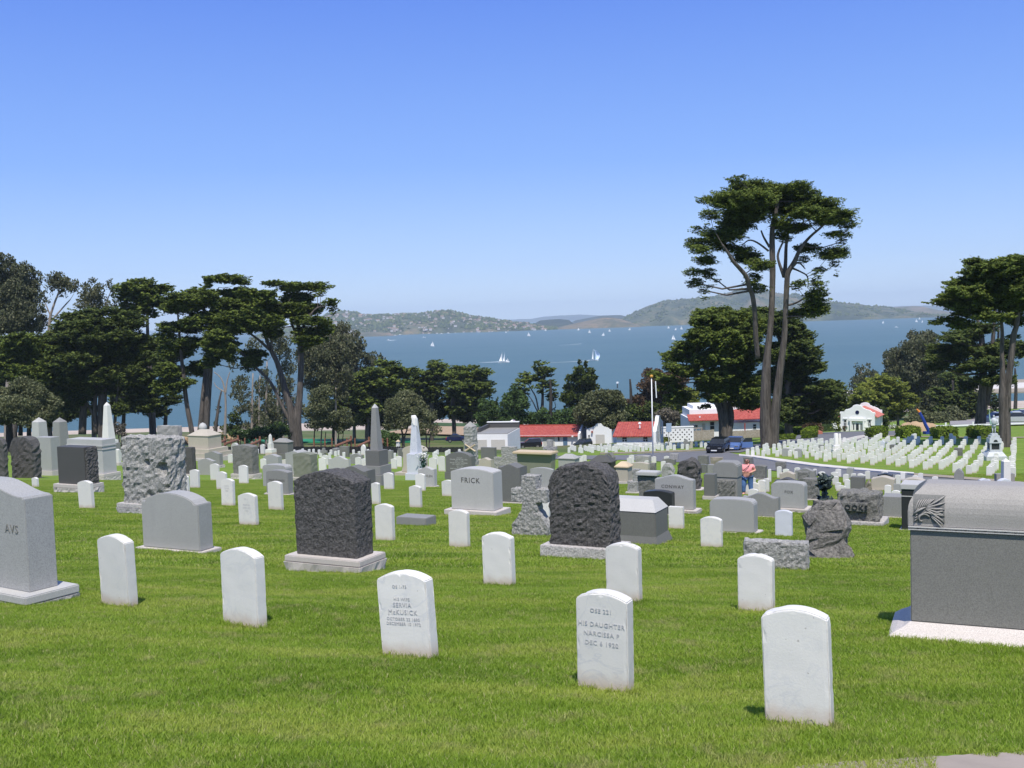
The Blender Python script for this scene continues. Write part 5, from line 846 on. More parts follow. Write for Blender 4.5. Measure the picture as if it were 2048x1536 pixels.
P = Vector((at(914, 884, 195).x, 195, at(914, 884, 195).z)); car(P, R_(0), 3.9, 1.8, 1.45, 'car', 'car_navy', 'dark blue car beyond the low screen fence')
rg = random.Random(5); lab = iter(['silver car at the front left of the far car park', 'dark car behind the front silver one in the far car park'])
for i, (x, y, c, k_) in enumerate(((2026, 852, 'car_silver', 'car'), (2046, 850, 'car_navy', 'car'), (2034, 846, 'car_black', 'suv'), (2022, 843, 'car_silver', 'suv'), (2044, 841, 'car_navy', 'car'), (2030, 838, 'car_black', 'car'), (2041, 835, 'car_silver', 'car'), (1990, 851, 'car_silver', 'car'))):
    P = hit(x, y); P.z += .28; car(P, R_(180 if i % 2 else 160), 4.4, 1.8, 1.5, k_, c, 'parked car in the distant car park by the lagoon', group='cars in the distant car park', detail=False)
P = hit(2035, 857); t = thing('guard_rail', 'low white rail between the lawn and the car park', 'rail', P, 0); MB().box(-9, 9, 0, .1, .45, .62).build('rail', MATS['white_paint'], t)
for x in (-8, -5, -2, 1, 4): MB().box(x, x+.16, -.05, .05, -.2, .9).build('post', MATS['white_paint'], t)
P = hit(2043, 829); P.z += .3
# ================================================================ GRAVESTONES
def arch(w, h, rise, n=22):
    R = (w*w/4+rise*rise)/(2*rise); a = math.asin(min(1, w/2/R)); return [(R*math.sin(t_), h-rise-(R-rise)+R*math.cos(t_)) for t_ in np.linspace(a, -a, n+1)]
def topline(kind, w, h):
    hw = w/2
    if kind == 'arch': return arch(w, h, w*.135)
    if kind == 'boulder': return [(hw*u, h-w*.20*abs(u)**5-w*.05*abs(u-.15)) for u in np.linspace(1, -1, 25)]
    if kind == 'low': return arch(w, h, w*.07)
    if kind == 'round': return arch(w, h, w*.42, 14)
    if kind == 'gothic': return [(hw, h*.55), (hw*.92, h*.72), (hw*.6, h*.88), (0, h), (-hw*.6, h*.88), (-hw*.92, h*.72), (-hw, h*.55)]
    if kind == 'serp': return [(hw*u, h-w*.10*(.5-.5*math.cos(math.pi*u))-0*u) for u in np.linspace(1, -1, 17)]
    if kind == 'ogee': return [(hw*u, h-w*.13*(.5-.5*math.cos(math.pi*min(1, abs(u)*1.15)))+w*.03*max(0, abs(u)-.8)/.2) for u in np.linspace(1, -1, 21)]
    if kind == 'shoulder': return [(hw, h-w*.13), (hw*.86, h-w*.13+.0)]+[(x, z) for x, z in arch(w*.80, h, w*.09)]+[(-hw*.86, h-w*.13), (-hw, h-w*.13)]
    if kind == 'corner': return [(hw, h-w*.13), (hw*.97, h-w*.07), (hw*.90, h-w*.045), (hw*.82, h-w*.02)]+arch(w*.74, h, w*.02)+[(-hw*.82, h-w*.02), (-hw*.90, h-w*.045), (-hw*.97, h-w*.07), (-hw, h-w*.13)]
    return [(hw, h), (-hw, h)]
def topz(kind, w, h):
    pl = topline(kind, w, h); xs = [p[0] for p in pl][::-1]; zs = [p[1] for p in pl][::-1]; return lambda x: float(np.interp(x, xs, zs))
def roughslab(w, d, z0, kind, h, amp, seed, mat, parent, name='tablet', res=.07, faces='all', ridge=0, lean=0, dents=()):
    """closed box grid with a shaped top, its chosen faces broken up like pitched rock"""
    nx, ny, nz = [max(2, min(44, int(q/res))) for q in (w, d, h-z0)]; bm = bmesh.new(); tz = topz(kind, w, h); vd = {}
    def P(i, j, k):
        if (i, j, k) not in vd:
            x = (i/nx-.5)*w; y = j/ny*d; zt = tz(x); z = z0+(zt-z0)*k/nz; p = Vector((x*(1-lean*k/nz), y, z)); q = p*Vector((1, 1, 1))
            nrm = Vector(((i == nx)-(i == 0), (j == ny)-(j == 0), (k == nz)*1.0)); flat = (faces == 'sides' and j == 0 and 0 < i < nx) or (faces == 'front' and False) or (faces == 'notop' and k == nz)
            if nrm.length and not flat:
                s = 1.0/max(.16, amp*5); dv = noise.voronoi(q*s*1.5+Vector((seed, 0, 0)))[0]; v = (dv[1]-dv[0])*1.5-.45 + .55*(noise.noise(q*s*3+Vector((0, seed, 0)))) + .35*noise.noise(q*s*9+Vector((0, 0, seed)))
                p += nrm.normalized()*amp*v; e = (i in (0, nx))+(j in (0, ny))+(k in (0, nz) and k != 0)
                if e >= 2: p -= nrm.normalized()*amp*.45
                for (du, dvv, dr, dd) in dents:
                    q2 = ((x-du*w)**2+(z-dvv*h)**2)**.5/dr
                    if j == 0 and q2 < 1: p.y += dd*min(1, (1-q2)*3)
            vd[i, j, k] = bm.verts.new(p)
        return vd[i, j, k]
    def F4(a, b, c, d_): bm.faces.new((a, b, c, d_))
    for k in range(nz):
        for i in range(nx): F4(P(i, 0, k), P(i+1, 0, k), P(i+1, 0, k+1), P(i, 0, k+1)); F4(P(i+1, ny, k), P(i, ny, k), P(i, ny, k+1), P(i+1, ny, k+1))
        for j in range(ny): F4(P(nx, j, k), P(nx, j+1, k), P(nx, j+1, k+1), P(nx, j, k+1)); F4(P(0, j+1, k), P(0, j, k), P(0, j, k+1), P(0, j+1, k+1))
    for i in range(nx):
        for j in range(ny): F4(P(i, j, nz), P(i+1, j, nz), P(i+1, j+1, nz), P(i, j+1, nz)); F4(P(i, j+1, 0), P(i+1, j+1, 0), P(i+1, j, 0), P(i, j, 0))
    me = bpy.data.meshes.new(name); bm.to_mesh(me); bm.free(); return mobj(name, me, MATS[mat], parent)
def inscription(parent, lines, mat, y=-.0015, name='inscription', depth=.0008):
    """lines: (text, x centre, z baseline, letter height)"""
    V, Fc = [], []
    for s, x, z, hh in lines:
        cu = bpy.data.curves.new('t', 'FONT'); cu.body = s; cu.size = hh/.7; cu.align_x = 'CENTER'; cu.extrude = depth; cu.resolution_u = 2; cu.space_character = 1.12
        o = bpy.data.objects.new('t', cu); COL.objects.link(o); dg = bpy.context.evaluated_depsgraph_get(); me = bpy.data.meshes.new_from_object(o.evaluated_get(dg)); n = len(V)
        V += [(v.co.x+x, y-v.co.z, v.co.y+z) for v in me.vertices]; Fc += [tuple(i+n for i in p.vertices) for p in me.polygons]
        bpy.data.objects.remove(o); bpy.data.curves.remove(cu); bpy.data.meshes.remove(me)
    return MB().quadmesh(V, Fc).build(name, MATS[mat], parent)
def place(xl, xc, xr, yt, yb, hp=0, th=27, dT=None, y=None):
    th = R_(th); xm = (xl+xc)/2
    P = hit(xm, yb+hp) if y is None else Vector((at(xm, yb+hp, y).x, y, at(xm, yb+hp, y).z)); k = P.y/F
    W = (xc-xl)*P.y/(F*math.cos(th)+(xm-1024)*math.sin(th)); den = F*math.sin(th)-(xc-1024)*math.cos(th)
    T = (xr-xc)*P.y/den if (xr and den > 420) else (dT or W*.35)
    TA = (xr-xc)*P.y/den if (xr and den > 420) else None
    T = min(max(T, W*.16), W*1.05) if not dT else (min(dT, max(TA*1.35, .22)) if TA else dT)
    return P, th, W, T, (yb-yt)*k, hp*k
def base(t, W, T, ex, Hb, mat, rough=True, z0=-.25, seed=1):
    W2, T2 = W+2*ex, T+2*ex
    if rough and Hb > .09:
        b = MB().box(-W2/2, W2/2, -ex, T+ex, Hb*.62, Hb).build('base', MATS[mat], t, .01)
        g = bpy.data.objects.new('b', None); r = roughslab(W2+.02, T2+.02, 0, 'flat', Hb*.62+.22, .035, seed, mat, b, 'rough_band', .07, 'notop'); bpy.data.objects.remove(g); r.location = (0, -ex-.01, -.224)
    else: MB().box(-W2/2, W2/2, -ex, T+ex, z0, Hb).build('base', MATS[mat], t, .008)
def stone(name, label, prof, mat, xl, xc, xr, yt, yb, hp=0, bmat='base_granite', ex=.12, rough=None, th=27, dT=None, cat='gravestone', text=None, tmat='text_dark', tilt=0, group='family monuments of grey granite', brough=True, y=None, rfaces='all', bev=.012, lean=0, dents=()):
    P, th, W, T, H, Hb = place(xl, xc, xr, yt, yb, hp, th, dT, y); ex = min(ex, W*.12)
    t = thing(name, label, cat, P, -th, group); seed = (xl*7+yt*3) % 97
    if P.y < 24: foot(P, th, W+(2*ex if hp else 0), T+(ex if hp else 0), ex+.012 if hp else .012)
    if hp: base(t, W, T, ex, Hb, bmat, brough, seed=seed)
    z0 = Hb if hp else -.25
    if rough:
        o = roughslab(W, T, z0, prof, Hb+H, rough, seed, mat, t, res=max(.028, P.y*.0028), faces=rfaces, lean=lean, dents=dents)
    else: o = MB().prism([(-W/2, z0), (W/2, z0)]+topline(prof, W, Hb+H), 0, T).build('tablet', MATS[mat], t, min(bev, W*.02))
    if tilt: o.rotation_euler = (0, R_(tilt), 0)
    if text:
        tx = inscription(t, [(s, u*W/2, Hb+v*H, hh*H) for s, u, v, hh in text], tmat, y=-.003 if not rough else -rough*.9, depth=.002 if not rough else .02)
    return t, W, T, H, Hb
# ---- white military headstones: x-left, x-front-right, x-right, y-top, y-base
MIL = 'white marble military headstones'
TUFT = []
def weather(o, amp, seed):
    me = o.data; bm = bmesh.new(); bm.from_mesh(me); bmesh.ops.triangulate(bm, faces=bm.faces)
    for _ in range(4):
        es = [e for e in bm.edges if e.calc_length() > .035]
        if es: bmesh.ops.subdivide_edges(bm, edges=es, cuts=1)
        bmesh.ops.triangulate(bm, faces=[f for f in bm.faces if len(f.verts) > 3])
    bm.normal_update()
    for v in bm.verts:
        n = v.normal; ax = max(abs(n.x), abs(n.y), abs(n.z)); p = v.co+Vector((seed, 0, 0)); d = amp*noise.noise(p*9)
        if ax < .93: c_ = noise.noise(p*17); d -= .0015+max(0, c_-.22)*.022
        v.co += n*d
    bm.to_mesh(me); bm.free()
def foot(P, th, W, T, e=.012):
    c, s_ = math.cos(th), math.sin(th)
    for a, b, n_ in (((-W/2, -e), (W/2, -e), W), ((W/2+e, 0), (W/2+e, T), T), ((-W/2-e, 0), (-W/2-e, T), T)):
        m_ = max(2, int(n_/.045))
        for i in range(m_+1): u = a[0]+(b[0]-a[0])*i/m_; v = a[1]+(b[1]-a[1])*i/m_; TUFT.append((P.x+u*c+v*s_, P.y-u*s_+v*c))
def milstone(xl, xc, xr, yt, yb, label, th=27, prof='arch', mat='white_marble', text=None, lean=0, dT=.1, W=None):
    P, th_, Wd, T, H, _ = place(xl, xc, xr, yt, yb, 0, th, dT)
    t = thing('headstone', label, 'headstone', P, -th_, MIL); W = W or Wd
    o = MB().prism([(-W/2, -.15), (W/2, -.15)]+topline(prof, W, H), 0, T).build('tablet', MATS[mat], t, .006 if P.y < 40 else .004, seg=2); o.rotation_euler = (R_(random.uniform(-1.2, 1.2)), R_(lean), 0)
    if P.y < 24: weather(o, .0015, xl*.37); foot(P, th_, W, T)
    if text:
        x = inscription(t, [(s, u*W/2, v*H, hh*H) for s, u, v, hh in text], 'text_marble_shade', y=-.0026, depth=.0006); x.rotation_euler = o.rotation_euler
    return t
M_ = [(1528,1664,1676,1213,1456,'nearest white headstone, blank with one dark spot, nearest the concrete kerb',25,None,-1.5),
 (1153,1257,1274,1179,1385,'white headstone inscribed HIS DAUGHTER NARCISSA',27,[('OSE 221', 0, .80, .042), ('HIS DAUGHTER', 0, .66, .045), ('NARCISSA P', 0, .565, .045), ('DEC 6 1920', 0, .47, .045)],1),
 (763,863,881,1141,1318,'tilted white headstone inscribed SERVIA McKUSICK with a brown stained foot',27,[('OS 1-75', -.05, .82, .037), ('HIS WIFE', 0, .675, .035), ('SERVIA', 0, .60, .052), ('McKUSICK', 0, .515, .055), ('OCTOBER 22 1890', 0, .445, .035), ('DECEMBER 10 1972', 0, .39, .035)],-3),
 (445,516,540,1095,1255,'white blank headstone with chipped edges, second from the left in the front row',34,None,0), (202,258,282,1068,1215,'leftmost front headstone, white with grey veins, beside the big left monument',34,None,0),
 (966,1024,1034,1064,1173,'white headstone standing alone on open grass before the rough stone cross',27,None,0), (1475,1545,1551,1108,1226,'white headstone in front of the low rough granite slab',28,None,0),
 (1212,1278,1286,1085,1205,'cracked white headstone partly behind the NARCISSA stone',27,None,0), (1401,1443,1447,1033,1097,'white headstone in front of the pale granite tablet with rounded corners',27,None,0),
 (751,785,796,1007,1084,'grey-veined white headstone just right of the dark rough arched block',27,None,0), (898,935,944,1019,1097,'grey-veined white headstone in front of the FRICK monument',27,None,0),
 (478,512,520,986,1052,'inscribed white headstone tilting slightly right of the shouldered granite tablet',27,[('OS 1', 0, .80, .05), ('MARIA', 0, .62, .06), ('WIFE OF', 0, .53, .05), ('1905', 0, .44, .05)],-1), (537,563,570,962,1021,'cracked white headstone before the grey stone with worn letters',27,None,0),
 (443,466,475,957,1013,'inscribed white headstone with long text right of the pitted pale boulder',27,[('CO H', 0, .72, .05), ('12 INF', 0, .63, .05), ('1898', 0, .54, .05)],0), (819,841,848,971,1017,'white headstone with one dark dot below the draped white column',27,None,0),
 (158,184,192,961,1018,'white headstone in front of the dark panel monument with rough side',27,None,-2), (380,397,403,939,977,'white headstone just right of the pitted pale boulder',27,None,0), (478,495,500,930,968,'white headstone in front of the dark rough arched stone by the hipped tomb',27,None,0),
 (421,438,443,927,961,'white headstone behind two others left of the dark arched stone',27,None,0), (433,452,458,943,980,'middle headstone of three overlapping ones left of the dark arched stone',27,None,0),
 (831,849,853,947,983,'white headstone directly before the small ogee stone',27,None,0), (884,908,912,960,994,'white headstone half hidden by the left side of the FRICK monument',27,None,0), (768,786,790,945,980,'white headstone at the foot of the tall grey obelisk steps',27,None,0),
 (744,758,763,965,1010,'white headstone peeking out behind the dark rough arched block',27,None,0), (1337,1366,1370,1013,1060,'flat-topped white headstone right of the dark hipped block',27,None,0), (1550,1584,1587,1020,1074,'grey-veined inscribed headstone in front of the little white obelisk',25,None,0),
 (1084,1098,1101,1002,1045,'white headstone wedged between the rough cross and the black boulder',27,None,0), (362,376,379,951,985,'narrow white sliver of headstone touching the pitted boulder',27,None,0),
 (1484,1499,1502,967,990,'leftmost of the headstones at the knees of the person in pink',27,None,0), (1499,1516,1518,965,989,'second headstone at the feet of the person in pink',27,None,0), (1496,1516,1519,978,1000,'low headstone in front of the two by the person in pink',27,None,0),
 (1516,1531,1534,960,989,'tallest headstone right of the person in pink',27,None,0), (1526,1538,1541,957,985,'headstone behind the tall one right of the person in pink',27,None,0), (1536,1542,1545,938,965,'headstone at the right end of the rough tablet behind the person',27,None,0),
 (1502,1511,1514,956,975,'headstone directly behind the person in pink',27,None,0), (1554,1563,1566,933,957,'tall headstone beyond the curved tan tablet near the road',27,None,0), (1566,1578,1580,938,950,'headstone top showing over the curved tan tablet',27,None,0),
 (1589,1600,1602,935,948,'headstone top behind the wide grey ogee stone',27,None,0), (1626,1633,1635,938,950,'headstone top at the right end of the wide ogee stone',27,None,0),
 (1637,1650,1652,943,962,'headstone just left behind the bronze sculpture',27,None,0), (1662,1676,1678,944,962,'headstone behind the bronze sculpture, second in its row',27,None,0), (1671,1682,1684,938,955,'headstone before the road above the bronze sculpture',27,None,0),
 (1686,1697,1699,948,966,'headstone right of the bronze sculpture in the rear row',27,None,0), (1665,1677,1679,953,971,'headstone close right of the bronze sculpture top',27,None,0), (1689,1700,1702,959,982,'taller headstone left of the dark square tablet',27,None,0),
 (1670,1682,1684,965,980,'low headstone right of the bronze sculpture neck',27,None,0), (1672,1692,1694,971,984,'wide pale headstone top behind the ROOKS rock',24,None,0), (1702,1712,1714,947,960,'headstone top left behind the dark square tablet',27,None,0),
 (1715,1726,1728,947,960,'headstone top right behind the dark square tablet',27,None,0), (1719,1731,1733,949,965,'headstone behind the dark square tablet near the round brown rock',27,None,0), (1730,1740,1742,942,960,'tall headstone standing before the road behind the square tablet',27,None,0),
 (1769,1782,1785,970,1002,'tall bright headstone between the ROOKS rock and the dark pillar',27,None,0), (1783,1800,1802,981,1000,'shorter headstone right of the tall bright one by the dark pillar',27,None,0), (1719,1735,1737,977,992,'headstone top peeking over the ROOKS rock',27,None,0),
 (1790,1801,1803,950,972,'headstone right of the wide tan ogee monument',27,None,0), (1801,1810,1812,945,962,'tall headstone near the road above the pale arched pillar top',27,None,0), (1825,1836,1838,951,962,'headstone top over the pale arched stone',27,None,0),
 (1836,1846,1848,946,960,'headstone beside the road left of the carved monument top',27,None,0), (1765,1776,1778,943,952,'headstone top behind the black curved stone near the road',27,None,0), (1864,1876,1878,953,962,'headstone top just over the carved monument left corner',27,None,0),
 (1380,1388,1390,918,936,'headstone above the dark craggy boulder',27,None,0), (1328,1338,1341,912,928,'headstone behind the domed rough stone',27,None,0), (1322,1331,1334,922,945,'headstone left behind the domed rough stone',27,None,0),
 (1303,1312,1315,913,928,'pale headstone at the foot of the flagpole, right one',27,None,0), (1254,1263,1266,915,932,'left of the headstones behind the tan ogee stone',27,None,0), (1258,1268,1271,910,928,'round-shouldered headstone behind the tan ogee stone',27,None,0), (1289,1297,1299,921,935,'small headstone right of the tan ogee stone',27,None,0),
 (1456,1466,1468,929,946,'headstone left of the person beyond the road edge',27,None,0), (1470,1479,1481,925,944,'headstone nearest the person on the left',27,None,0), (1462,1474,1476,934,946,'low headstone left of the person in pink',27,None,0),
 (1128,1137,1140,918,935,'headstone left of the grey hipped stone',27,None,0), (1156,1166,1169,913,931,'headstone right of the grey hipped stone',27,None,0), (1164,1173,1176,910,928,'headstone between the two hipped stones',27,None,0),
 (782,793,796,917,938,'headstone right of the tall grey obelisk pedestal',27,None,0), (790,803,806,912,934,'headstone left of the rounded tan tomb',27,None,0), (858,873,876,915,942,'headstone right of the draped column pedestal',27,None,0), (877,890,893,912,943,'headstone left of the dark inscribed tablet',27,None,0), (866,876,879,911,930,'headstone behind the pair by the dark inscribed tablet',27,None,0),
 (711,722,726,914,938,'left of the three close headstones before the grey obelisk',27,None,0), (722,731,734,917,937,'middle of the three close headstones before the grey obelisk',27,None,0), (731,737,740,921,939,'right of the three close headstones before the grey obelisk',27,None,0),
 (638,652,656,915,943,'headstone right of the arched olive rough stone',27,None,0), (644,656,659,910,930,'headstone behind the one right of the olive rough stone',27,None,0), (521,532,536,917,938,'headstone right of the dark arched stone',27,None,0), (563,576,580,919,936,'headstone before the pale serpentine stone',27,None,0),
 (425,433,437,912,932,'headstone at the corner of the hipped tomb base',27,None,0), (456,465,468,908,926,'headstone left of the dark arched stone top',27,None,0), (64,74,79,955,975,'small block-like headstone behind the left monument',30,None,0)]
for m_ in M_: milstone(*m_[:6], th=m_[6], text=m_[7], lean=m_[8], prof='flat' if m_[5].startswith('flat') else 'arch', mat='grey_marble' if 'grey-veined inscribed' in m_[5] else 'white_marble')
# far rows: shared meshes
hsm = []
for i in range(3):
    w_ = (.30, .31, .29)[i]; hsm.append(MB().prism([(-w_/2, -.12), (w_/2, -.12)]+topline(('arch', 'arch', 'arch')[i], w_, (.54, .51, .57)[i]), 0, .12).build('tmp', MATS['white_marble'], None, .01, seg=1).data)
    bpy.data.objects.remove(bpy.data.objects['tmp'])
def pxof(x, y, z):
    v = Vector((x, y, z)); f = v.dot(Fw); return 1024+F*v.dot(Rt)/f, 768-F*v.dot(Up)/f
def inpoly(px, py, poly):
    c = False; n = len(poly)
    for i in range(n):
        x1, y1 = poly[i]; x2, y2 = poly[i-1]
        if (y1 > py) != (y2 > py) and px < (x2-x1)*(py-y1)/(y2-y1)+x1: c = not c
    return c
def rows(poly, su, sv, th, u0, keep=1.0, jit=.06, ymin=30, ymax=140):
    out = []; c, s = math.cos(R_(th)), math.sin(R_(th)); rg = random.Random(int(su*100+sv*10+u0))
    for iu in range(-140, 140):
        for iv in range(0, 110):
            u = iu*su+u0; v = iv*sv; x = u*c+v*s; y = -u*s+v*c
            if not (ymin < y < ymax) or rg.random() > keep: continue
            x += rg.gauss(0, jit); y += rg.gauss(0, jit); z = G(x, y); px, py = pxof(x, y, z)
            if inpoly(px, py, poly): out.append((y, x, z))
    return out
FIELD = [(1484, 916), (1500, 902), (1545, 893), (1600, 889), (1660, 886), (1760, 883), (1900, 883), (2070, 884), (2070, 962), (2000, 956), (1900, 946), (1820, 939), (1740, 932), (1650, 924), (1560, 915), (1510, 916)]
ROAD2 = [(1136, 907), (1130, 900), (1200, 896), (1330, 893), (1418, 890), (1418, 899), (1330, 903), (1250, 907)]
MIDL = [(470, 912), (470, 906), (800, 908), (960, 905), (960, 912), (880, 918), (650, 920)]
LAWN2 = [(1715, 882), (1760, 877), (2070, 877), (2070, 881.5), (1740, 882.5)]
allr = []
for (poly, su, sv, th, u0, kp, lab_, grp) in ((FIELD, .98, 2.1, 25.5, .3, .97, 'white headstone in the dense regular rows of the burial field beyond the road', 'headstone rows in the field beyond the road'),
    (ROAD2, 1.25, 2.4, 27, .1, .9, 'white headstone in the band of rows before the red-roofed buildings', 'headstone rows before the red-roofed buildings'),
    (MIDL, 1.5, 2.6, 27, .2, .62, 'small white headstone among the distant ones before the black fabric fence', 'distant headstones before the black fence'),
    (LAWN2, 3.4, 1.3, 24, .2, .75, 'tiny white headstone in the rows near the clipped hedges', 'headstone rows on the lawn by the clipped hedges')):
    for (y, x, z) in rows(poly, su, sv, th, u0, kp, ymax=175): allr.append((y, x, z, th, lab_, grp))
allr.sort(key=lambda r: r[0]); NIND = 300-len(M_); rg = random.Random(3)
print('FAR ROWS', len(allr), 'MIL', len(M_))
stuffV, stuffF = [], []
for i, (y, x, z, th, lab_, grp) in enumerate(allr):
    me = hsm[rg.choice((0, 0, 1, 2))]; M = Matrix.Translation((x, y, z)) @ Matrix.Rotation(-R_(th+rg.uniform(-3, 3)), 4, 'Z') @ Matrix.Rotation(R_(rg.uniform(-2, 2)), 4, 'Y')
    if i < NIND:
        o = bpy.data.objects.new('headstone', me); COL.objects.link(o); o.matrix_world = M; 
        qx, qy = pxof(x, y, z)
        if 'burial field' in lab_:
            fr = 'front ranks' if qy > 905+.085*(qx-1500) else 'inner field ranks'
            lb = 'white headstone in the %s, %s' % (fr, 'nearest the tallest tree trunk' if qx < 1600 else 'left of the two white columns' if qx < 1660 else 'just right of the two white columns' if qx < 1760 else 'in the middle of the field' if qx < 1870 else 'left of the soldier statue' if qx < 1975 else 'at the right edge of view')
        elif 'red-roofed' in lab_: lb = 'white headstone in the rows before the %s' % ('red-roofed warehouse' if qx < 1232 else 'cottage and flagpole' if qx < 1325 else 'board fence left of the dark suv')
        elif 'black fabric' in lab_: lb = 'small white headstone before the black fence, %s' % ('left of the big split-trunk cypress' if qx < 575 else 'left of the tall grey obelisk' if qx < 740 else 'right of the tall grey obelisk')
        else: lb = lab_
        tag(o, lb, 'headstone', grp)
    else:
        n = len(stuffV); stuffV += [tuple(M @ v.co) for v in me.vertices]; stuffF += [tuple(k_+n for k_ in p.vertices) for p in me.polygons]
me = bpy.data.meshes.new('distant_headstones'); me.from_pydata(stuffV, [], stuffF); me.update()
tag(mobj('distant_headstones', me, MATS['marble_far']), 'the farthest ranks of white headstones beyond the nearer rows', 'headstones', kind='stuff')
# ---- monuments
GM = 'family monuments of grey granite'
S = stone
# left edge
P, th, W, T, H, Hb = place(-75, 60, 117, 987, 1172, 26, 33)
t = thing('monument', 'big pale granite monument cut by the left edge with letters AVS', 'monument', P, -th, GM)
zt = Hb+H; tp = [(W/2, zt), (W/2-.03, zt), (W/2-.035, zt+.012)]+[(W/2-.04-u*.62, zt+.012+.11*(.5-.5*math.cos(math.pi*u))) for u in np.linspace(0, 1, 10)]+[(-W/2, zt+.12)]
MB().prism([(-W/2, Hb), (W/2, Hb)]+tp, 0, T).build('tablet', MATS['granite_light'], t, .008); MB().box(-W/2-.1, W/2+.13, -.13, T+.13, Hb*.35, Hb).build('base', MATS['granite_pale'], t, .01); r = roughslab(W+.23, T+.26, 0, 'flat', Hb*.35+.2, .02, 5, 'rough_pink', t, 'base_course', .06, 'notop'); r.location = (.015, -.13, -.205)
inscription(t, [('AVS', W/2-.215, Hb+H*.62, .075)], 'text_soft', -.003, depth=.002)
S('monument', 'pale grey granite tablet with a shouldered arched top on a thin base', 'shoulder', 'granite_light', 285, 400, 428, 984, 1098, 6, ex=.08, th=27, brough=False, bmat='base_granite')
S('monument', 'large dark rough arched block on a pale rough-banded base', 'arch', 'rough_dark', 592, 715, 750, 940, 1112, 33, ex=.1, rough=.013, bmat='base_granite')
S('monument', 'pale pitted boulder monument with deep hollows, tallest rough stone on the left', 'flat', 'rough_pale', 246, 345, 371, 872, 1008, 22, ex=.1, rough=.05, dT=.5, bmat='rough_pink', lean=-.02, dents=((.33, .60, .17, .14), (.02, .66, .10, .10), (.06, .25, .10, .08), (.24, .30, .07, .07), (.42, .38, .06, .07), (-.42, .93, .16, .04), (-.18, .93, .15, .04)))
t_, W, T, H, Hb = S('monument', 'dark polished panel monument with a rough side left of the pitted boulder', 'flat', 'granite_dark', 118, 173, 198, 893, 968, 18, ex=.12, bmat='base_granite'); r = roughslab(.08, T*.98, Hb, 'flat', Hb+H*.985, .035, 4, 'rough_dark', t_, 'rough_side', .05); r.location = (W/2+.03, .01, 0)
S('monument', 'dark craggy boulder stone left of the dark polished panel', 'boulder', 'rough_dark', 22, 66, 86, 872, 956, 0, rough=.08); S('monument', 'dark craggy boulder stone cut by the left edge of the view', 'boulder', 'rough_dark', -30, 10, 20, 873, 957, 0, rough=.08)
S('monument', 'plain pale grey block with a flat lid behind the dark craggy boulder', 'flat', 'granite_light', 74, 105, 123, 874, 941, 10, ex=.08, brough=False)
def obelisk(label, xl, xc, xr, yt, ysh, yb, mat, steps=(), cap=None, top=.72, th=27, name='obelisk', rough=None, group='obelisks and columns', y=None, bot=0):
    """xl,xc,xr: left, front corner, right at the foot of the shaft; ysh: where the point starts"""
    st = steps[-1][1] if steps else yb; P = hit((xl+xr)/2, st) if y is None else Vector((at((xl+xr)/2, st, y).x, y, at((xl+xr)/2, st, y).z)); k = P.y/F; w_ = (xr-xl)*k/1.3
    t = thing(name, label, 'obelisk' if name == 'obelisk' else 'column', P, -R_(th), group); z0 = (st-yb)*k; zs = (st-ysh)*k; zt = (st-yt)*k; hw = w_/2; tw = hw*top
    if not steps: z0 = -.2
    if rough:
        o = roughslab(w_, w_, z0, 'flat', zs, rough, 4, mat, t, 'shaft', .12, lean=1-top); o.location.y = -hw
    else: o = MB().frus((-hw, hw, -hw, hw, z0), (-tw, tw, -tw, tw, zs)).build('shaft', MATS[mat], t, w_*.015)
    o2 = MB().frus((-tw*1.0, tw*1.0, -tw*1.0, tw*1.0, zs+.002), (-.01, .01, -.01, .01, zt)).build('point', MATS[cap or mat], t)
    zz = z0; prev = yb
    for i, (ex, ye, m_) in enumerate(steps):
        a = (st-prev)*k; b = (st-ye)*k if i < len(steps)-1 else -.25; e = ex*k; MB().box(-e, e, -e, e, b+.003, a).build('plinth', MATS[m_], t, min(.02, e*.03)); prev = ye
    return t, P, k, hw, z0, zs, zt
obelisk('truncated pale obelisk stone with a pointed cap, left of the darker one', 68, 84, 98, 834, 843, 900, 'granite_pale', [(20, 925, 'granite_pale')], top=.84)
obelisk('truncated darker grey obelisk stone with a pointed cap', 109, 128, 140, 834, 843, 905, 'granite_mid', [(20, 930, 'granite_mid')], top=.80)
obelisk('slim bright white obelisk against the dark trees at left', 208, 220, 232, 803, 810, 880, 'grey_marble' if False else 'white_marble', [(13, 886, 'white_marble'), (15, 905, 'granite_mid'), (17, 922, 'white_marble')], top=.5)
t_, W, T, H, Hb = S('monument', 'large pale grey block monument with a carved frieze band behind the dark panel', 'flat', 'granite_pale', 137, 208, 228, 878, 946, 14, ex=.15, bmat='base_granite', dT=1.4)
MB().box(-W/2-.03, W/2+.03, -.03, T+.03, Hb+H*.80, Hb+H*.84).box(-W/2-.03, W/2+.03, -.03, T+.03, Hb+H*.70, Hb+H*.72).build('frieze_band', MATS['granite_pale'], t_); mb = MB(); n = int(W/.09)
for i in range(n): mb.box(-W/2+i*W/n+.015, -W/2+(i+1)*W/n-.015, -.02, .001, Hb+H*.725, Hb+H*.795)
mb.build('frieze', MATS['granite_mid'], t_)
S('monument', 'white scroll-sided pedestal right of the white obelisk', 'ogee', 'white_marble', 228, 238, 243, 898, 925, 6, ex=.1, brough=False)
S('monument', 'rough-topped pale block behind the pitted boulder', 'flat', 'rough_pale', 315, 358, 367, 851, 905, 0, rough=.09)
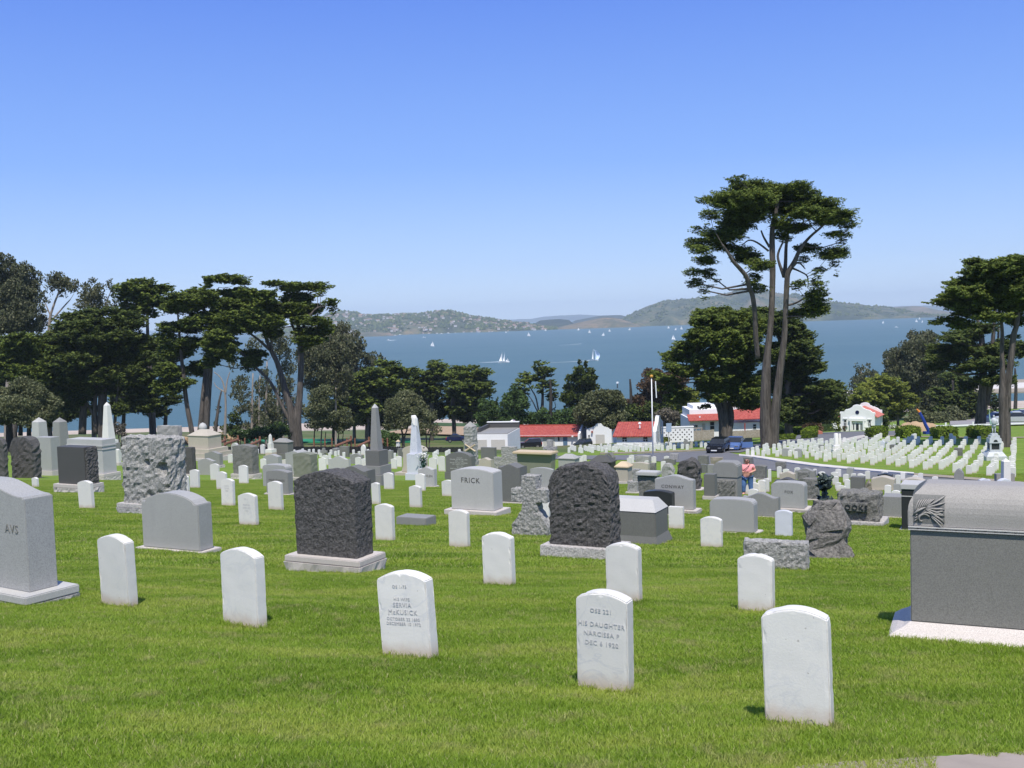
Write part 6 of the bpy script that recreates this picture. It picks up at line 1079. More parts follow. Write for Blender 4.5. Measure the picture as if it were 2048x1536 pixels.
def hiptomb(label, xl, xc, xr, yt, ye, yb, mat, steps, capm=None, name='tomb', dT=None, rough=None, th=27, flare=0, cat='tomb', lip=.06, y=None):
    hp = steps[-1][1]-yb if steps else 0; P, th_, W, T, H, Hb = place(xl, xc, xr, ye, yb, hp, th, dT, y); k = P.y/F
    t = thing(name, label, cat, P, -th_, 'tombs with hipped tops'); r = (ye-yt)*k
    if rough: roughslab(W, T, Hb, 'flat', Hb+H, rough, 6, mat, t, 'body', .1)
    else: MB().box(-W/2, W/2, 0, T, Hb if steps else -.25, Hb+H).build('body', MATS[mat], t, .01)
    mb = MB(); l = lip; mb.box(-W/2-l, W/2+l, -l, T+l, Hb+H+.002, Hb+H+.05); mb.frus((-W/2-l, W/2+l, -l, T+l, Hb+H+.052), (-W*.2, W*.2, T*.4, T*.6, Hb+H+.05+r)); mb.build('lid', MATS[capm or mat], t, .008)
    z = Hb; a = yb
    for ex, ye2, m_ in steps: b = Hb-(ye2-yb)*k if ye2 != steps[-1][1] else -.3; MB().box(-W/2-ex*k, W/2+ex*k, -ex*k, T+ex*k, b+.003, z).build('plinth', MATS[m_], t, .01); z = b
    if flare: MB().frus((-W/2-flare, W/2+flare, -flare, T+flare, -.3), (-W/2-.02, W/2+.02, -.02, T+.02, .12)).build('flared_foot', MATS[mat], t)
    return t, W, T, H, Hb
t_, W, T, H, Hb = hiptomb('tan hipped tomb with a small inscription on two steps', 378, 418, 438, 861, 872, 897, 'granite_tan', [(9, 905, 'granite_tan'), (14, 914, 'granite_tan'), (18, 921, 'base_granite')], dT=2.0)
inscription(t_, [('JOHN WILLIAM', -.05*W, Hb+H*.68, .07), ('BORN IN BOSTON 1838', -.05*W, Hb+H*.55, .06), ('DIED', -.05*W, Hb+H*.42, .05), ('SAN FRANCISCO', -.05*W, Hb+H*.28, .06)][0:0] or [('- - - - -', 0, Hb+H*.6, .06)], 'text_dark', -.004) if False else None
P_ = t_.location; MB().lathe([(.001, 0), (.32, .02), (.42, .3), (.38, .5), (.25, .7), (.001, .82)], n=12).build('urn_top', MATS['granite_pale'], thing('urn', 'white domed urn top behind the tan hipped tomb', 'urn', (P_[0]-.5, P_[1]+3.5, at(393, 862, P_[1]+3.5).z), 0), smooth=True)
S('monument', 'dark rough block between the pitted boulder and the white headstones', 'flat', 'rough_dark', 362, 386, 394, 894, 948, 4, rough=.035, brough=False); S('monument', 'pale granite tablet behind the three overlapping headstones', 'serp', 'granite_light', 396, 428, 434, 917, 950, 0); S('monument', 'blue-grey tablet behind the pale one near the hipped tomb', 'serp', 'granite_mid', 410, 440, 447, 903, 930, 5, ex=.1)
S('monument', 'dark grey rough arched stone on a pale rough base', 'low', 'rough_grey', 466, 506, 520, 889, 948, 10, ex=.1, rough=.04); S('monument', 'small pale arched stone left of the dark grey arched one', 'round', 'granite_pale', 463, 474, 479, 886, 912, 0)
hiptomb('grey hipped tomb left of the spreading cypress trunk', 547, 577, 585, 878, 885, 907, 'granite_grey', [(4, 918, 'granite_grey')], 'granite_mid', dT=1.3)
obelisk('small slender white obelisk left of the grey hipped tomb', 538, 542, 546, 867, 871, 886, 'white_marble', [(4.3, 898, 'white_marble'), (8, 906, 'white_marble')], top=.7, y=104)
S('monument', 'white stepped stone by the small slender obelisk', 'arch', 'white_marble', 521, 528, 531, 889, 908, 0)
S('monument', 'pale grey serpentine tablet right of the hipped grey tomb', 'serp', 'granite_light', 572, 604, 632, 902, 948, 5, ex=.12, dT=1.0); S('monument', 'olive-grey rough arched stone behind the dark block', 'low', 'granite_olive', 587, 623, 637, 905, 955, 6, ex=.08, rough=.03)
S('monument', 'pale tablet with shouldered top right of the dark arched stone', 'serp', 'granite_light', 527, 557, 564, 909, 937, 0, dT=.5); S('monument', 'wide pale granite tablet behind the stone with worn letters', 'corner', 'granite_light', 526, 573, 583, 929, 974, 0, dT=.6)
S('monument', 'grey-tan tablet with worn letters behind the cracked white headstone', 'low', 'granite_mid', 533, 577, 588, 940, 987, 4, ex=.06, brough=False, text=[('ANDREWS', 0, .52, .10)] if False else [('MANAHAN', -.02, .52, .11)])
S('monument', 'pale tan ogee tablet before the small distant headstones', 'ogee', 'granite_pale', 657, 698, 702, 912, 947, 0); S('monument', 'dark green-grey ogee stone with a bordered panel behind the dark block', 'ogee', 'granite_grey', 672, 736, 748, 932, 975, 0, dT=.6)
obelisk('tall grey granite obelisk on a dark die and three steps', 744, 757, 768, 806, 814, 899, 'granite_mid', [(16.5, 929, 'granite_grey'), (20.5, 946, 'granite_mid'), (24.5, 972, 'granite_mid')], top=.54, cap='granite_pale')
S('monument', 'grey block with white side left of the cross by the fence', 'flat', 'granite_mid', 665, 674, 680, 897, 910, 0, dT=.9); S('monument', 'squat grey rough-edged stone before the black fence', 'flat', 'rough_grey', 679, 696, 700, 893, 914, 0, rough=.03); S('monument', 'grey curved stone left of the tall obelisk', 'ogee', 'granite_mid', 700, 724, 728, 907, 928, 0); S('monument', 'small white pointed stone before the black fence', 'gothic', 'white_marble', 722, 730, 733, 889, 910, 0)
S('monument', 'grey block stone right behind the tall obelisk', 'flat', 'granite_mid', 770, 784, 787, 901, 925, 0, dT=.6); S('monument', 'grey block left of the rounded tan tomb', 'flat', 'granite_grey', 796, 807, 810, 897, 915, 0, dT=.8)
# stone cross with flowers near the fence
P = hit(647, 916); k = P.y/F; t = thing('stone_cross', 'small grey stone cross before the black fence', 'cross', P, -R_(27)); MB().prism([(-.16, -.2), (.16, -.2), (.13, 10*k), (.38, 10*k), (.38, 15*k), (.13, 15*k), (.13, 20*k), (-.13, 20*k), (-.13, 15*k), (-.38, 15*k), (-.38, 10*k), (-.13, 10*k)], 0, .22).build('cross', MATS['granite_mid'], t, .02)
# white capped pillar
P = hit(797, 905); k = P.y/F; t = thing('pillar', 'white square pillar with a bell cap before the pale round tree', 'pillar', P, -R_(27)); MB().frus((-.2, .2, -.2, .2, -.2), (-.17, .17, -.17, .17, 22*k)).build('shaft', MATS['white_marble'], t); MB().lathe([(.30, 22*k), (.30, 22.6*k), (.16, 24*k), (.08, 25*k), (.01, 26*k)], n=10).build('cap', MATS['tan_cap'], t)
# rounded tan tomb
P, th, W, T, H, Hb = place(803, 850, 858, 891, 945, 6, 27, 1.6); t = thing('tomb', 'large rounded tan tomb behind the draped white column', 'tomb', P, -th, 'tombs with hipped tops')
w2 = W*.86; MB().prism([(-W/2, Hb), (W/2, Hb), (W/2*.95, Hb+H*.14), (w2/2, Hb+H*.2), (w2/2*.97, Hb+H*.74), (w2/2*1.08, Hb+H*.78)]+[(w2/2*1.06*math.cos(a), Hb+H*.80+H*.2*math.sin(a)) for a in np.linspace(0.05, math.pi-.05, 12)]+[(-w2/2*1.08, Hb+H*.78), (-w2/2*.97, Hb+H*.74), (-w2/2, Hb+H*.2), (-W/2*.95, Hb+H*.14)], 0, T).build('body', MATS['granite_tan'], t, .03); MB().box(-W/2-.35, W/2+.35, -.35, T+.35, -.3, Hb).build('base', MATS['granite_tan'], t, .01)
# draped white column
t, P, k, hw, z0, zs, zt = obelisk('white marble obelisk draped with a carved cloth on a tall pedestal', 822, 835, 846, 830, 836, 906, 'grey_marble', [(14, 945, 'grey_marble'), (17, 960, 'grey_marble')], top=.48, name='draped_column')
mb = MB(); n = 14; V = []
for j in range(7):
    for i in range(n):
        a = 2*math.pi*i/n; sgn = hw*.56*(1+j*.06); zz = zt+.03-j*.10*(1+.7*math.sin(a*1.0+1)+.3*math.sin(a*3)); V.append((sgn*math.cos(a)*(0.4 if j == 0 else 1), sgn*math.sin(a)*(.4 if j == 0 else 1), zz))
mb.quadmesh(V, [(j*n+i, j*n+(i+1) % n, (j+1)*n+(i+1) % n, (j+1)*n+i) for j in range(6) for i in range(n)]+[tuple(range(n))]); mb.build('drape', MATS['white_marble'], t, smooth=True)
t2 = thing('wreath', 'green wreath with white flowers leaning on the draped column pedestal', 'wreath', at(847, 925, P.y-.9), 0); rgw = np.random.default_rng(3); c = rgw.normal(0, 1, (150, 3))*np.array([.07, .05, .28]); q = rgw.normal(0, .05, (150, 4, 3)); mobj('greenery', npmesh('greenery', (c[:, None]+q).reshape(-1, 3), np.arange(600).reshape(-1, 4)), MATS['wreath_green'], t2)
c = rgw.normal(0, 1, (60, 3))*np.array([.13, .06, .10])+np.array([-.02, -.06, .42]); q = rgw.normal(0, .05, (60, 4, 3)); mobj('flowers', npmesh('flowers', (c[:, None]+q).reshape(-1, 3), np.arange(240).reshape(-1, 4)), MATS['flower_white'], t2)
S('monument', 'small pale ogee stone lettered OILEN behind the headstones', 'ogee', 'granite_pale', 837, 869, 875, 934, 972, 3, ex=.06, brough=False, text=[('OILEN', .28, .48, .12)], lean=.0)
# rough obelisk with crossed rifles
t, P, k, hw, z0, zs, zt = obelisk('rough-hewn obelisk with carved crossed rifles before the garage annex', 928, 947, 958, 842, 852, 925, 'rough_pale', (), top=.84, rough=.06, y=78)
a_ = at(939, 896, P.y-hw*1.5); b_ = Vector((a_.x-P.x, a_.y-P.y, a_.z-P.z)); b_ = Matrix.Rotation(R_(27), 3, 'Z') @ b_; mb = MB(); r_ = .42
for s in (-1, 1): mb.tube([(b_.x-s*r_, -hw-.09, b_.z-.25), (b_.x+s*r_, -hw-.09, b_.z+.25)], [.07, .05], 6)
mb.build('crossed_rifles', MATS['tan_cap'], t)
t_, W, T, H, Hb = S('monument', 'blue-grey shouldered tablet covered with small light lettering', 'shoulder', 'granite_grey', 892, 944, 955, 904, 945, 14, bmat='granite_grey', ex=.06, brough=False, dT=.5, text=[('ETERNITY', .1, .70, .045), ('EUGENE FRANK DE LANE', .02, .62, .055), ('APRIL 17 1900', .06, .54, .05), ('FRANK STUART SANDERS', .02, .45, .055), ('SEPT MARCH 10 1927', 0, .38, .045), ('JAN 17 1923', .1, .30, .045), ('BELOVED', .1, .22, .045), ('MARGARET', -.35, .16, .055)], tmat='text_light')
S('monument', 'grey block with a moulded top behind the dark inscribed tablet', 'flat', 'granite_grey', 962, 990, 993, 895, 922, 0, dT=.9); S('monument', 'tan-topped pale block between the inscribed tablet and the rough cross', 'ogee', 'granite_tan', 955, 982, 987, 916, 940, 0, dT=.5)
# chest tomb with tan slab
P, th, W, T, H, Hb = place(1034, 1104, 1113, 908, 952, 0, 27, .7); t = thing('tomb', 'dark chest tomb under a wide overhanging tan slab', 'tomb', P, -th, 'tombs with hipped tops')
MB().frus((-W*.46, W*.46, .08, T-.08, -.3), (-W*.5, W*.5, 0, T, H)).build('body', MATS['granite_olive'], t, .01); MB().box(-W*.5-.2, W*.5+.12, -.28, T+.2, H+.003, H+.17).build('slab', MATS['tan_cap'], t, .04)
def cross(label, cxm, yt, yb, aw, ay0, ay1, sw, fl, mat, y=None, th=27, rough=.05, flare_y=None, dep=.35):
    P = hit(cxm, yb) if y is None else Vector((at(cxm, yb, y).x, y, at(cxm, yb, y).z)); k = P.y/F; t = thing('stone_cross', label, 'cross', P, -R_(th), 'rough-hewn stone crosses'); kk = k/math.cos(R_(th))*.97; z = lambda py: (yb-py)*k; hs = sw/2*kk; ha = aw/2*kk; hf = fl/2*kk; fy = flare_y or ay1
    V2 = [(-hf, -.25), (hf, -.25), (hf, z(yb-(yb-fy)*.28)), (hf*.78, z(yb-(yb-fy)*.48)), (hs*1.12, z(fy+(yb-fy)*.25)), (hs, z(ay1)), (ha, z(ay1)), (ha, z(ay0)), (hs, z(ay0)), (hs*1.03, z(yt)), (-hs*1.03, z(yt)), (-hs, z(ay0)), (-ha, z(ay0)), (-ha, z(ay1)), (-hs, z(ay1)), (-hs*1.12, z(fy+(yb-fy)*.25)), (-hf*.78, z(yb-(yb-fy)*.48)), (-hf, z(yb-(yb-fy)*.28))]
    me = MB().prism(V2, 0, dep).build('cross', MATS[mat], t).data; bm = bmesh.new(); bm.from_mesh(me); bmesh.ops.triangulate(bm, faces=bm.faces)
    for _ in range(7):
        es = [e for e in bm.edges if e.calc_length() > max(.035, P.y*.0022)]
        if es: bmesh.ops.subdivide_edges(bm, edges=es, cuts=1)
        bmesh.ops.triangulate(bm, faces=[f for f in bm.faces if len(f.verts) > 3])
    bm.normal_update()
    for v in bm.verts: p = v.co; v.co = p+v.normal*rough*(abs(noise.noise(p*7+Vector((cxm, 0, 0))))*1.2-.3+.5*noise.noise(p*22))
    bm.to_mesh(me); bm.free(); return t
cross('rough grey cross with a wide flared foot left of the black boulder', 1060, 950, 1072, 74, 977, 1003, 29, 74, 'rough_pale', rough=.022, dep=.26)
cross('rough grey cross behind the FRICK monument beside the tan slab tomb', 1018, 893, 950, 62, 915, 940, 29, 62, 'rough_pale', rough=.035, dep=.3)
cross('small distant rough cross before the black suv', 1099, 880, 906, 26, 893, 899, 10, 26, 'rough_pale', rough=.05, dep=.4, y=104)
S('monument', 'pale arched monument inscribed FRICK on a slab base', 'low', 'granite_pale', 903, 988, 1002, 936, 1020, 11, ex=.16, brough=False, dT=.55, text=[('FRICK', -.06, .66, .125)], bmat='base_granite')
S('monument', 'dark grey ogee tablet right behind the FRICK monument', 'ogee', 'granite_grey', 998, 1042, 1053, 928, 1004, 4, ex=.05, brough=False, dT=.55); S('monument', 'pale blue-grey arched tablet between the cross and the black boulder', 'low', 'granite_light', 1061, 1106, 1110, 935, 976, 3, brough=False)
S('monument', 'huge black rough boulder monument in the middle of the lawn', 'boulder', 'rough_dark', 1098, 1222, 1239, 925, 1092, 26, ex=.1, rough=.028, dT=.45, bmat='rough_pink', brough=False)
t_, W, T, H, Hb = S('tomb', 'dark grey block with a pale slanted top right of the black boulder', 'flat', 'granite_grey', 1200, 1312, 1331, 1022, 1088, 0, dT=.75, cat='tomb'); MB().frus((-W/2-.01, W/2+.01, -.01, T+.01, H+.003), (-W*.36, W*.36, T*.42, T*.9, H+.17)).build('lid', MATS['granite_pale'], t_, .005); MB().frus((-W/2-.12, W/2+.12, -.1, T+.12, -.2), (-W/2-.004, W/2+.004, -.004, T+.004, .14)).build('flared_foot', MATS['granite_grey'], t_)
hiptomb('blue-grey hipped stone behind the black boulder', 1117, 1150, 1158, 910, 918, 940, 'granite_light', [], 'granite_light', dT=.9); hiptomb('near-black hipped stone with moulded edges behind the black boulder', 1180, 1222, 1231, 913, 925, 950, 'granite_black', [], 'granite_dark', dT=.9)
S('monument', 'small rough domed stone behind the near-black hipped stone', 'round', 'rough_grey', 1205, 1226, 1232, 905, 930, 0, rough=.06); hiptomb('tan hipped stone right of the black boulder', 1232, 1256, 1263, 926, 935, 963, 'granite_tan', [(3, 969, 'base_granite')], 'tan_cap', dT=.6)
S('monument', 'tan ogee tablet behind the rough pillar stones', 'low', 'granite_tan', 1262, 1296, 1300, 925, 952, 0); S('monument', 'rough white-topped stone stump left of the capped rough pillar', 'flat', 'rough_pale', 1264, 1279, 1283, 938, 975, 0, rough=.04); S('monument', 'rough grey block at the foot of the capped rough pillar', 'flat', 'rough_pale', 1254, 1275, 1279, 962, 984, 4, rough=.04, brough=False)
t_, W, T, H, Hb = S('monument', 'rough grey pillar stone narrowing downwards under a pale flat cap', 'flat', 'rough_grey', 1278, 1312, 1317, 952, 1000, 0, rough=.04, lean=-.25, dT=.5); MB().box(-W*.62, W*.62, -.08, T+.08, H+.02, H+.13).build('cap', MATS['granite_pale'], t_, .02)
S('monument', 'rough block with a smooth face left of the headstones by the flagpole', 'flat', 'rough_grey', 1292, 1310, 1314, 926, 945, 0, rough=.04); S('monument', 'long low rough slab before the flagpole', 'flat', 'rough_pale', 1270, 1298, 1302, 912, 930, 0, rough=.05, dT=.6)
S('monument', 'blue-grey serpentine tablet inscribed CONWAY', 'serp', 'granite_light', 1310, 1387, 1391, 950, 1018, 9, ex=.1, bmat='base_granite', dT=.4, text=[('CONWAY', -.06, .62, .10)]); S('monument', 'black polished arched stone in front of the CONWAY tablet', 'low', 'granite_black', 1287, 1344, 1349, 981, 1027, 3, brough=False, dT=.45)
S('monument', 'big dark craggy boulder right of the domed rough stone', 'boulder', 'rough_dark', 1353, 1398, 1404, 918, 978, 4, rough=.11, dT=.6, brough=False); S('monument', 'rough stone with a smooth domed face left of the craggy boulder', 'round', 'rough_pale', 1322, 1347, 1351, 926, 955, 0, rough=.05); S('monument', 'dark rough hump behind the domed rough stone', 'low', 'rough_grey', 1323, 1349, 1353, 917, 930, 0, rough=.06)
S('monument', 'pale rough block by the road behind the craggy boulder', 'flat', 'rough_pale', 1339, 1356, 1359, 908, 921, 0, rough=.04); S('monument', 'dark domed stone by the road', 'low', 'rough_grey', 1395, 1415, 1419, 911, 932, 0, rough=.03); S('monument', 'tan rough block by the road right of the dark domed stone', 'flat', 'rough_brown', 1420, 1444, 1448, 915, 933, 0, rough=.06); S('monument', 'grey tablet below the dark domed stone', 'low', 'granite_grey', 1400, 1413, 1416, 929, 946, 0)
S('monument', 'tan-grey block with a rolled top behind the tall panel pillar', 'flat', 'granite_mid', 1415, 1445, 1448, 930, 952, 0, dT=.9); S('monument', 'smooth grey-green pillar left of the rough panel monument', 'flat', 'granite_grey', 1408, 1430, 1434, 948, 992, 9, dT=.9, bmat='base_granite', brough=False)
t_, W, T, H, Hb = S('monument', 'grey monument with a smooth rounded head over a rough-hewn panel', 'flat', 'granite_mid', 1428, 1475, 1482, 955, 998, 0, dT=.9); MB().prism([(-W/2-.02, H+.003), (W/2+.02, H+.003), (W/2+.02, H+.36), (W/2-.1, H+.46), (-W/2+.1, H+.46), (-W/2-.02, H+.36)], -.02, T+.02).build('head', MATS['granite_mid'], t_, .02); r = roughslab(W*.86, .1, 0, 'flat', H*.86, .03, 3, 'rough_grey', t_, 'rough_panel', .06); r.location = (0, -.06, H*.05)
S('monument', 'rough-edged grey tablet right of the person in pink', 'low', 'rough_grey', 1505, 1531, 1536, 931, 958, 2, rough=.03, brough=False); S('monument', 'grey rough block behind the head of the person', 'flat', 'rough_grey', 1486, 1504, 1508, 915, 934, 0, rough=.04); S('monument', 'rough dark block by the kerb right of the person', 'flat', 'rough_grey', 1550, 1570, 1574, 924, 942, 0, rough=.05)
S('monument', 'pale granite tablet with stepped rounded corners', 'corner', 'granite_light', 1419, 1508, 1515, 997, 1064, 3, ex=.08, brough=False, dT=.3); S('monument', 'wide grey ogee tablet left of the little white obelisk', 'ogee', 'granite_mid', 1484, 1557, 1560, 986, 1032, 4, ex=.05, brough=False, dT=.45)
S('monument', 'pale blue-grey tablet with cut corners inscribed FOX', 'corner', 'granite_light', 1542, 1609, 1614, 964, 1016, 10, ex=.12, dT=.45, bmat='base_granite', text=[('FOX', .08, .58, .11)]); obelisk('little white obelisk rising behind the veined headstone', 1557, 1563, 1571, 968, 972, 1024, 'white_marble', (), top=.80, y=None)
S('monument', 'rough grey block right of the FOX tablet', 'flat', 'rough_grey', 1606, 1636, 1640, 957, 998, 4, rough=.035, dT=.6, brough=False); S('monument', 'tan curved tablet nearer than the wide ogee stone', 'ogee', 'granite_tan', 1559, 1590, 1594, 944, 966, 0, dT=.4); S('monument', 'wide grey ogee stone near the kerb', 'ogee', 'granite_mid', 1590, 1630, 1633, 937, 959, 0, dT=.4)
S('monument', 'rough white-flecked block beside the tan curved tablet', 'flat', 'rough_grey', 1594, 1616, 1620, 944, 967, 0, rough=.05); S('monument', 'dark ogee stone with a pale rim behind the FOX tablet', 'ogee', 'granite_dark', 1549, 1594, 1598, 957, 985, 0, dT=.6)
S('monument', 'long low pale rough slab left of the sculpture rock', 'flat', 'rough_pale', 1485, 1617, 1624, 1083, 1140, 0, rough=.02, dT=.22, th=20)
# rock with bronze
P = hit(1655, 1117); k = P.y/F; t = thing('monument', 'craggy pyramid of dark rock carrying a bronze sculpture', 'monument', P, R_(-20)); bm = bmesh.new(); rgk = random.Random(11); vs = []
for j, (zz, hw) in enumerate(((-.1, 52), (.12, 50), (.28, 45), (.42, 47), (.58, 44), (.70, 42), (.84, 30), (1, 26))):
    for i in range(9):
        a = 2*math.pi*(i+(j % 2)*.5+rgk.uniform(-.18, .18))/9; r = hw*k*rgk.uniform(.70, 1.16); q = Vector((math.copysign(abs(math.cos(a))**.7, math.cos(a))*r, math.copysign(abs(math.sin(a))**.7, math.sin(a))*r*.66, zz*117*k+rgk.uniform(-.11, .11)*(0 < j < 7))); vs.append(bm.verts.new(q))
top = bm.verts.new((0, 0, 119*k))
for j in range(7):
    for i in range(9): a_, b_, c_, d_ = vs[j*9+i], vs[j*9+(i+1) % 9], vs[(j+1)*9+(i+1) % 9], vs[(j+1)*9+i]; bm.faces.new((a_, b_, c_)); bm.faces.new((a_, c_, d_))
for i in range(9): bm.faces.new((vs[63+i], vs[63+(i+1) % 9], top))
bmesh.ops.subdivide_edges(bm, edges=bm.edges, cuts=4, use_grid_fill=True); bm.normal_update()
for v in bm.verts: dv = noise.voronoi(v.co*4)[0]; v.co += v.normal*((dv[1]-dv[0])*.02+.010*noise.noise(v.co*12)+.010*noise.noise(v.co*30))
me = bpy.data.meshes.new('rock'); bm.to_mesh(me); bm.free(); mobj('rock', me, MATS['boulder_stone'], t)
bz = 112*k; t = thing('bronze_sculpture', 'dark green bronze plant-like sculpture on top of the craggy rock', 'sculpture', (P.x, P.y+.1, P.z+bz), R_(-20)); rgb = random.Random(8)
MB().lathe([(.02, -.08), (10*k, -.05), (9*k, 6*k), (6*k, 12*k), (5.5*k, 20*k), (8*k, 26*k), (12*k, 34*k), (12.5*k, 42*k), (10*k, 49*k), (5*k, 53*k), (.01, 54*k)], 0, 0, 14).build('body', MATS['bronze'], t)
bm = bmesh.new(); bm.from_mesh(t.children[0].data)
bmesh.ops.subdivide_edges(bm, edges=bm.edges, cuts=2, use_grid_fill=True)
for v in bm.verts: v.co += Vector((noise.noise(v.co*14), noise.noise(v.co*14+Vector((5, 0, 0))), noise.noise(v.co*14+Vector((0, 7, 0)))))*.07
bm.to_mesh(t.children[0].data); bm.free(); mb = MB()
for i in range(34):
    a = rgb.uniform(0, 6.28); z = rgb.choice((rgb.uniform(28, 52), rgb.uniform(28, 52), rgb.uniform(0, 8)))*k; r0 = (11 if z > 20*k else 9)*k; r1 = r0+rgb.uniform(2, 7)*k*(1 if z > 20*k else 2); mb.tube([(r0*.8*math.cos(a), r0*.8*math.sin(a), z), (r1*math.cos(a+.3), r1*math.sin(a+.3), z+rgb.uniform(1, 6)*k), (r1*.95*math.cos(a+.7), r1*.95*math.sin(a+.7), z+rgb.uniform(3, 9)*k)], [.024, .018, .004], 5)
mb.build('leaves_and_tendrils', MATS['bronze'], t)
# ROOKS rock
t_, W, T, H, Hb = S('monument', 'craggy grey rock monument lettered ROOKS on a pale rough base', 'flat', 'rough_grey', 1673, 1758, 1762, 985, 1042, 10, ex=.1, rough=.05, dT=.6, bmat='rough_pink', brough=False)
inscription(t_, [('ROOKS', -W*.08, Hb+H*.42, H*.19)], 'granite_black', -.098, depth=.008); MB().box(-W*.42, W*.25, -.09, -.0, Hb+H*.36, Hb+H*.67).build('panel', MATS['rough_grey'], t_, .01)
S('monument', 'dark smooth square tablet behind the ROOKS rock', 'flat', 'granite_grey', 1701, 1728, 1731, 954, 981, 0, dT=.4); S('monument', 'round brown rough boulder stone right of the dark square tablet', 'round', 'rough_brown', 1731, 1744, 1748, 960, 984, 0, rough=.06); S('monument', 'wide tan ogee monument right of the brown boulder', 'serp', 'granite_tan', 1742, 1789, 1793, 954, 980, 2, dT=.5, brough=False)
S('monument', 'black curved stone top near the road', 'ogee', 'granite_black', 1755, 1784, 1787, 947, 960, 0, dT=.4); S('monument', 'grey stone with smooth face over a rough foot beside the dark pillar', 'flat', 'granite_mid', 1764, 1803, 1806, 993, 1033, 4, dT=.5); S('monument', 'blue-grey tablet standing against the road', 'low', 'granite_light', 1693, 1706, 1709, 936, 958, 0, dT=.4)
t_, W, T, H, Hb = S('monument', 'near-black slab pillar with a pale stripe at the side of the carved monument', 'flat', 'granite_black', 1803, 1848, 1852, 978, 1060, 3, ex=.06, dT=.55, brough=False); MB().box(-W/2-.01, W/2+.01, -.012, T+.01, Hb+H*.82, Hb+H*.845).build('pale_stripe', MATS['granite_pale'], t_); MB().box(-W/2-.02, W/2+.02, -.02, T+.02, Hb+H+.002, Hb+H+.1).build('top', MATS['granite_pale'], t_, .01)
S('monument', 'pale tan arched tablet behind the near-black pillar', 'arch', 'granite_tan', 1803, 1850, 1854, 957, 985, 0, dT=.5); S('monument', 'low white cap stone behind the near-black pillar', 'flat', 'granite_light', 1787, 1803, 1805, 968, 985, 0)
S('monument', 'blue-grey veined slab lying low right of the dark rough arched block', 'flat', 'granite_mid', 792, 852, 868, 1035, 1053, 0, dT=.5, cat='grave kerb', group='low grave edgings')
# carved coved monument at the right
P = hit(1800, 1262); th = R_(24); k = P.y/F; Wm = 3.1; Tm = .5
P, th, _, _, _, _ = place(1823, 2300, None, 975, 1240, 28, 24, 1.25); 
P = hit(1822, 1268); k = P.y/F; t = thing('monument', 'massive grey monument with a rolled top and carved acanthus corner', 'monument', P, -th); zb = 26*k; zm = zb+188*k; zt = zm+90*k
MB().box(.0, Wm, 0, Tm, zb+.002, zm).build('body', MATS['granite_body'], t, .006)
R0 = zt-zm; MB2 = MB(); pr = [(0, zm+.028), (0, zm+.33*R0)]+[(0+.17*(1-math.cos(a)), zm+.33*R0+.67*R0*math.sin(a)) for a in np.linspace(.12, math.pi/2, 9)]
pr2 = pr+[(Tm-y_, z_) for y_, z_ in reversed(pr)]; V = [(-.015+(0.0 if z_ < zm+.5*R0 else .12*((z_-zm-.5*R0)/(.5*R0))**2), y_, z_) for y_, z_ in pr2]+[(Wm, y_, z_) for y_, z_ in pr2]; n = len(pr2)
MB2.quadmesh(V, [tuple(range(n)), tuple(range(2*n-1, n-1, -1))]+[(i, (i+1) % n, (i+1) % n+n, i+n) for i in range(n)]); plain('granite_top_', (.42, .41, .39), .6); MB2.build('rolled_top', MATS['granite_warm_sunlit'], t, .004)  # warm stone, set paler than the body to put sunlight into its colour
mb = MB(); mb.box(-.012, Wm, -.02, Tm+.02, zm+.003, zm+.010); mb.box(-.012, Wm, -.02, Tm+.02, zm+.020, zm+.027); mb.build('moulding', MATS['granite_pale'], t)
mb = MB(); x = .0
while x < Wm-.1: mb.box(x, x+.045, -.016, -.001, zm+.011, zm+.019); x += .062
mb.build('bead_course', MATS['granite_grey'], t)
mb = MB(); cv = [(-.15, -.1), (-.145, .012), (-.10, .04), (-.05, .06), (-.012, .085), (-.003, zb)]; cv2 = cv; V = []
for x in (0, 1):
    for (o_, z_) in cv: V.append((o_ if x == 0 else Wm, o_, z_))
n = len(cv); mb.quadmesh(V+[(-.003, Tm, zb), (Wm, Tm, zb), (-.15, Tm, -.1), (Wm, Tm, -.1)], [(i, i+n, i+n+1, i+1) for i in range(n-1)]+[(n-1, 2*n-1, 2*n+1, 2*n)])
V = [(o_, o_, z_) for o_, z_ in cv]+[(o_, Tm, z_) for o_, z_ in cv]; mb.quadmesh(V, [(i+1, i+n+1, i+n, i) for i in range(n-1)]); mb.build('coved_base', MATS['base_granite'], t, smooth=False)
# acanthus carving: swept leaf ribs on a darker square laid over the face
zc0 = zm+.33*R0
def srf(z_): q = (z_-zc0)/(.67*R0); return 0 if q <= 0 else .17*(1-(1-min(1, q)**2)**.5)
x0 = .022; cw = .205; z0 = zm+.17*R0; ch = .62*R0; mb = MB(); n = 12
mb.quadmesh([(x0+cw*i/4, srf(z0+ch*j/n)-.0025, z0+ch*j/n) for j in range(n+1) for i in range(5)], [(j*5+i, j*5+i+1, j*5+i+6, j*5+i+5) for j in range(n) for i in range(4)]); mb.build('dark_panel', MATS['granite_grey'], t)
mb = MB()
def rib(pts, w0):
    P3 = [Vector((x0+u*cw, srf(z0+v*ch)-.006-.012*math.sin(i/(len(pts)-1)*math.pi), z0+v*ch)) for i, (u, v) in enumerate(pts)]; mb.tube(P3, [w0*.4]+[w0]*(len(pts)-2)+[w0*.2], 6)
def curl(u, v, du, dv, hook, w0):
    L_ = 7; pts = []
    for i in range(L_): q = i/(L_-1); pts.append((u+du*q+hook[0]*q**3, v+dv*q+hook[1]*q**3))
    rib(pts, w0)
rib([(0, .30), (.12, .42), (.28, .52), (.42, .58)], .0085)
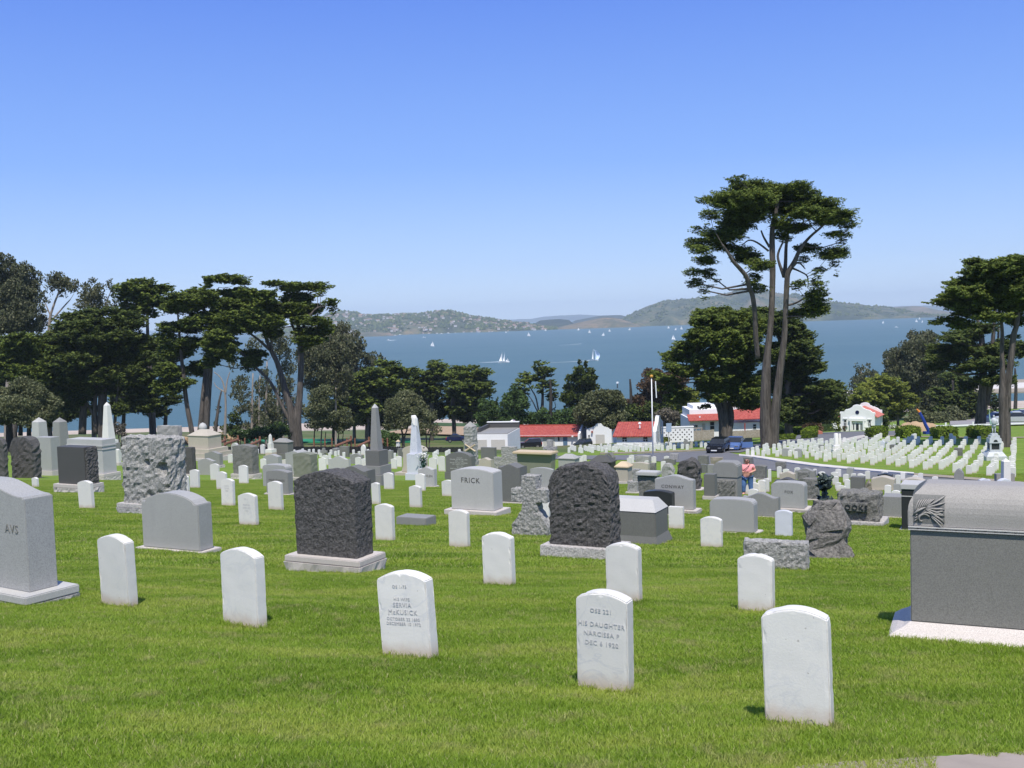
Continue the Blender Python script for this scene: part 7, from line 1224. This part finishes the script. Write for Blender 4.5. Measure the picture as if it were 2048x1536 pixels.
for i in range(7): curl(.06+.065*i, .40+.035*i, .10+.015*i, .50-.03*i, (.06, -.06), .0048)
for i in range(5): curl(.40, .58-.02*i, .62-.01*i, .36-.17*i, (.02, .06-.05*i), .0062)
for i in range(5): curl(.56, .38-.03*i, .44, .12-.13*i, (-.02, -.04-.02*i), .0052)
rib([(.14+.3*(1-a/9)*.9+.12*math.cos(a), .20+.13*math.sin(a)) for a in np.linspace(0, 5.2, 12)], .0055)
rib([(.10, .06), (.22, .28), (.42, .40), (.58, .36), (.62, .2)], .006)
for i in range(5): curl(.03+.02*i, .05+.10*i, .05, .09, (.03, -.01), .003)
mb.build('acanthus_carving', MATS['granite_warm_sunlit'], t, smooth=True)
mb = MB(); mb.tube([(1.45, -.002, zb+.31*188*k), (1.6, -.002, zb+.315*188*k)], [.002, .002], 4); mb.build('scratch', MATS['granite_dark'], t)
# stones in the far field
for i, (a, b, yt, yb, m_, pf, lb) in enumerate(((1564, 1577, 897, 913, 'granite_light', 'low', 'left of two grey arched stones at the near end of the burial field'), (1589, 1603, 898, 915, 'granite_light', 'low', 'right of two grey arched stones at the near end of the burial field'), (1637, 1647, 890, 903, 'granite_mid', 'flat', 'square grey stone among the field rows'), (1779, 1793, 890, 900, 'granite_grey', 'low', 'dark grey arched stone at the back of the field'), (1908, 1925, 896, 912, 'rough_grey', 'flat', 'rough grey block among the right field rows'), (1563, 1572, 888, 896, 'granite_mid', 'flat', 'small grey block near the tallest tree trunk'))): S('monument', lb, pf, m_, a, b, b+1, yt, yb, 0, dT=.5, rough=.05 if 'rough' in m_ else None)
for a, b, yt, lb in ((1668, 1677, 866, 'wider of two white columns at the back of the field'), (1678, 1682, 867, 'thinner of two white columns at the back of the field')):
    P = hit(1675, 899); k = P.y/F; p = at((a+b)/2, 888, P.y); t = thing('column', lb, 'column', (p.x, P.y, P.z), 0, 'obelisks and columns'); r = (b-a)/2*k; h = (899-yt)*k; MB().lathe([(r*1.2, 0), (r*1.1, 11*k), (r, 12*k), (r, h-r*.4), (r*.8, h-r*.1), (.01, h)], n=14).build('shaft', MATS['white_marble'], t, smooth=True)
P = hit(1674, 905); k = P.y/F; t = thing('pedestal', 'white stepped pedestal below the two white columns', 'pedestal', P, 0); MB().box(-9*k, 9*k, -.4, .6, -.2, 6*k).box(-6*k, 6*k, -.2, .5, 6*k+.003, 14*k).build('steps', MATS['white_marble'], t)
S('monument', 'white gothic pointed stone in the middle of the field', 'gothic', 'grey_marble', 1761, 1769, 1770, 882, 896, 0, dT=.4); S('monument', 'dark obelisk-like stone in tree shade near the board fence', 'gothic', 'granite_mid', 1367, 1376, 1377, 878, 897, 0, dT=.4, group=None); S('monument', 'tan domed stone in the tree shade near the board fence', 'round', 'granite_tan', 1377, 1385, 1386, 882, 897, 0, dT=.4)
S('monument', 'grey pointed arch stone with a white rim by the road at right', 'gothic', 'granite_mid', 1908, 1927, 1928, 938, 968, 0, dT=.35)
obelisk('white obelisk standing before the road at the right edge', 2002, 2011, 2021, 916, 922, 965, 'white_marble', (), top=.9, th=0, y=46); S('monument', 'grey stone cross-piece with white ends behind the right white obelisk', 'flat', 'granite_mid', 1993, 2030, 2031, 948, 968, 0, dT=.3, th=5); S('monument', 'low white round-topped stone before the right white obelisk', 'round', 'grey_marble', 1996, 2028, 2029, 958, 985, 0, dT=.3, th=5); S('monument', 'low ornate white stone top left of the right white obelisk', 'ogee', 'grey_marble', 1960, 1982, 1983, 958, 972, 0, dT=.3, th=5)
# ---- soldier statue
P = hit(1988, 920); k = P.y/F; t = thing('statue', 'grey soldier statue holding a furled flag on a tiered pedestal', 'statue', P, R_(-8)); z = lambda py: (920-py)*k
mb = MB(); mb.box(-20*k, 20*k, -20*k, 20*k, -.3, z(911)); mb.frus((-19*k, 19*k, -19*k, 19*k, z(911)+.002), (-13*k, 13*k, -13*k, 13*k, z(902))); mb.box(-11*k, 11*k, -11*k, 11*k, z(902)+.002, z(898)); mb.build('plinth', MATS['statue_zinc'], t, .01)
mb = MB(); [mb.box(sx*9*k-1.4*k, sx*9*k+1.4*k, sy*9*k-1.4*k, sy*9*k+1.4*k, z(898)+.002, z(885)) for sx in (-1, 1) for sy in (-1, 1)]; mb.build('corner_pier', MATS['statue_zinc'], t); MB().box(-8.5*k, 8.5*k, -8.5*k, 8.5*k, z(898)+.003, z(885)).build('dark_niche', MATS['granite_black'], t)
MB().frus((-12*k, 12*k, -12*k, 12*k, z(885)+.002), (-11*k, 11*k, -11*k, 11*k, z(875))).box(-9*k, 9*k, -9*k, 9*k, z(875)+.002, z(870)).box(-6*k, 6*k, -6*k, 6*k, z(870)+.002, z(866)).build('capital', MATS['statue_zinc'], t, .01); MB().prism([(-4*k, z(882))]+[(4*k*math.cos(a), z(882)+4.5*k*math.sin(a)) for a in np.linspace(0, math.pi, 8)], -12.3*k, -11.7*k).build('medallion', MATS['granite_black'], t)
f = MB()
for s in (-1, 1): f.tube([(s*2.6*k, 0, z(866)), (s*2.4*k, 0, z(860)), (s*2.2*k, 0, z(852))], [1.2*k, 1.3*k, 1.9*k], 8)
f.lathe([(4.2*k, z(848.5)), (5.0*k, z(847.5)), (6.4*k, z(846)), (5.4*k, z(841)), (5.6*k, z(837.5)), (3.2*k, z(835.5)), (1.4*k, z(835)), (1.3*k, z(834))], 0, 0, 12); f.lathe([(3.9*k, z(853)), (4.5*k, z(848.5))], 0, 0, 12)
for s in (-1, 1): f.tube([(s*5.6*k, 0, z(838)), (s*7.2*k, -.5*k, z(843)), (s*6*k, -2.5*k, z(847))], [1.6*k, 1.4*k, 1.1*k], 7)
f.lathe([(.01, z(834.5)), (1.5*k, z(834)), (2.0*k, z(832.5)), (1.9*k, z(831)), (2.1*k, z(830.4)), (1.4*k, z(829.8)), (.01, z(829.2))], 0, 0, 10); f.build('soldier', MATS['statue_zinc'], t, smooth=True)
MB().tube([(-6*k, -2*k, z(848)), (-8*k, -1*k, z(838)), (-8.4*k, 0, z(826)), (-8.6*k, 0, z(816))], [1.8*k, 1.5*k, .8*k, .15*k], 8).build('furled_flag', MATS['verdigris'], t)
# ---- person in a pink shirt
P = hit(1495, 990); P = Vector((at(1495, 985, P.y).x, P.y, 0)); P.z = G(P.x, P.y); sc_ = (at(1493, 917, P.y).z-P.z)/1.66
t = thing('person', 'person in a pink shirt and jeans with sunglasses looking down, bag at the hip', 'person', P, R_(-20)); t.scale = (sc_*1.3, sc_*1.2, sc_)
def skin2(name, joints, edges, mat, parent, root=0, sub=2):
    me = bpy.data.meshes.new(name); bm = bmesh.new(); L = bm.verts.layers.skin.new(); vs = []
    for i, j in enumerate(joints): v = bm.verts.new(j[:3]); v[L].radius = (j[3], j[4] if len(j) > 4 else j[3]); v[L].use_root = (i == root); vs.append(v)
    for a, b in edges: bm.edges.new((vs[a], vs[b]))
    bm.to_mesh(me); bm.free(); o = mobj(name, me, None, parent); o.modifiers.new('s', 'SKIN').use_smooth_shade = True; ss = o.modifiers.new('b', 'SUBSURF'); ss.levels = ss.render_levels = sub
    bpy.context.view_layer.update(); dg = bpy.context.evaluated_depsgraph_get(); m2 = bpy.data.meshes.new_from_object(o.evaluated_get(dg)); o.modifiers.clear(); o.data = m2; m2.materials.clear(); m2.materials.append(MATS[mat]); return o
J = [(0, 0, .95, .15, .13), (0, 0, 1.12, .14, .12), (0, 0, 1.30, .15, .12), (0, 0, 1.40, .07), (0, -.03, 1.47, .055), (0, -.05, 1.53, .085, .09), (0, -.05, 1.62, .08, .085),
     (.17, 0, 1.33, .06), (.27, .02, 1.13, .052), (.13, -.20, 1.06, .038), (.07, -.25, 1.07, .03), (-.17, 0, 1.33, .06), (-.27, .0, 1.13, .052), (-.12, -.2, 1.08, .038), (-.04, -.25, 1.08, .03), (.10, 0, .86, .11), (.11, .02, .48, .07), (.12, .03, .09, .05), (.12, -.10, .04, .04), (-.10, 0, .86, .11), (-.12, -.06, .48, .07), (-.13, -.02, .09, .05), (-.13, -.15, .04, .04)]
E = [(0, 1), (1, 2), (2, 3), (3, 4), (4, 5), (5, 6), (2, 7), (7, 8), (8, 9), (9, 10), (2, 11), (11, 12), (12, 13), (13, 14), (0, 15), (15, 16), (16, 17), (17, 18), (0, 19), (19, 20), (20, 21), (21, 22)]
bd = skin2('body', J, E, 'skin', t)
skin2('shirt', [(0, 0, 1.0, .19, .165), (0, 0, 1.14, .19, .17), (0, 0, 1.30, .19, .155), (0, 0, 1.39, .10, .09), (.19, 0, 1.33, .085), (.25, .01, 1.19, .075), (-.19, 0, 1.33, .085), (-.25, 0, 1.19, .075)], [(0, 1), (1, 2), (2, 3), (2, 4), (4, 5), (2, 6), (6, 7)], 'pink_shirt', t)
skin2('trousers', [(0, 0, .95, .175, .16), (.10, 0, .84, .125), (.11, .02, .48, .09), (.12, .03, .12, .075), (-.10, 0, .84, .125), (-.12, -.06, .48, .09), (-.13, -.02, .12, .075)], [(0, 1), (1, 2), (2, 3), (0, 4), (4, 5), (5, 6)], 'denim', t)
skin2('hair', [(0, .0, 1.63, .10, .10), (0, .03, 1.52, .11, .08), (0, .03, 1.44, .10, .05)], [(0, 1), (1, 2)], 'hair_brown', t); MB().box(-.075, -.008, -.155, -.135, 1.575, 1.61).box(.008, .075, -.155, -.135, 1.575, 1.61).box(-.01, .01, -.152, -.14, 1.592, 1.602).build('sunglasses', MATS['car_black'], t, .006)
fg = MB()
for s in (-1, 1):
    for q in range(4): fg.tube([(s*(.05-.0)-s*.012*q, -.26, 1.055+.014*q), (s*.03-s*.012*q, -.285, 1.05+.014*q), (s*.01, -.28, 1.05+.014*q)], [.008, .008, .006], 5)
    fg.tube([(s*.06, -.25, 1.10), (s*.04, -.28, 1.115)], [.010, .008], 5)
fg.build('fingers', MATS['skin'], t)
tb = thing('shoulder_bag', 'small dark shoulder bag at the hip of the person in pink', 'bag', P, R_(-20)); tb.scale = (sc_*1.3, sc_*1.2, sc_); MB().box(-.33, -.20, -.17, .02, .76, .96).build('pouch', MATS['bag_black'], tb, .03); MB().tube([(-.24, -.12, .95), (-.10, -.20, 1.15), (.06, -.17, 1.33), (.12, -.02, 1.42), (.05, .16, 1.3), (-.22, .04, .95)], [.012]*6, 5).build('strap', MATS['bag_black'], tb)
# ================================================================ GRASS
def blademesh(name, n, size, hmin, hmax, wd, seed, mat):
    rg = np.random.default_rng(seed); x, y = rg.uniform(-size/2, size/2, (2, n)); h = rg.uniform(hmin, hmax, n)*(.7+.6*rg.random(n)); a = rg.uniform(0, 2*math.pi, n); w_ = wd*rg.uniform(.7, 1.3, n)
    la = rg.uniform(0, 2*math.pi, n); ln = h*rg.uniform(.2, 1.1, n); dx, dy = np.cos(a)*w_/2, np.sin(a)*w_/2; lx, ly = np.cos(la)*ln, np.sin(la)*ln
    V = np.stack([np.stack([x-dx, y-dy, 0*x-.01], 1), np.stack([x+dx, y+dy, 0*x-.01], 1), np.stack([x+dx*.8+lx*.35, y+dy*.8+ly*.35, h*.6], 1), np.stack([x-dx*.8+lx*.35, y-dy*.8+ly*.35, h*.6], 1), np.stack([x+lx, y+ly, h], 1)], 1).reshape(-1, 3)
    i = np.arange(n)*5; me = bpy.data.meshes.new(name); F_ = np.concatenate([np.stack([i, i+1, i+2, i+3], 1).ravel(), np.stack([i+3, i+2, i+4], 1).ravel()]).astype(np.int32)
    me.vertices.add(len(V)); me.vertices.foreach_set('co', V.astype(np.float32).ravel()); me.loops.add(len(F_)); me.loops.foreach_set('vertex_index', F_); me.polygons.add(2*n)
    me.polygons.foreach_set('loop_start', np.concatenate([np.arange(n)*4, 4*n+np.arange(n)*3]).astype(np.int32)); me.update(calc_edges=True); me.materials.append(mat)
    return bpy.data.objects.new(name, me)
t = NT('grass_blade'); g = t.n('NewGeometry'); P = g.outputs['Position']; rp = g.outputs['Random Per Island']
mp = t.n('Mapping'); t.l(P, mp.inputs[0]); mp.inputs['Scale'].default_value = (.5, 1.5, 0)
band = t.noise(mp.outputs[0], .9, 6, .68); clump = t.noise(P, 4, 4, .7)
c = t.ramp(band, [(.37, (.13, .245, .012)), (.5, (.235, .365, .028)), (.61, (.38, .45, .075))]); c = t.mix(t.mapr(rp, .0, 1, 0, .55), c, (.34, .42, .07)); c = t.mix(t.mapr(rp, .93, .95, 0, .75), c, (.55, .48, .25)); c = t.mix(t.mapr(clump, .54, .68, 0, .6), c, (.46, .42, .18))
tr = t.n('BsdfTranslucent'); t.l(c, tr.inputs[0]); ms = t.n('MixShader'); ms.inputs[0].default_value = .4; t.l(t.b.outputs[0], ms.inputs[1]); t.l(tr.outputs[0], ms.inputs[2]); t.l(ms.outputs[0], [n for n in t.t.nodes if n.type == 'OUTPUT_MATERIAL'][0].inputs[0]); t.done(c, .55)
def grassfield(name, protos, pts):
    cl = bpy.data.collections.new(name+'_patches')
    for o in protos: cl.objects.link(o)
    P = np.array([p[:3] for p in pts], np.float32); me = bpy.data.meshes.new(name); me.vertices.add(len(P)); me.vertices.foreach_set('co', P.ravel())
    at_ = me.attributes.new('rot', 'FLOAT_VECTOR', 'POINT'); at_.data.foreach_set('vector', np.array([p[3:6] for p in pts], np.float32).ravel()); ai = me.attributes.new('idx', 'INT', 'POINT'); ai.data.foreach_set('value', np.array([p[6] for p in pts], np.int32)); me.update()
    o = mobj(name, me); ng = bpy.data.node_groups.new(name, 'GeometryNodeTree'); ng.interface.new_socket('Geometry', in_out='INPUT', socket_type='NodeSocketGeometry'); ng.interface.new_socket('Geometry', in_out='OUTPUT', socket_type='NodeSocketGeometry')
    N = ng.nodes.new; gi = N('NodeGroupInput'); go = N('NodeGroupOutput'); ip = N('GeometryNodeInstanceOnPoints'); ci = N('GeometryNodeCollectionInfo'); ci.inputs['Collection'].default_value = cl; ci.inputs['Separate Children'].default_value = True; ci.inputs['Reset Children'].default_value = True
    ra = N('GeometryNodeInputNamedAttribute'); ra.data_type = 'FLOAT_VECTOR'; ra.inputs['Name'].default_value = 'rot'; ia = N('GeometryNodeInputNamedAttribute'); ia.data_type = 'INT'; ia.inputs['Name'].default_value = 'idx'
    L = ng.links.new; L(gi.outputs[0], ip.inputs['Points']); L(ci.outputs[0], ip.inputs['Instance']); ip.inputs['Pick Instance'].default_value = True; L(ia.outputs['Attribute'], ip.inputs['Instance Index']); L(ra.outputs['Attribute'], ip.inputs['Rotation']); L(ip.outputs[0], go.inputs[0])
    md = o.modifiers.new('grass', 'NODES'); md.node_group = ng; tag(o, 'mown green grass of the cemetery lawn', 'grass', kind='stuff'); return o
def patchpts(y0, y1, sp, seed, nvar, test=None):
    rg = random.Random(seed); out = []; y = y0
    while y < y1:
        x = -.56*y-2
        while x < .56*y+2:
            if test is None or test(x, y):
                z = G(x, y); e = .12; gx = (G(x+e, y)-G(x-e, y))/(2*e); gy = (G(x, y+e)-G(x, y-e))/(2*e); nrm = Vector((-gx, -gy, 1)).normalized(); q = nrm.to_track_quat('Z', 'Y').to_matrix() @ Matrix.Rotation(rg.choice((0, 1, 2, 3))*math.pi/2, 3, 'Z'); eu = q.to_euler(); out.append((x, y, z-.004, eu.x, eu.y, eu.z, rg.randrange(nvar)))
            x += sp
        y += sp
    return out
kerb_t = lambda x, y: pxof(x, y, G(x, y))[1] < np.interp(pxof(x, y, G(x, y))[0], [1560, 1680, 1860, 2070], [1541, 1531, 1520, 1508])+6 or pxof(x, y, G(x, y))[0] < 1580
near = [blademesh('grass_patch', 1750, .27, .014, .034, .0038, i+1, MATS['grass_blade']) for i in range(5)]
far = [blademesh('grass_patch_far', 1500, .55, .02, .045, .009, i+11, MATS['grass_blade']) for i in range(4)]
grassfield('grass', near, patchpts(3.6, 13, .25, 1, 5, kerb_t)); grassfield('grass_far', far, patchpts(13.1, 60, .5, 2, 4, None))

tm = [blademesh('tuft', 46, .05, .028, .062, .004, i+31, MATS['grass_blade']) for i in range(3)]; rg = random.Random(9)
grassfield('grass_tufts', tm, [(x+rg.gauss(0, .006), y+rg.gauss(0, .006), G(x, y)-.006, 0, 0, rg.uniform(0, 6.28), rg.randrange(3)) for x, y in TUFT if rg.random() < .8])

# ================================================================ the air over the bay
hb = MB(); hb.box(-11000, 11000, -60, 17500, SEA-3, 230)
hz = bpy.data.materials.new('haze_air'); hz.use_nodes = True; hn = hz.node_tree; hn.nodes.remove(hn.nodes['Principled BSDF'])
pv = hn.nodes.new('ShaderNodeVolumePrincipled'); pv.inputs['Color'].default_value = (.70, .85, 1, 1); pv.inputs['Density'].default_value = 7.5e-5; pv.inputs['Anisotropy'].default_value = -.35
hn.links.new(pv.outputs[0], [n for n in hn.nodes if n.type == 'OUTPUT_MATERIAL'][0].inputs['Volume'])
tag(hb.build('haze', hz), kind='stuff')
